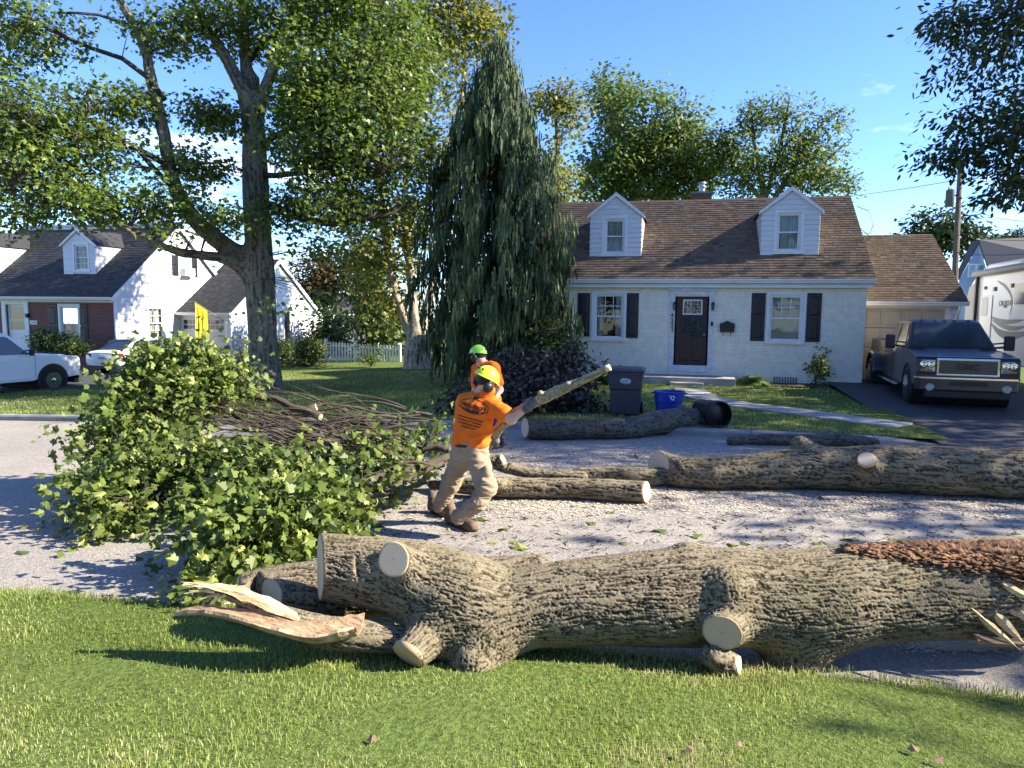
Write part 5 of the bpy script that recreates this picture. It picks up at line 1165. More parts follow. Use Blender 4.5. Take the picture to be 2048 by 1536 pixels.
# --- tree overhanging from the right, its trunk beyond the picture edge
def right_trees():
    D = 15.0; b0 = (14.2, 13.9, 0.1)
    def W3(x, y, z, r): return (x, y, z, r)
    st = [resample(np.array([W3(14.2, 13.9, 0, .42), W3(14.2, 13.9, 2, .34), W3(14.0, 13.9, 4.5, .28), W3(13.6, 13.8, 7, .2), W3(13.2, 13.6, 10, .1)]), 8),
          resample(np.array([W3(14.0, 13.9, 4.2, .2), W3(12.4, 13.6, 6.0, .13), W3(10.8, 13.4, 7.2, .08), W3(9.6, 13.2, 7.6, .04)]), 6), resample(np.array([W3(13.9, 13.9, 5, .18), W3(13.0, 13.0, 6.4, .12), W3(11.0, 12.6, 6.4, .07), W3(9.8, 12.6, 5.8, .03)]), 6)]
    ells = [E_(2030, 40, D, 130, 90, 200, 2.2), E_(2090, 220, D, 130, 120, 200, 3), E_(2060, 350, D, 90, 55, 130, 1.2), E_(1945, 300, D, 75, 30, 90, .55), E_(1880, 315, D, 55, 16, 50, .16), E_(1930, 150, D, 70, 22, 70, .3), E_(1900, 45, D, 45, 30, 60, .35), E_(1960, 235, D, 60, 20, 70, .3), E_(2010, 395, D, 40, 20, 50, .2), E_(1915, 230, D, 40, 10, 40, .1),
            (np.array([14.6, 14.8, 10.2]), np.array([4.6, 3.6, 4.8]), 13), (np.array([12.0, 12.2, 7.4]), np.array([2.6, 2.6, 1.6]), 4)]
    for (x, y, z, r, rz, n) in ((18.5, 19.0, 11.0, 4.8, 6.0, 620), (17.6, 9.6, 9.0, 2.8, 2.8, 60), (17.0, 6.6, 8.2, 1.9, 1.9, 80)):  # unseen trees added past the edge for the shade they cast
        nb = 'shade_tree'; tt = thing(nb, {19.0: 'broad street tree beyond the right edge that shades the cream house', 9.6: 'street tree beyond the right edge that shades the road', 6.6: 'small verge tree beyond the right edge near the trunk'}[y], 'tree', (x, y, 0.1))
        b = MB(); b.tube([(x, y, 0), (x, y, z*.4), (x-.1, y, z)], [.36, .28, .1], 9); b.build('trunk', M_BARK2, tt, smooth=True)
        crown(tt, [(np.array([x, y, z]), np.array([r, r, rz]), 1)]+([(np.array([16.5, 20.5, 16.5]), np.array([5.5, 4.5, 4.5]), 1.0)] if r > 4 else []), n*(2 if r > 4 else 1), 14, 0.42, 0.26, 'oval', M_DARKLEAF, gap=(0.55, -0.35, 90), wid=1.2)
    small_tree('overhanging_tree', 'dark tree hanging drooping leaves into the upper right corner', b0, st, ells, 2100, 17, 0.24, 0.15, 'oval', M_DARKLEAF, gap=(0.7, -0.45, 81), droop=0.6, tw=2, wid=0.9)
right_trees()

# unseen trees added behind the viewpoint to darken the window reflections
def across():
    x, y = 4.0, -22.0; tt = thing('added_tree', 'leafy tree across the street straight behind the viewpoint', 'tree', (x, y, 0), group='trees across the street'); b = MB(); b.tube([(x, y, -.3), (x, y, 3), (x, y, 7)], [.4, .3, .12], 8); b.build('trunk', M_BARK2, tt); crown(tt, [(np.array([x, y, 6.0]), np.array([5.5, 4.0, 5.0]), 1)], 300, 14, .6, .45, 'oval', M_BACK, wid=1.3)
    for (xx, yy, lb) in ((-9, -20, 'left of'), (-20, -18, 'well left of'), (-33, -17, 'far left of'), (14, -20, 'right of'), (24, -17, 'well right of'), (-48, -14, 'farthest left of')):
        r = tt.copy(); COL.objects.link(r); r.location = (xx, yy, 0); r['label'] = 'unseen leafy tree added behind and %s the viewpoint' % lb; r.rotation_euler = (0, 0, xx*.7)
        for ch in list(tt.children): c = ch.copy(); COL.objects.link(c); c.parent = r
across()
# ================================================================== NEIGHBOUR'S HOUSE
def left_house():
    YF = 26.5; XS_ = float(at(229, 620, YF)[0]); X0 = XS_-9.2; zb = float(base(XS_))-0.1
    EZ_ = float(at(225, 586, YF)[2]); RY = YF+4.2; RZ = float(at(120, 456, RY)[2]); YB = YF+8.4
    t = thing('neighbour_house', 'white sided house with red brick front and grey shingle roof', 'house', (XS_-4.5, YF, zb+0.1))
    f = frame((0, YF, 0), (1, 0, 0), (0, -1, 0)); s = frame((XS_, 0, 0), (0, 1, 0), (1, 0, 0))
    ux = lambda px, py: float(at(px, py, YF)[0]); uz = lambda px, py: float(at(px, py, YF)[2])
    WN = (ux(122, 640), ux(157, 640), uz(140, 682), uz(140, 613)); DR = (ux(14, 640), ux(51, 640), uz(30, 700), uz(30, 609))
    q = MB(); wall_open(q, f, X0, XS_-0.02, zb-0.3, EZ_-0.02, 0.2, [WN, DR]); q.build('front_wall', M_RED, t)
    sl = (RZ-EZ_)/(RY-YF)
    SW = [float(v) for v in (atx(297, 640, XS_)[1], atx(327, 640, XS_)[1], atx(312, 678, XS_)[2], atx(312, 614, XS_)[2])]
    UW = [float(v) for v in (atx(358, 540, XS_)[1], atx(380, 540, XS_)[1], atx(368, 553, XS_)[2], atx(368, 513, XS_)[2])]
    q = MB()
    wall_open(q, s, YF, YB, zb-0.3, EZ_, 0.15, [SW])
    def ext(v): k = max(0.0, (v-EZ_)/sl); return (YF+k, YB-k)
    q.add([s(YF, EZ_, 0), s(YB, EZ_, 0), s(RY, RZ-0.1, 0)], [(0, 1, 2)])
    q.add([(X0, YF, zb), (X0, YB, zb), (X0, YB, EZ_), (X0, RY, RZ-.1), (X0, YF, EZ_)], [(0, 1, 2, 3, 4)])
    q.add([(X0, YB, zb), (XS_, YB, zb), (XS_, YB, EZ_), (X0, YB, EZ_)], [(0, 1, 2, 3)])
    sw = q.build('side_wall', M_WHITE, t)
    c = 0.08
    boards(sw, s, zb, RZ-0.25, 0.205, ext, ops=[(SW[0]-c, SW[1]+c, SW[2]-.08, SW[3]+c), (UW[0]-c-.0, UW[1]+c, UW[2]-.08, UW[3]+c)])
    window(t, s, *SW, rec=0.03, cas=c, upper=(3, 2), lower=(3, 2), curtain=0.8, seed=3, silld=0.05)
    fu = frame((XS_+0.012, 0, 0), (0, 1, 0), (1, 0, 0))
    window(t, fu, *UW, rec=0.03, cas=c, upper=(0, 0), lower=(0, 0), curtain=0.4, seed=4, silld=0.05)
    w_ = UW[1]-UW[0]; shutter(t, fu, UW[0]-c-w_*0.55, UW[0]-c-0.01, UW[2], UW[3]); shutter(t, fu, UW[1]+c+0.01, UW[1]+c+w_*0.55, UW[2], UW[3])
    # corner boards
    q = MB(); q.box(XS_-0.02, XS_+0.04, YF-0.03, YF+0.1, zb, EZ_); q.build('corner_board', M_WHITE, t)
    window(t, f, *WN, rec=0.05, cas=0.12, upper=(3, 2), lower=(0, 0), curtain=0.7, seed=6)
    for a, b in ((98, 116), (158, 176)): shutter(t, f, ux(a, 650), ux(b, 650), uz(110, 688), uz(110, 610), ((.05, .45), (.52, .95)))
    q = MB(); q.fbox(f, DR[0]-0.22, DR[0], DR[2], DR[3]+0.25, 0, 0.06); q.fbox(f, DR[1], DR[1]+0.22, DR[2], DR[3]+0.25, 0, 0.06); q.fbox(f, DR[0], DR[1], DR[3], DR[3]+0.25, 0, 0.059); q.build('door_surround', M_WHITE, t)
    fd = frame((0, YF+0.08, 0), (1, 0, 0), (0, -1, 0)); q = MB(); q.fbox(fd, DR[0], DR[1], DR[2], DR[3], -0.04, 0.0); d = q.build('storm_door', M_WHITE, t)
    mz = DR[2]+0.52*(DR[3]-DR[2])
    for a, b in ((DR[2]+0.45*(DR[3]-DR[2]), DR[3]-0.1), ):
        q = MB(); q.fbox(fd, DR[0]+0.13, DR[1]-0.13, a, b, 0.001, 0.006); q.build('storm_glass', pm('dim_door_glass', (0.05, 0.055, 0.03), (0.03, 0.03, 0.02), 2, 0.08, spec=0.7), d)
        q = MB(); q.fbox(fd, DR[0]+0.13, DR[1]-0.13, mz+0.28, mz+0.31, 0.007, 0.016); q.build('bar', M_WHITE, d)
    q = MB(); q.fbox(f, ux(61, 646), ux(75, 646), uz(66, 649), uz(66, 641), 0.01, 0.03); pl = q.build('number_plaque', M_WHITE, t)
    for k in range(4):
        qq = MB(); u = ux(64, 646)+0.07*k; qq.fbox(f, u, u+0.035, uz(66, 647), uz(66, 643.5), 0.031, 0.034); qq.build('numeral', M_BLACK, pl)
    q = MB(); u = ux(57, 628); q.fbox(f, u-0.06, u+0.06, uz(57, 635), uz(57, 627), 0.02, 0.14); q.build('porch_lamp', M_BLACK, t)
    q = MB(); q.fbox(f, X0, XS_-0.12, EZ_-0.42, EZ_-0.06, 0.0, 0.05); q.build('frieze_board', M_WHITE, t)
    # roof
    ey = YF-0.32; ez = EZ_-0.32*sl+0.06; rx = XS_+0.16
    q = MB()
    for sg in (1, -1):
        e = ey if sg == 1 else 2*RY-ey
        q.hexa([(X0-.2, e, ez-.1), (rx, e, ez-.1), (rx, RY, RZ-.1), (X0-.2, RY, RZ-.1), (X0-.2, e, ez), (rx, e, ez), (rx, RY, RZ), (X0-.2, RY, RZ)])
    roof = q.build('roof', M_SHG, t); v = np.array((0, RY-ey, RZ-ez)); S = np.linalg.norm(v); v /= S
    shingles(roof, 'shingles', M_SHG, (X0-.2, ey-.03, ez), (1, 0, 0), v, rx-X0+.2, S, e=0.15, tw=0.2, seed=5)
    for sg in (1, -1):
        e = ey if sg == 1 else 2*RY-ey
        q = MB(); q.hexa([(rx-.02, e, ez-.22), (rx+.03, e, ez-.22), (rx+.03, RY, RZ-.2), (rx-.02, RY, RZ-.2), (rx-.02, e, ez-.0), (rx+.03, e, ez-.0), (rx+.03, RY, RZ+.02), (rx-.02, RY, RZ+.02)]); q.build('rake_board', M_WHITE, t)
    gutter(t, (X0-.2, ey, ez), (rx, ey, ez))
    # shed dormer at the back, seen past the ridge
    q = MB(); bx = XS_-0.3; q.hexa([(X0+.5, RY-.2, RZ-1.2), (bx, RY-.2, RZ-1.2), (bx, YB-.6, RZ-1.8), (X0+.5, YB-.6, RZ-1.8), (X0+.5, RY-.2, RZ+.02), (bx, RY-.2, RZ+.02), (bx, YB-.6, RZ-.35), (X0+.5, YB-.6, RZ-.35)]); bd = q.build('rear_dormer', M_SIDING, t)
    q = MB(); q.hexa([(X0+.4, RY-.3, RZ+.03), (bx+.15, RY-.3, RZ+.03), (bx+.15, YB-.4, RZ-.40), (X0+.4, YB-.4, RZ-.40), (X0+.4, RY-.3, RZ+.12), (bx+.15, RY-.3, RZ+.12), (bx+.15, YB-.4, RZ-.30), (X0+.4, YB-.4, RZ-.30)]); q.build('rear_dormer_roof', M_WHITE, bd)
    # dormers
    global SLOPE_
    SLOPE_ = (RZ-ez)/(RY-ey)
    for sh in (0, -190):
        pxa, pxb, pyb, pye, pyp = 129+sh, 192+sh, 549, 487, 458; yf = YF+1.0
        for _ in range(40):
            z = at((129+192)/2, pyb, yf)[2]; yf = yf*.5+.5*(ey+(z-ez)/SLOPE_)
        A = at(129, pyb, yf); B = at(192, pyb, yf); dx = 0 if sh == 0 else float(at(129+sh, pyb, yf)[0]-A[0]); xc = (A[0]+B[0])/2+dx; half = (B[0]-A[0])/2; m_ = 160.5
        dormer(t, xc, half, float(A[2]), float(at(m_, pye, yf)[2]), float(at(m_, pyp, yf)[2]), yf, (float(at(149, 510, yf)[0])+dx, float(at(176, 510, yf)[0])+dx, float(at(m_, 541, yf)[2]), float(at(m_, 486+3, yf)[2])), M_SHG, e=0.17, wup=(3, 2))
    # garage wing
    GYF = 30.6; GX0, GX1_ = XS_, float(at(464, 650, GYF)[0]); gzb = zb; ge = float(at(400, 622, GYF-.25)[2])
    gyb = float(atx(634, 640, GX1_)[1]); gry = (GYF+gyb)/2; grz = float(atx(556, 520, GX1_)[2]); 
    fg = frame((0, GYF, 0), (1, 0, 0), (0, -1, 0)); sg_ = frame((GX1_, 0, 0), (0, 1, 0), (1, 0, 0))
    gx = lambda px: float(at(px, 660, GYF)[0]); gzz = lambda py: float(at(405, py, GYF)[2])
    GD = (gx(357), gx(452), gzb-0.2, gzz(632))
    q = MB(); wall_open(q, fg, GX0, GX1_, gzb-.3, ge, .2, [GD]); gl = (grz-ge)/(gry-GYF)
    q.add([sg_(GYF, gzb-.3, 0), sg_(gyb, gzb-.3, 0), sg_(gyb, ge, 0), sg_(gry, grz-.05, 0), sg_(GYF, ge, 0)], [(0, 1, 2, 3, 4)]); gw = q.build('garage_wall', M_WHITE, t)
    GW = [float(v) for v in (atx(545, 650, GX1_)[1], atx(566, 650, GX1_)[1], atx(556, 690, GX1_)[2], atx(556, 626, GX1_)[2])]
    def gext(v): k = max(0.0, (v-ge)/gl); return (GYF+k, gyb-k)
    boards(gw, sg_, gzb-.2, grz-.15, 0.205, gext, ops=[(GW[0]-c, GW[1]+c, GW[2]-.08, GW[3]+c)])
    boards(gw, fg, gzb-.2, ge-.05, 0.205, lambda v: (GX0, GX1_), ops=[(GD[0]-.12, GD[1]+.12, GD[2]-.2, GD[3]+.12)])
    fgw = frame((GX1_+0.012, 0, 0), (0, 1, 0), (1, 0, 0)); window(t, fgw, *GW, rec=0.03, cas=c, upper=(0, 0), lower=(0, 0), curtain=0.0, seed=9, silld=0.05); shutter(t, fgw, GW[1]+c+.02, GW[1]+c+.55, GW[2], GW[3])
    q = MB(); q.fbox(fg, GD[0]-.12, GD[0], GD[2], GD[3]+.12, 0, .045); q.fbox(fg, GD[1], GD[1]+.12, GD[2], GD[3]+.12, 0, .045); q.fbox(fg, GD[0], GD[1], GD[3], GD[3]+.12, 0, .044); q.build('garage_trim', M_WHITE, t)
    q = MB(); q.fbox(fg, GD[0], GD[1], GD[2], GD[3], -.16, -.10); gd = q.build('garage_door', M_GREYDOOR, t)
    H = GD[3]-GD[2]; Wd = GD[1]-GD[0]
    for k in (0, 1):
        a = GD[0]+Wd*(0.08+0.47*k); b = a+Wd*0.40; z0, z1 = GD[3]-0.66, GD[3]-0.18
        for i in range(4):
            for j in range(2):
                q = MB(); q.fbox(fg, a+(b-a)*i/4+.02, a+(b-a)*(i+1)/4-.02, z0+(z1-z0)*j/2+.02, z0+(z1-z0)*(j+1)/2-.02, -.099, -.095); q.build('pane', pm('dark_pane', (0.03, 0.035, 0.04), (0.02, 0.02, 0.025), 2, 0.06, spec=0.8), gd)
        q = MB(); q.fbox(fg, a-.02, b+.02, z0-.02, z0, -.1, -.085); q.fbox(fg, a-.02, b+.02, z1, z1+.02, -.1, -.085); q.fbox(fg, a-.03, a+.0, z0, z1, -.1, -.085); q.fbox(fg, b, b+.03, z0, z1, -.1, -.085); q.build('window_frame', M_WHITE, gd)
        q = MB(); q.fbox(fg, (a-.1 if k == 0 else b-.4), (a+.4 if k == 0 else b+.1), z0-.32, z0-.28, -.099, -.08); q.build('strap_hinge', M_BLACK, gd)
        q = MB(); q.fbox(fg, a, b, GD[2]+.3, z0-.5, -.0995, -.092); q.build('door_panel', M_GREYDOOR, gd)
    q = MB(); u = gx(398); q.fbox(fg, u-.06, u+.1, ge-.2, ge-.08, .05, .2); q.build('flood_lamp', M_BLACK, t)
    gy0 = GYF-.25; ge0 = ge-.25*gl+.08; q = MB(); gxr = GX1_+.14
    for sg in (1, -1):
        e = gy0 if sg == 1 else 2*gry-gy0
        q.hexa([(GX0, e, ge0-.1), (gxr, e, ge0-.1), (gxr, gry, grz-.08), (GX0, gry, grz-.08), (GX0, e, ge0), (gxr, e, ge0), (gxr, gry, grz+.02), (GX0, gry, grz+.02)])
    gr = q.build('garage_roof', M_SHG, t); v = np.array((0, gry-gy0, grz+.02-ge0)); S = np.linalg.norm(v); v /= S
    shingles(gr, 'shingles', M_SHG, (GX0, gy0-.03, ge0), (1, 0, 0), v, gxr-GX0, S, e=0.15, tw=0.2, seed=6)
    for sg in (1, -1):
        e = gy0 if sg == 1 else 2*gry-gy0
        q = MB(); q.hexa([(gxr-.02, e, ge0-.2), (gxr+.03, e, ge0-.2), (gxr+.03, gry, grz-.18), (gxr-.02, gry, grz-.18), (gxr-.02, e, ge0), (gxr+.03, e, ge0), (gxr+.03, gry, grz+.04), (gxr-.02, gry, grz+.04)]); q.build('rake_board', M_WHITE, t)
    gutter(t, (GX0, gy0, ge0), (gxr, gy0, ge0))
    q = MB(); q.tube([(gxr-.15, gy0-.06, ge0-.1), (gxr-.15, GYF-.06, ge0-.45), (gxr-.15, GYF-.06, gzb)], .04, 7); q.build('downspout', M_WHITE, t)
    # window air conditioner
    u0, u1 = UW[0]+.04, UW[1]-.04; ac = thing('window_air_conditioner', 'pale window air conditioner in the gable window of the white house', 'air conditioner', (XS_+.1, (u0+u1)/2, UW[2]))
    q = MB(); q.fbox(fu, u0, u1, UW[2]+.02, UW[2]+.40, -.05, .32); q.build('case', M_WHITE, ac, bevel=.015)
    for k in range(5): q = MB(); q.fbox(fu, u0+.04, u1-.04, UW[2]+.07+k*.06, UW[2]+.095+k*.06, .321, .33); q.build('louvre', M_METAL, ac)
    # yellow flag on a raked pole
    a = at(456, 648, GYF-.05); b = a+np.array((-1.05, -1.0, 1.05)); 
    fl = thing('yellow_flag', 'yellow flag hanging from a raked pole on the garage corner', 'flag', tuple(a)); q = MB(); q.tube([a, b], .016, 6); q.build('flagpole', M_BLACK, fl)
    g = []; n = 14; top = [a+(b-a)*(0.62+0.38*i/n) for i in range(n+1)]; rg = random.Random(2)
    for i in range(n+1):
        row = []
        for j in range(15):
            s_ = j/14; fold = 0.10*math.sin(i*1.1+s_*2.0)*s_**.7; pinch = 1-0.45*s_
            cx = top[n//2]+(top[i]-top[n//2])*(1-0.35*s_); row.append(cx*1.0+np.array((fold*.6, fold, -1.85*s_+(top[n]-cx)[2]*0.75*s_)))
        g.append(row)
    q = MB(); q.grid(g); q.build('flag_cloth', pm('yellow_cloth', (0.62, 0.52, 0.02), (0.52, 0.43, 0.015), 5, 0.8), fl, smooth=True)
    q = MB()
    for (i, j) in ((5, 5), (9, 5)):
        c_ = np.array(g[i][j]); q.tube([c_+np.array((-.12, -.03, .10)), c_+np.array((-.02, -.06, .02)), c_+np.array((.1, -.03, .12))], .018, 5)
    q.build('flag_mark', M_BLACK, fl)
    return GX1_, gyb
LGX, LGY = left_house()
# --- picket fence
def fence():
    Yf = 31.0; xa = float(at(652, 700, Yf)[0]); xb = float(at(800, 700, Yf)[0]); M_F = pm('fence_white', (0.80, 0.80, 0.79), (0.72, 0.72, 0.71), 3, 0.6)
    z0 = float(at(652, 726, Yf)[2]); z1 = float(at(800, 736, Yf)[2]); t = thing('picket_fence', 'white picket fence with gate between clipped shrub and multi stem tree', 'fence', (xa, Yf, z0))
    zz = lambda x: z0+(z1-z0)*(x-xa)/(xb-xa)
    for px in (652, 711, 799):
        x = float(at(px, 700, Yf)[0]); q = MB(); q.box(x-.06, x+.06, Yf-.05, Yf+.07, zz(x)-.15, zz(x)+1.10); q.build('post', M_F, t, bevel=.008)
        q = MB(); q.hexa([(x-.08, Yf-.07, zz(x)+1.102), (x+.08, Yf-.07, zz(x)+1.102), (x+.08, Yf+.09, zz(x)+1.102), (x-.08, Yf+.09, zz(x)+1.102), (x-.03, Yf-.02, zz(x)+1.16), (x+.03, Yf-.02, zz(x)+1.16), (x+.03, Yf+.04, zz(x)+1.16), (x-.03, Yf+.04, zz(x)+1.16)]); q.build('post_cap', M_F, t)
    for h in (.22, .82):
        q = MB(); q.hexa([(xa, Yf+.0, z0+h), (xb, Yf+.0, z1+h), (xb, Yf+.04, z1+h), (xa, Yf+.04, z0+h), (xa, Yf, z0+h+.08), (xb, Yf, z1+h+.08), (xb, Yf+.04, z1+h+.08), (xa, Yf+.04, z0+h+.08)]); q.build('rail', M_F, t)
    n = 25
    for i in range(n):
        x = xa+(xb-xa)*(i+.6)/n; w = .043; b = zz(x)+.06; tp = zz(x)+1.02; q = MB()
        q.prism([(x-w, Yf-.022, b), (x+w, Yf-.022, b), (x+w, Yf-.022, tp-.05), (x+w*.6, Yf-.022, tp-.01), (x, Yf-.022, tp), (x-w*.6, Yf-.022, tp-.01), (x-w, Yf-.022, tp-.05)], (0, .019, 0)); q.build('picket', M_F, t)
    for px in (655, 713):
        x = float(at(px, 700, Yf)[0])
        for h in (.3, .88): q = MB(); q.box(x-.0, x+.16, Yf-.03, Yf-.022, zz(x)+h-.02, zz(x)+h+.02); q.build('gate_hinge', M_BLACK, t)
    # shed roof seen over the hedge
    D = 43; t = thing('garden_shed', 'small pale roofed shed behind the hedge', 'shed', tuple(ad(690, 690, D))); a, b, e, p = ad(655, 628, D), ad(760, 628, D), ad(760, 596, D+1.5), ad(690, 596, D+1.5)
    q = MB(); q.hexa([a, b, e, p, a+np.array((0, 0, .1)), b+np.array((0, 0, .1)), e+np.array((0, 0, .1)), p+np.array((0, 0, .1))]); q.build('roof', M_SHL, t)
    q = MB(); a2, b2 = ad(668, 632, D+.3), ad(755, 632, D+.3); q.prism([a2, b2, b2-np.array((0, 0, 2.4)), a2-np.array((0, 0, 2.4))], (0, 2.5, 0)); q.build('wall', M_WHITE, t)
fence()
# --- far house at right, pole and wires
def far_right():
    D = 50; M_BLUE = pm('blue_grey_siding', (0.42, 0.47, 0.56), (0.36, 0.41, 0.5), 2, 0.6); t = thing('distant_house', 'distant house with pale grey roof and blue grey gable behind the camper', 'house', tuple(ad(1990, 600, D)))
    pk, l, r = ad(1958, 488, D), ad(1918, 560, D), ad(1972, 555, D-2.5)
    e1, e2, rg = ad(1972, 530, D-2.5), ad(2110, 520, D-4), ad(2110, 478, D-1)
    q = MB(); q.add([l-np.array((0, 0, 3.)), ad(1975, 560, D-2)-np.array((0, 0, 3.)), ad(1975, 545, D-2), pk, l], [(0, 1, 2, 3, 4)]); q.add([ad(1975, 545, D-2), ad(2110, 545, D-3.6), ad(2110, 545, D-3.6)-np.array((0, 0, 3)), ad(1975, 560, D-2)-np.array((0, 0, 3.))], [(0, 1, 2, 3)]); q.build('wall', M_BLUE, t)
    q = MB(); q.prism([pk+np.array((0, 0, .1)), rg, e2, ad(1975, 540, D-2.2)], (0, 0, .2)); q.prism([pk+np.array((0, 0, .08)), l, l+np.array((-.2, .3, .05)), pk+np.array((-.3, .5, .1))], (0, 0, .15)); q.build('roof', M_SHL, t)
    for px in (1944, 1960):
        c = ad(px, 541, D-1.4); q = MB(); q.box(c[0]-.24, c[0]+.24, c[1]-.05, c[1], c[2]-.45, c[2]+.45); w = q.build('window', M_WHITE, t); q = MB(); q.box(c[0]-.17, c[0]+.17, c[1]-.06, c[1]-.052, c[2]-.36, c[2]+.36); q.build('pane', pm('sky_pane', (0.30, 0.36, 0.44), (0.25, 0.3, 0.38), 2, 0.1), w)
    D = 36; b = ad(1909, 640, D); pole = thing('utility_pole', 'leaning wooden utility pole with transformer behind the garage', 'pole', (b[0], b[1], -.1))
    q = MB(); top = ad(1921, 326, D); q.tube([(b[0], b[1], -.2), ad(1912, 500, D), top], [.15, .14, .11], 10); q.build('pole', pm('grey_pole_wood', (0.17, 0.13, 0.10), (0.09, 0.07, 0.055), 3, 0.9, 0.4, 20, stretch=(6, 6, .6)), pole)
    c = ad(1900, 396, D-.3); q = MB(); q.lathe([(.0, .42), (.1, .44), (.2, .38), (.2, -.38), (.17, -.42), (0, -.42)], 16, c); tr = q.build('transformer', pm('transformer_grey', (0.10, 0.11, 0.12), (0.07, 0.075, 0.08), 5, 0.5), pole, smooth=True, angle=40)
    q = MB(); q.tube([c+np.array((0, 0, .2)), ad(1913, 392, D)], .03, 6); q.tube([c+np.array((0, 0, -.2)), ad(1914, 402, D)], .03, 6); q.build('bracket', M_METAL, tr)
    for k in (-.08, .08): q = MB(); q.lathe([(.03, 0), (.045, .04), (.03, .08), (.045, .12), (.02, .17)], 8, c+np.array((k, 0, .42))); q.build('insulator', M_METAL, tr)
    q = MB(); cc = ad(1907, 362, D-.1); q.lathe([(.05, -.06), (.06, 0), (.05, .06)], 8, cc); q.build('insulator', M_BLACK, pole)
    def wire(nm, lb, a, b_, sag, r=.012):
        pts = [a+(b_-a)*i/12-np.array((0, 0, sag*4*(i/12)*(1-i/12))) for i in range(13)]; q = MB(); q.tube(pts, r, 5); o = q.build(nm, M_BLACK, None); tag(o, lb, 'wire')
    hs = np.array((RX1+.02, RIDGE_Y-.9, 5.0))
    wire('overhead_wire', 'service wire looping from the house gable towards the pole', hs, ad(1908, 545, D), .5)
    wire('overhead_wire', 'thin wire rising left from the pole across the sky', ad(1915, 360, D), ad(1600, 400, 80), .2, .02)
    wire('overhead_wire', 'lowest wire running right from the pole over the far roof', ad(1912, 505, D), ad(2120, 500, D-12), .15, .02)
    wire('overhead_wire', 'upper wire running right from the pole to the picture edge', ad(1916, 412, D), ad(2120, 448, D-8), .2)
    wire('overhead_wire', 'middle wire running right from the pole above the far roof', ad(1913, 470, D), ad(2120, 478, D-8), .15)
    q = MB(); p0 = hs+np.array((0, 0, .55)); q.tube([p0, p0+np.array((.35, 0, -.15)), p0+np.array((.5, 0, -.55)), p0+np.array((.42, 0, -.85)), p0+np.array((.1, 0, -.8)), hs], .012, 5); o = q.build('drip_loop_cable', M_BLACK, house)
far_right()
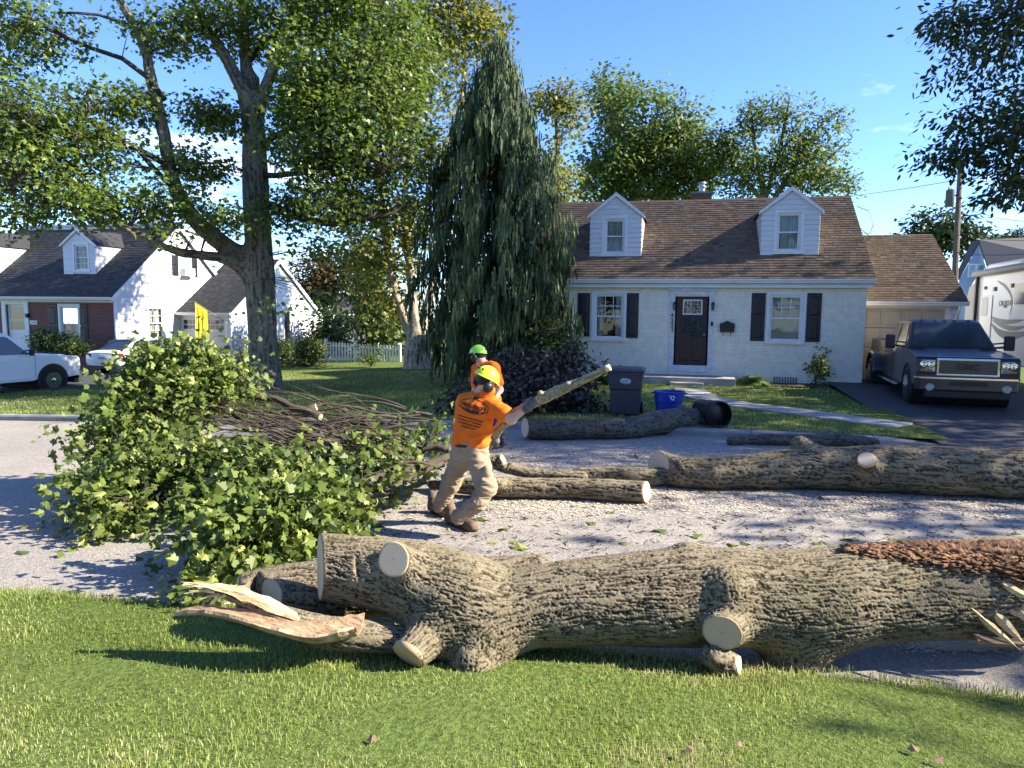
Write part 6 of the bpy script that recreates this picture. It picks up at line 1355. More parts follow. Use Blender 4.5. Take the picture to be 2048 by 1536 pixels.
# --- bins by the kerb
def bins():
    M_CART = pm('charcoal_plastic', (0.042, 0.047, 0.058), (0.034, 0.038, 0.048), 5, 0.5, .1, 200); x, y = float(at(1252, 800, 14.5)[0]), 14.5; z = float(gz(x, y)); k = .0104*14.9/15
    t = thing('wheeled_bin', 'charcoal wheeled trash bin with pale emblem on the lawn', 'bin', (x, y, z)); H = .93
    def ring(w, d, zz, oy=0): return [(-w, -d+oy, zz), (w, -d+oy, zz), (w, d+oy, zz), (-w, d+oy, zz)]
    def loft(rs):
        q = MB(); V_ = [p for r in rs for p in r]; n = 4; q.add(V_, [(i*n+j, i*n+(j+1) % n, (i+1)*n+(j+1) % n, (i+1)*n+j) for i in range(len(rs)-1) for j in range(n)]+[(0, 1, 2, 3), tuple(range(len(V_)-4, len(V_)))]); return q
    loft([ring(.27, .27, .04), ring(.285, .285, .3), ring(.30, .30, .52), ring(.315, .325, .54), ring(.335, .345, H-.1), ring(.345, .36, H-.1), ring(.345, .36, H-.06)]).build('body', M_CART, t, world=False, bevel=.018)
    loft([ring(.36, .38, H-.055), ring(.365, .385, H-.02), ring(.30, .32, H+.02)]).build('lid', M_CART, t, world=False, bevel=.012)
    for s in (-1, 1): q = MB(); q.lathe([(.02, -.03), (.12, -.03), (.13, 0), (.12, .03), (.02, .03)], 18, ax=((s*.30, .24, .12), (1, 0, 0))); q.build('wheel', M_BLACK, t, world=False, smooth=True, angle=40)
    q = MB(); q.tube([(-.3, .40, H-.04), (-.3, .46, H-.02), (.3, .46, H-.02), (.3, .40, H-.04)], .017, 7); q.build('handle', M_CART, t, world=False)
    M_PRINT = pm('pale_print', (0.55, 0.58, 0.62), (0.42, 0.45, 0.5), 40, 0.7)
    q = MB(); yy = -.352; rg = random.Random(1); pts = []
    for i in range(24):
        a = 2*math.pi*i/24; pts.append((math.cos(a)*.115*rg.uniform(.85, 1.05)+.0, yy+.004+.035*(.0), H-.23+math.sin(a)*.062*rg.uniform(.8, 1.1)))
    q.prism(pts, (0, -.004, 0)); em = q.build('emblem', M_PRINT, t, world=False)
    for k, (w, zz) in enumerate(((.085, .02), (.1, -.012), (.07, -.04))):
        q = MB()
        for j in range(6): q.box(-w+j*w/3.2, -w+j*w/3.2+w/5, yy-.0035, yy-.001, H-.23+zz-.008, H-.23+zz+.010)
        q.build('emblem_lettering', M_CART, em, world=False)
    # blue tub
    M_BLUE = pm('blue_plastic', (0.012, 0.045, 0.34), (0.010, 0.036, 0.27), 4, 0.35); x, y = float(at(1338, 800, 14.4)[0]), 14.4; z = float(gz(x, y))
    t = thing('recycling_tub', 'round blue recycling tub with white arrows mark', 'bin', (x, y, z)); R = .295; q = MB()
    q.lathe([(.235, 0), (.245, .02), (.265, .30), (.28, .31), (.292, .47), (.305, .475), (.308, .505), (.285, .51), (.275, .46), (.24, .03), (0, .03)], 36); q.build('tub', M_BLUE, t, world=False, smooth=True, angle=35)
    for s in (-1, 1): q = MB(); q.tube([(s*.29, -.07, .47), (s*.34, -.05, .46), (s*.34, .05, .46), (s*.29, .07, .47)], .014, 6); q.build('handle', M_BLUE, t, world=False)
    M_WP = pm('white_print', (0.8, 0.8, 0.82), (0.7, 0.7, 0.72), 20, 0.6); ca = -math.pi/2+.25
    for k in range(3):
        a0 = math.pi/2+k*2*math.pi/3; q = MB(); P = []
        def sp(u, v): a = ca+u/.293; r = .2875+.004+(v-.40)*.07; return (math.cos(a)*r, math.sin(a)*r, v)
        c0 = .0; vc = .40
        arc = [(a0+.25+1.35*i/6) for i in range(7)]; q.grid([[sp(math.cos(a)*.026, vc+math.sin(a)*.026), sp(math.cos(a)*.046, vc+math.sin(a)*.046)] for a in arc])
        a = arc[-1]; q.add([sp(math.cos(a)*.016, vc+math.sin(a)*.016), sp(math.cos(a)*.058, vc+math.sin(a)*.058), sp(math.cos(a+.5)*.038, vc+math.sin(a+.5)*.038)], [(0, 1, 2)]); q.build('recycling_arrow', M_WP, t, world=False)
    q = MB(); q.grid([[sp(-.075+.012*i, .435), sp(-.075+.012*i, .448)] for i in range(4)]); q.build('printed_word', M_WP, t, world=False)
    # black barrel on its side
    M_BK = pm('black_plastic', (0.012, 0.012, 0.013), (0.008, 0.008, 0.009), 6, 0.4); c = ag(1438, 858, .13); r = .24; ctr = c+np.array((0, .15, r)); ax = np.array((.42, -.9, 0.0)); ax /= np.linalg.norm(ax)
    t = thing('black_barrel', 'black plastic barrel lying on its side by the kerb log', 'barrel', (c[0], c[1], .13)); q = MB()
    q.lathe([(0.01, -.72), (.175, -.72), (.19, -.70), (.205, -.40), (.214, -.39), (.226, -.02), (.243, -.02), (.248, .02), (.228, .025), (.205, -.35), (.165, -.68), (0.01, -.68)], 32, ax=(ctr, ax)); q.build('barrel', M_BK, t, smooth=True, angle=35)
    q = MB(); q.lathe([(.224, -.14), (.236, -.13), (.224, -.12)], 32, ax=(ctr, ax)); q.build('hoop', M_BK, t, smooth=True)
bins()
# ================================================================== VEHICLES
M_TYRE = pm('tyre_rubber', (0.020, 0.020, 0.021), (0.012, 0.012, 0.013), 20, 0.85)
M_CHROME = pm('chrome', (0.72, 0.72, 0.73), (0.62, 0.62, 0.64), 4, 0.08, metal=1.0)
M_CARGLASS = pm('tinted_car_glass', (0.022, 0.032, 0.034), (0.016, 0.023, 0.026), 2, 0.13, spec=0.8)
M_PLASTIC = pm('black_trim_plastic', (0.016, 0.016, 0.017), (0.011, 0.011, 0.012), 9, 0.5)
M_LAMP = pm('headlamp_lens', (0.30, 0.31, 0.32), (0.16, 0.17, 0.18), 14, 0.08, spec=0.9)
M_REDLAMP = pm('tail_lamp', (0.26, 0.012, 0.012), (0.12, 0.006, 0.006), 10, 0.1, spec=0.8)
M_AMBER = pm('amber_lens', (0.45, 0.16, 0.03), (0.3, 0.1, 0.02), 10, 0.15)
def paint(name, c):
    return pm(name, c, tuple(x*0.93 for x in c), 3, 0.34, spec=0.45, coat=0.35)
def wheel(t, x, y, side, r=.40, w=.27, style=6, rimr=.25):
    root = MB(); root.lathe([(rimr, -w/2), (r-.03, -w/2), (r, -w/2+.04), (r, w/2-.04), (r-.03, w/2), (rimr, w/2), (rimr, -w/2)], 36, ax=((x, y, r), (0, 1, 0))); tw = root.build('wheel', M_TYRE, t, world=False, smooth=True, angle=35)
    yo = y+side*(w/2-.045)
    q = MB(); q.lathe([(rimr+.005, .05*side), (rimr-.02, .045*side), (rimr-.03, -.02*side), (rimr-.04, -.07*side), (0.001, -.08*side)], 32, ax=((x, yo, r), (0, 1, 0))); q.build('rim', M_CHROME, tw, world=False, smooth=True, angle=40)
    for k in range(style):
        a = 2*math.pi*k/style; q = MB(); c, s = math.cos(a), math.sin(a); wd = .032
        q.prism([(x+c*.05-s*wd, yo-.01*side, r+s*.05+c*wd), (x+c*(rimr-.02)-s*wd*.8, yo+.02*side, r+s*(rimr-.02)+c*wd*.8), (x+c*(rimr-.02)+s*wd*.8, yo+.02*side, r+s*(rimr-.02)-c*wd*.8), (x+c*.05+s*wd, yo-.01*side, r+s*.05-c*wd)], (0, side*.03, 0)); q.build('spoke', M_CHROME, tw, world=False)
    q = MB(); q.lathe([(.075, 0), (.07, .05*side), (.03, .065*side), (0.001, .065*side)], 18, ax=((x, yo, r), (0, 1, 0))); q.build('hub_cap', M_CHROME, tw, world=False, smooth=True, angle=40)
    return tw
def patch(name, q4, u0, u1, v0, v1, off, m, t, inset_round=0.0):
    """panel lying on a quad face (corners a,b,c,d = bottom-left, bottom-right, top-right, top-left), proud by off"""
    a, b, c, d = [np.array(p, float) for p in q4]; n = np.cross(b-a, d-a); n /= np.linalg.norm(n)
    P = lambda u, v: (a*(1-u)+b*u)*(1-v)+(d*(1-u)+c*u)*v+n*off
    q = MB(); k = 0.06
    cs = [P(u0+k*(u1-u0), v0), P(u1-k*(u1-u0), v0), P(u1, v0+k*(v1-v0)), P(u1, v1-k*(v1-v0)), P(u1-k*(u1-u0), v1), P(u0+k*(u1-u0), v1), P(u0, v1-k*(v1-v0)), P(u0, v0+k*(v1-v0))]
    q.prism([p-n*0.02 for p in cs], n*0.02); return q.build(name, m, t, world=False)
def pickup(name, label, loc, rz, pt, wb=3.65, cab=2.35, duals=False, mirrors='tow', group=None):
    t = thing(name, label, 'pickup truck', loc, rz); hw = .985; tail = -wb-1.25
    def arch(x0, r=.50, zc=.42, n=14, z0=.46):
        a0 = math.asin((z0-zc)/r); return [(x0+r*math.cos(a), zc+r*math.sin(a)) for a in np.linspace(a0, math.pi-a0, n)]
    cr = -.50-cab
    poly_ = [(.90, .50), (.93, .80), (.91, 1.06), (.84, 1.13), (.2, 1.19), (-.50, 1.235), (cr, 1.245), (cr-.02, 1.335), (tail, 1.335), (tail, .60)]+[(p[0], p[1]) for p in arch(-wb)][::-1]+[(-wb+.62, .42), (-.62, .42)]+[(p[0], p[1]) for p in arch(0)][::-1]
    q = MB(); q.prism([(x, -hw, z) for x, z in poly_], (0, 2*hw, 0)); body = q.build('body', pt, t, world=False, bevel=.035)
    # wheel wells
    for x0 in (0, -wb):
        q = MB(); q.lathe([(.495, -hw+.02), (.495, hw-.02)], 24, ax=((x0, 0, .42), (0, 1, 0))); q.build('wheel_well', M_PLASTIC, t, world=False)
    # greenhouse
    B = [(-.42, -.93, 1.22), (-.42, .93, 1.22), (cr+.04, .93, 1.22), (cr+.04, -.93, 1.22)]; T = [(-1.18, -.72, 1.88), (-1.18, .72, 1.88), (cr+.22, .74, 1.89), (cr+.22, -.74, 1.89)]
    q = MB(); q.hexa(B+T); q.build('cab', pt, t, world=False, bevel=.05)
    q = MB(); q.hexa([(-1.2, -.70, 1.875), (-1.2, .70, 1.875), (cr+.25, .70, 1.885), (cr+.25, -.70, 1.885), (-1.32, -.62, 1.925), (-1.32, .62, 1.925), (cr+.36, .62, 1.93), (cr+.36, -.62, 1.93)]); q.build('roof', pt, t, world=False, bevel=.02)
    ws = (B[0], B[1], T[1], T[0]); patch('windscreen', ws, .05, .95, .10, .93, .012, M_CARGLASS, t)
    for s in (0, 1):
        qd = (B[1], B[2], T[2], T[1]) if s == 0 else (B[3], B[0], T[0], T[3])
        rng_ = ((.10, .50), (.55, .92)); rng_ = rng_ if s == 0 else tuple((1-b, 1-a) for a, b in rng_)
        for a, b in rng_: patch('side_window', qd, a, b, .06, .88, .012, M_CARGLASS, t)
    patch('rear_window', (B[2], B[3], T[3], T[2]), .08, .92, .15, .88, .012, M_CARGLASS, t)
    # seams and handles
    for s in (-1, 1):
        for x in (-.55, -.55-cab*.50, cr+.03):
            q = MB(); q.box(x-.006, x+.006, s*(hw-.004), s*(hw+.002), .50, 1.21); q.build('door_seam', M_PLASTIC, t, world=False)
        for x in (-.55-cab*.42, cr+.25):
            q = MB(); q.box(x-.09, x+.09, s*hw, s*(hw+.03), 1.06, 1.10); q.build('door_handle', pt, t, world=False, bevel=.008)
        q = MB(); q.box(cr+.1, -.62, s*(hw-.05), s*(hw+.14), .36, .42) if duals else q.box(cr, -.6, s*(hw-.01), s*(hw+.012), .50, .56); q.build('running_board' if duals else 'side_moulding', M_CHROME if duals else pt, t, world=False, bevel=.012)
        x0, z0 = -.78, 1.27
        q = MB(); q.tube([(x0, s*.9, z0), (x0+.02, s*1.12, z0+.03), (x0+.02, s*1.2, z0+.03)], .026, 6); q.tube([(x0, s*.9, z0+.1), (x0+.02, s*1.14, z0+.13)], .02, 6); q.build('mirror_arm', M_PLASTIC, t, world=False)
        h = .34 if duals else .2; q = MB(); q.box(x0-.05, x0+.07, s*1.13, s*(1.34 if duals else 1.25), z0-.05, z0-.05+h); q.build('mirror', M_PLASTIC, t, world=False, bevel=.035)
    # front
    q = MB(); q.box(.90, .945, -.60, .60, .72, 1.10); gf = q.build('grille_surround', M_CHROME, t, world=False, bevel=.03)
    q = MB(); q.box(.946, .958, -.55, .55, .765, 1.06); q.build('grille', pm('grille_mesh', (0.12, 0.122, 0.126), (0.06, 0.062, 0.065), 60, 0.35, metal=.6), gf, world=False)
    for k in range(9): q = MB(); z = .79+.03*k; q.box(.958, .964, -.54, .54, z-.005, z+.005); q.build('grille_bar', M_PLASTIC, gf, world=False)
    text_part('badge', 'GMC', .19, pm('dark_badge', (0.02, 0.012, 0.014), (0.012, 0.008, 0.01), 5, .25), gf, (.967, 0, .915), (0, 1, 0), (0, 0, 1), extrude=.006, bold=.006)
    for s in (-1, 1):
        q = MB(); q.prism([(.905, s*.62, .80), (.87, s*.95, .80), (.85, s*.955, 1.06), (.895, s*.62, 1.06)], (.045, 0, 0)); hl = q.build('headlamp', M_LAMP, t, world=False, bevel=.01)
        for yy in (.70, .84): q = MB(); q.lathe([(.075, .0), (.08, .012), (.055, .012), (.02, .004), (0.001, .004)], 20, ax=((.945-.06*(yy-.62), s*yy, .965), (1, 0, 0))); q.build('lamp_ring', M_CHROME, hl, world=False, smooth=True)
        q = MB(); q.box(.90, .952, s*.66, s*.90, .815, .86); q.build('turn_signal', M_AMBER, hl, world=False)
        q = MB(); q.lathe([(.085, 0), (.09, .012), (.06, .015), (0.001, .01)], 18, ax=((1.03, s*.72, .47), (1, 0, 0))); q.build('fog_lamp', M_LAMP, t, world=False, smooth=True)
    q = MB(); q.prism([(.85, -1.0, .40), (1.02, -.92, .40), (1.05, -.5, .40), (1.05, .5, .40), (1.02, .92, .40), (.85, 1.0, .40)], (0, 0, .29)); bp = q.build('bumper', M_CHROME if not duals else pt, t, world=False, bevel=.03)
    q = MB(); q.prism([(.86, -1.005, .66), (1.03, -.925, .66), (1.06, -.5, .66), (1.06, .5, .66), (1.03, .925, .66), (.86, 1.005, .66)], (0, 0, .035)); q.build('bumper_trim', M_CHROME, bp, world=False)
    q = MB(); q.box(1.03, 1.056, -.36, .36, .52, .61); q.build('bumper_slot', M_PLASTIC, bp, world=False)
    q = MB(); q.box(.80, 1.0, -.80, .80, .24, .41); q.build('air_dam', M_PLASTIC, t, world=False, bevel=.03)
    q = MB(); q.box(-4.9 if duals else -4.2, .7, -.55, .55, .30, .52); q.build('chassis', M_PLASTIC, t, world=False)
    # hood bulge, wipers, lights
    q = MB(); q.hexa([(.80, -.55, 1.12), (.80, .55, 1.12), (-.45, .62, 1.225), (-.45, -.62, 1.225), (.70, -.47, 1.165), (.70, .47, 1.165), (-.42, .52, 1.265), (-.42, -.52, 1.265)]); q.build('hood_bulge', pt, t, world=False, bevel=.02)
    for s in (-.62, .08): q = MB(); q.tube([(-.44, s+.5, 1.27), (-.50, s, 1.285)], .010, 5); q.build('wiper', M_PLASTIC, t, world=False)
    if duals:
        for y in (-.5, -.2, 0, .2, .5): q = MB(); q.box(-1.30, -1.22, y-.03, y+.03, 1.90, 1.93); q.build('clearance_lamp', M_AMBER, t, world=False, bevel=.01)
    # bed opening
    q = MB(); q.box(tail+.08, cr-.08, -hw+.1, hw-.1, 1.325, 1.338); q.build('bed_cover', M_PLASTIC, t, world=False)
    q = MB(); q.box(tail-.02, tail+.01, -hw+.12, hw-.12, .68, 1.30); q.build('tailgate', pt, t, world=False, bevel=.01)
    for s in (-1, 1): q = MB(); q.box(tail-.012, tail+.06, s*(hw-.12), s*(hw+.004), .82, 1.22); q.build('tail_lamp', M_REDLAMP, t, world=False, bevel=.01)
    for s in (-1, 1):
        wheel(t, 0, s*.86, s); wheel(t, -wb, s*(1.06 if duals else .86), s)
        if duals:
            q = MB(); n = 14; ang = np.linspace(.02, math.pi-.02, n)
            outer = [(-wb+.66*math.cos(a), .44+.62*math.sin(a)) for a in ang]; inner = [(-wb+.50*math.cos(a), .42+.50*math.sin(a)) for a in ang][::-1]
            q.prism([(x, s*(hw-.05), z) for x, z in outer+inner], (0, s*.27, 0)); q.build('fender_flare', pt, t, world=False, bevel=.05)
    return t
c_ = ad(1822, 805, 16.0); fa = np.array((6.08, 18.1)); hd = math.atan2(-4.2, -.36)
pickup('dark_pickup', 'dark grey dual wheel pickup truck parked nose out on the driveway', (fa[0], fa[1], .15), hd, paint('slate_paint', (0.014, 0.015, 0.0165)), wb=3.95, cab=2.5, duals=True)
w_ = ad(108, 785, 22.8); PHI = R_(80); pickup('white_pickup', 'white pickup truck parked side on before the brick house front', (w_[0]-.97*math.sin(PHI), w_[1]+.97*math.cos(PHI), float(w_[2])), PHI, paint('white_car_paint', (0.78, 0.79, 0.80)), wb=3.65, cab=2.3)
def sedan():
    p = ad(205, 752, 28.0); pt = paint('white_sedan_paint', (0.72, 0.74, 0.76)); t = thing('white_sedan', 'white sedan seen from behind in the neighbour driveway', 'car', (p[0], p[1], float(p[2])+.0), math.radians(90))
    def loft(secs, n=28, e=3.6):
        q = MB(); V_ = []
        for (x, hw, z0, z1) in secs:
            for k in range(n):
                a = 2*math.pi*k/n+math.pi/n; c, s = math.cos(a), math.sin(a); V_.append((x, hw*math.copysign(abs(c)**(2/e), c), (z0+z1)/2+(z1-z0)/2*math.copysign(abs(s)**(2/e), s)))
        m = len(secs); q.add(V_, [(i*n+k, i*n+(k+1) % n, (i+1)*n+(k+1) % n, (i+1)*n+k) for i in range(m-1) for k in range(n)]+[tuple(range(n)), tuple(range((m-1)*n, m*n))]); return q
    loft([(0, .72, .42, .92), (.08, .82, .30, .98), (.35, .88, .25, 1.00), (1.0, .89, .22, .98), (2.2, .89, .22, .93), (3.3, .88, .22, .90), (4.1, .84, .24, .84), (4.45, .74, .30, .74), (4.55, .6, .38, .66)]).build('body', pt, t, world=False, smooth=True, angle=50)
    loft([(.42, .60, .85, .95), (.9, .66, .85, 1.22), (1.3, .62, .85, 1.41), (2.0, .62, .85, 1.46), (2.5, .62, .85, 1.43), (3.3, .66, .80, .95)], e=3.0).build('cabin', pt, t, world=False, smooth=True, angle=50)
    q = MB(); q.add([(.47, -.55, .98), (.47, .55, .98), (1.20, .50, 1.375), (1.20, -.50, 1.375)], [(0, 1, 2, 3)]); q.add([(.45, -.55, .99), (.45, .55, .99), (1.18, .50, 1.39), (1.18, -.50, 1.39)], [(0, 1, 2, 3)]); q.build('rear_window', M_CARGLASS, t, world=False)
    for s in (-1, 1):
        for a, b in (((.75, 1.02), (1.75, 1.36)), ((1.83, 1.02), (2.75, 1.36))):
            x0, x1 = a[0], b[0]; q = MB(); sl = .3 if x0 < 1 else 0; sr = .35 if x0 > 1.5 else 0
            q.prism([(x0, s*.655, 1.0), (x1, s*.655, 1.0), (x1-sr, s*.635, 1.35), (x0+sl+.1, s*.635, 1.35)], (0, s*.012, 0)); q.build('side_window', M_CARGLASS, t, world=False)
        q = MB(); q.prism([(-.012, s*.48, .72), (-.012, s*.76, .74), (.12, s*.868, .76), (.14, s*.868, .90), (-.012, s*.76, .90), (-.015, s*.48, .86)], (.03, 0, 0)); q.build('tail_lamp', M_REDLAMP, t, world=False, bevel=.008)
        q = MB(); q.box(2.75, 2.9, s*.9, s*1.08, .92, 1.06); q.build('mirror', pt, t, world=False, bevel=.03)
        wheel(t, .95, s*.80, s, r=.32, w=.2, rimr=.22); wheel(t, 3.6, s*.80, s, r=.32, w=.2, rimr=.22)
    q = MB(); q.box(-.02, .0, -.17, .17, .66, .74); pl = q.build('licence_plate', pm('plate_blue', (0.30, 0.38, 0.52), (0.25, 0.33, 0.46), 8, .4), t, world=False)
    q = MB(); q.box(-.024, -.0205, -.12, .12, .685, .715); q.build('plate_digits', pm('plate_ink', (0.05, 0.06, 0.12), (0.04, .05, .1), 90, .5), pl, world=False)
    q = MB(); q.lathe([(.06, 0), (.065, .012), (.05, .012), (.045, .004), (.001, .004)], 22, ax=((.0, 0, .86), (-1, 0, 0))); q.build('badge', M_CHROME, t, world=False, smooth=True)
    q = MB(); q.box(-.012, .1, -.70, .70, .28, .40); q.build('lower_bumper', M_PLASTIC, t, world=False, bevel=.02)
sedan()
def camper():
    X0, X1 = 9.0, 11.5; Y0, Y1 = 16.6, 26.3; z0 = .20
    M_RV = pm('camper_fibreglass', (0.60, 0.60, 0.60), (0.55, 0.55, 0.56), 1.2, 0.35, coat=.4); M_CAP = pm('camper_grey_cap', (0.17, 0.165, 0.15), (0.14, 0.135, 0.125), 2, .45)
    t = thing('camper_trailer', 'big pale camper trailer with dark swooshes parked beside the garage', 'camper', (X0+1.2, (Y0+Y1)/2, z0))
    sec = [(Y1, .95), (Y1, 2.55), (Y1-.22, 3.1), (Y1-.75, 3.5), (Y1-1.6, 3.74), (Y0+.5, 3.80), (Y0, 3.6), (Y0, .80), (Y1-2.0, .80), (Y1-1.7, 1.0)]
    q = MB(); q.prism([(X0, y, z) for y, z in sec], (X1-X0, 0, 0)); b = q.build('body', M_RV, t, bevel=.05)
    q = MB(); q.prism([(X0-.012, y, z) for y, z in ((Y1+.01, .95), (Y1+.01, 2.55), (Y1-.21, 3.1), (Y1-.75, 3.25), (Y1-.85, .95))], (.01, 0, 0)); q.build('front_cap_panel', M_CAP, t)
    q = MB(); q.tube([(X0-.12, Y1-.9, 3.48), (X0-.14, Y0+.4, 3.58)], .10, 12); q.build('awning_roll', M_CAP, t, smooth=True)
    for yy in (Y1-.95, Y0+.5): q = MB(); q.box(X0-.10, X0-.02, yy-.05, yy+.05, .9, 3.45); q.build('awning_arm', M_PLASTIC, t)
    fs = frame((X0, 0, 0), (0, 1, 0), (-1, 0, 0))
    def side(px, py): p = atx(px, py, X0); return float(p[1]), float(p[2])
    def panel(nm, a, c, m, d=.012, r=.04, parent=t):
        (ya, za), (yb, zb) = a, c; q = MB(); q.fbox(fs, min(ya, yb), max(ya, yb), min(za, zb), max(za, zb), .002, .002+d); return q.build(nm, m, parent, bevel=r*.2)
    dw = side(1962, 592); d2 = side(1978, 700); dr = panel('entry_door', dw, d2, M_RV, .015)
    panel('door_window', side(1965, 595), side(1975, 632), M_CARGLASS, .022, parent=dr)
    panel('window', side(2031, 568), side(2062, 608), M_CARGLASS, .02)
    for p, s in (((1972, 576), 3), ((1991, 578), 4), ((2026, 571), 4)): panel('porch_light', side(p[0]-s*.5, p[1]-s), side(p[0]+s*.5, p[1]+s), M_PLASTIC, .03)
    def swoosh(pts, w, nm='stripe', m=None):
        P = np.array([side(*p) for p in pts]); P = resample(np.c_[P, 0*P[:, 0]], 18)[:, :2]; g = []
        for i, p in enumerate(P):
            tt = P[min(i+1, 17)]-P[max(i-1, 0)]; tt /= np.linalg.norm(tt)+1e-9; n_ = np.array((-tt[1], tt[0])); ww = w*math.sin(math.pi*(.06+.90*i/17)); g.append([fs(p[0]+n_[0]*ww, p[1]+n_[1]*ww, .006), fs(p[0]-n_[0]*ww, p[1]-n_[1]*ww, .006)])
        q = MB(); q.grid(g); q.build(nm, m or M_DK, t)
    M_DK = pm('charcoal_decal', (0.04, 0.042, 0.048), (0.03, 0.032, 0.036), 4, .35)
    swoosh([(1995, 562), (2010, 572), (2022, 590), (2024, 612), (2018, 630)], .05); swoosh([(1979, 632), (1995, 640), (2015, 644), (2048, 640)], .07); swoosh([(1985, 640), (2005, 652), (2030, 657), (2055, 652)], .07); swoosh([(1983, 648), (1998, 664), (2020, 672), (2060, 665)], .12, m=M_CAP)
    c = side(2010, 607); text_part('lettering', 'CRUISER', .22, M_DK, t, fs(c[0], c[1], .004)-chain_loc(t), (0, -1, 0), (0, 0, 1), extrude=.003)
    c = side(2011, 613); text_part('lettering', 'AIRE', .12, M_DK, t, fs(c[0], c[1], .004)-chain_loc(t), (0, -1, 0), (0, 0, 1), extrude=.003)
    for yy in (19.6, 20.6):
        q = MB(); q.lathe([(.18, -.1), (.36, -.1), (.38, 0), (.36, .1), (.18, .1)], 26, ax=((X0+.2, yy, .58), (1, 0, 0))); q.build('wheel', M_TYRE, t, smooth=True, angle=40)
    q = MB(); q.box(X0+.4, X0+.5, Y1-1.2, Y1-1.1, .2, .9); q.build('landing_leg', M_METAL, t)
camper()

# ================================================================== SHRUBS AND BEDS
def shrub(name, label, ells, n, per, clr, size, shape, m, cat='shrub', stems=0, **k):
    c = np.mean([e[0] for e in ells], 0); zb = min(float(e[0][2]-e[1][2]) for e in ells); t = thing(name, label, cat, (c[0], c[1], zb))
    cc = crown(t, ells, n, per, clr, size, shape, m, name='foliage', **k)
    if stems:
        q = MB()
        for i in range(stems): p = cc[i*len(cc)//stems]; q.tube([(c[0]+random.gauss(0, .06), c[1]+random.gauss(0, .06), zb-.1), (c[0]*.5+p[0]*.5, c[1]*.5+p[1]*.5, zb*.5+p[2]*.5), tuple(p)], [.014, .009, .003], 4, cap=False)
        o = q.build('stems', M_TWIG, t); o['kind'] = 'stuff'
    return t
D = 33.0
shrub('clipped_shrub', 'round clipped shrub at the left end of the picket fence', [E_(621, 698, 31.5, 27, 22, 27)], 330, 16, .13, .085, 'oval', M_BOX, wid=1.5)
shrub('clipped_shrub', 'round clipped shrub just right of the maple trunk', [E_(568, 700, 33, 18, 22, 20)], 230, 16, .13, .085, 'oval', M_BOX, wid=1.5, tmean=.3)
shrub('loose_shrub', 'twiggy grey shrub against the garage left of the maple trunk', [E_(482, 705, 33, 22, 30, 20)], 90, 8, .2, .09, 'oval', M_PURPLE, stems=24, tmean=.8)
shrub('foundation_shrub', 'dark green shrub under the brick house window', [E_(110, 685, 30, 46, 20, 26), E_(85, 678, 30, 25, 18, 20)], 260, 14, .16, .11, 'oval', M_DARKLEAF, wid=1.3)
shrub('foundation_shrub', 'lighter green shrub right of the brick house window', [E_(148, 695, 29.6, 28, 16, 22)], 120, 14, .15, .11, 'narrow', M_BOX, wid=1.6, tmean=.5)
shrub('low_edging', 'low ground cover edging along the white garage wall', [E_(600, 726, 31, 50, 7, 14), E_(520, 735, 30.5, 60, 6, 14)], 160, 12, .12, .09, 'oval', M_BOX, cat='ground cover', wid=1.3)
shrub('rose_bush', 'small flowering bush before the picket fence', [E_(742, 718, 29.6, 17, 10, 12)], 50, 10, .12, .09, 'oval', M_BOX, stems=8, tmean=.7)
shrub('laurel_shrub', 'leafy green shrub at the house corner beneath the cypress', [E_(1105, 690, 19.6, 42, 38, 40), E_(1085, 660, 19.8, 30, 22, 30), E_(1140, 700, 19.8, 20, 30, 20)], 260, 13, .14, .11, 'narrow', M_BOX, wid=2.0, tmean=.33)
shrub('corner_shrub', 'low green plant between the dark bin and the stoop', [E_(1228, 750, 20.4, 32, 8, 14)], 50, 10, .12, .12, 'oval', M_BOX, wid=1.3)
shrub('young_shrub', 'slim young shrub before the right window', [E_(1638, 728, 20.6, 18, 28, 18), E_(1636, 760, 20.6, 9, 14, 10), E_(1645, 700, 20.6, 8, 12, 8, .03)], 80, 9, .10, .10, 'oval', M_BACK, stems=14, wid=1.2)
def hosta():
    p = ad(1506, 772, 20.3); t = thing('hosta_plant', 'low hosta with broad pale edged leaves beside the stoop', 'plant', (p[0], p[1], .13)); n = 130
    az = rng.uniform(0, 2*np.pi, n); r = rng.uniform(.05, .48, n); C = np.stack([p[0]+np.cos(az)*r*1.1, p[1]+np.sin(az)*r*.8, .14+.32*(1-(r/.52)**2)*rng.uniform(.7, 1, n)], -1)
    Dd = np.stack([np.cos(az), np.sin(az), -.25-.9*(r/.5)], -1); Nn = np.stack([np.cos(az)*.5, np.sin(az)*.5, np.ones(n)], -1)+rng.normal(0, .15, (n, 3))
    leaves('foliage', C, Dd, Nn, rng.uniform(.18, .28, n), np.clip(rng.normal(.4, .25, n), 0, 1), 'oval', M_BACK, t, wid=1.8)
hosta()
def bed():
    a = [(-16.9+.0, 31.0), ]; 
    xs = np.linspace(-4.5, 5.0, 14); struct('planting_bed', sheet('planting_bed', xs, np.linspace(21.0, 22.02, 4), lambda x, y: gz(np.minimum(x, 3.9), y)+.03+.015*vnoise(np.stack([x*3, y*3, 0*x], -1), 4), M_SOIL))
    xs = np.linspace(LGX, -16.2, 12); struct('garage_bed', sheet('garage_bed', xs, np.linspace(29.4, 32.2, 5), lambda x, y: gz(x, y)+.03, M_SOIL))
bed()
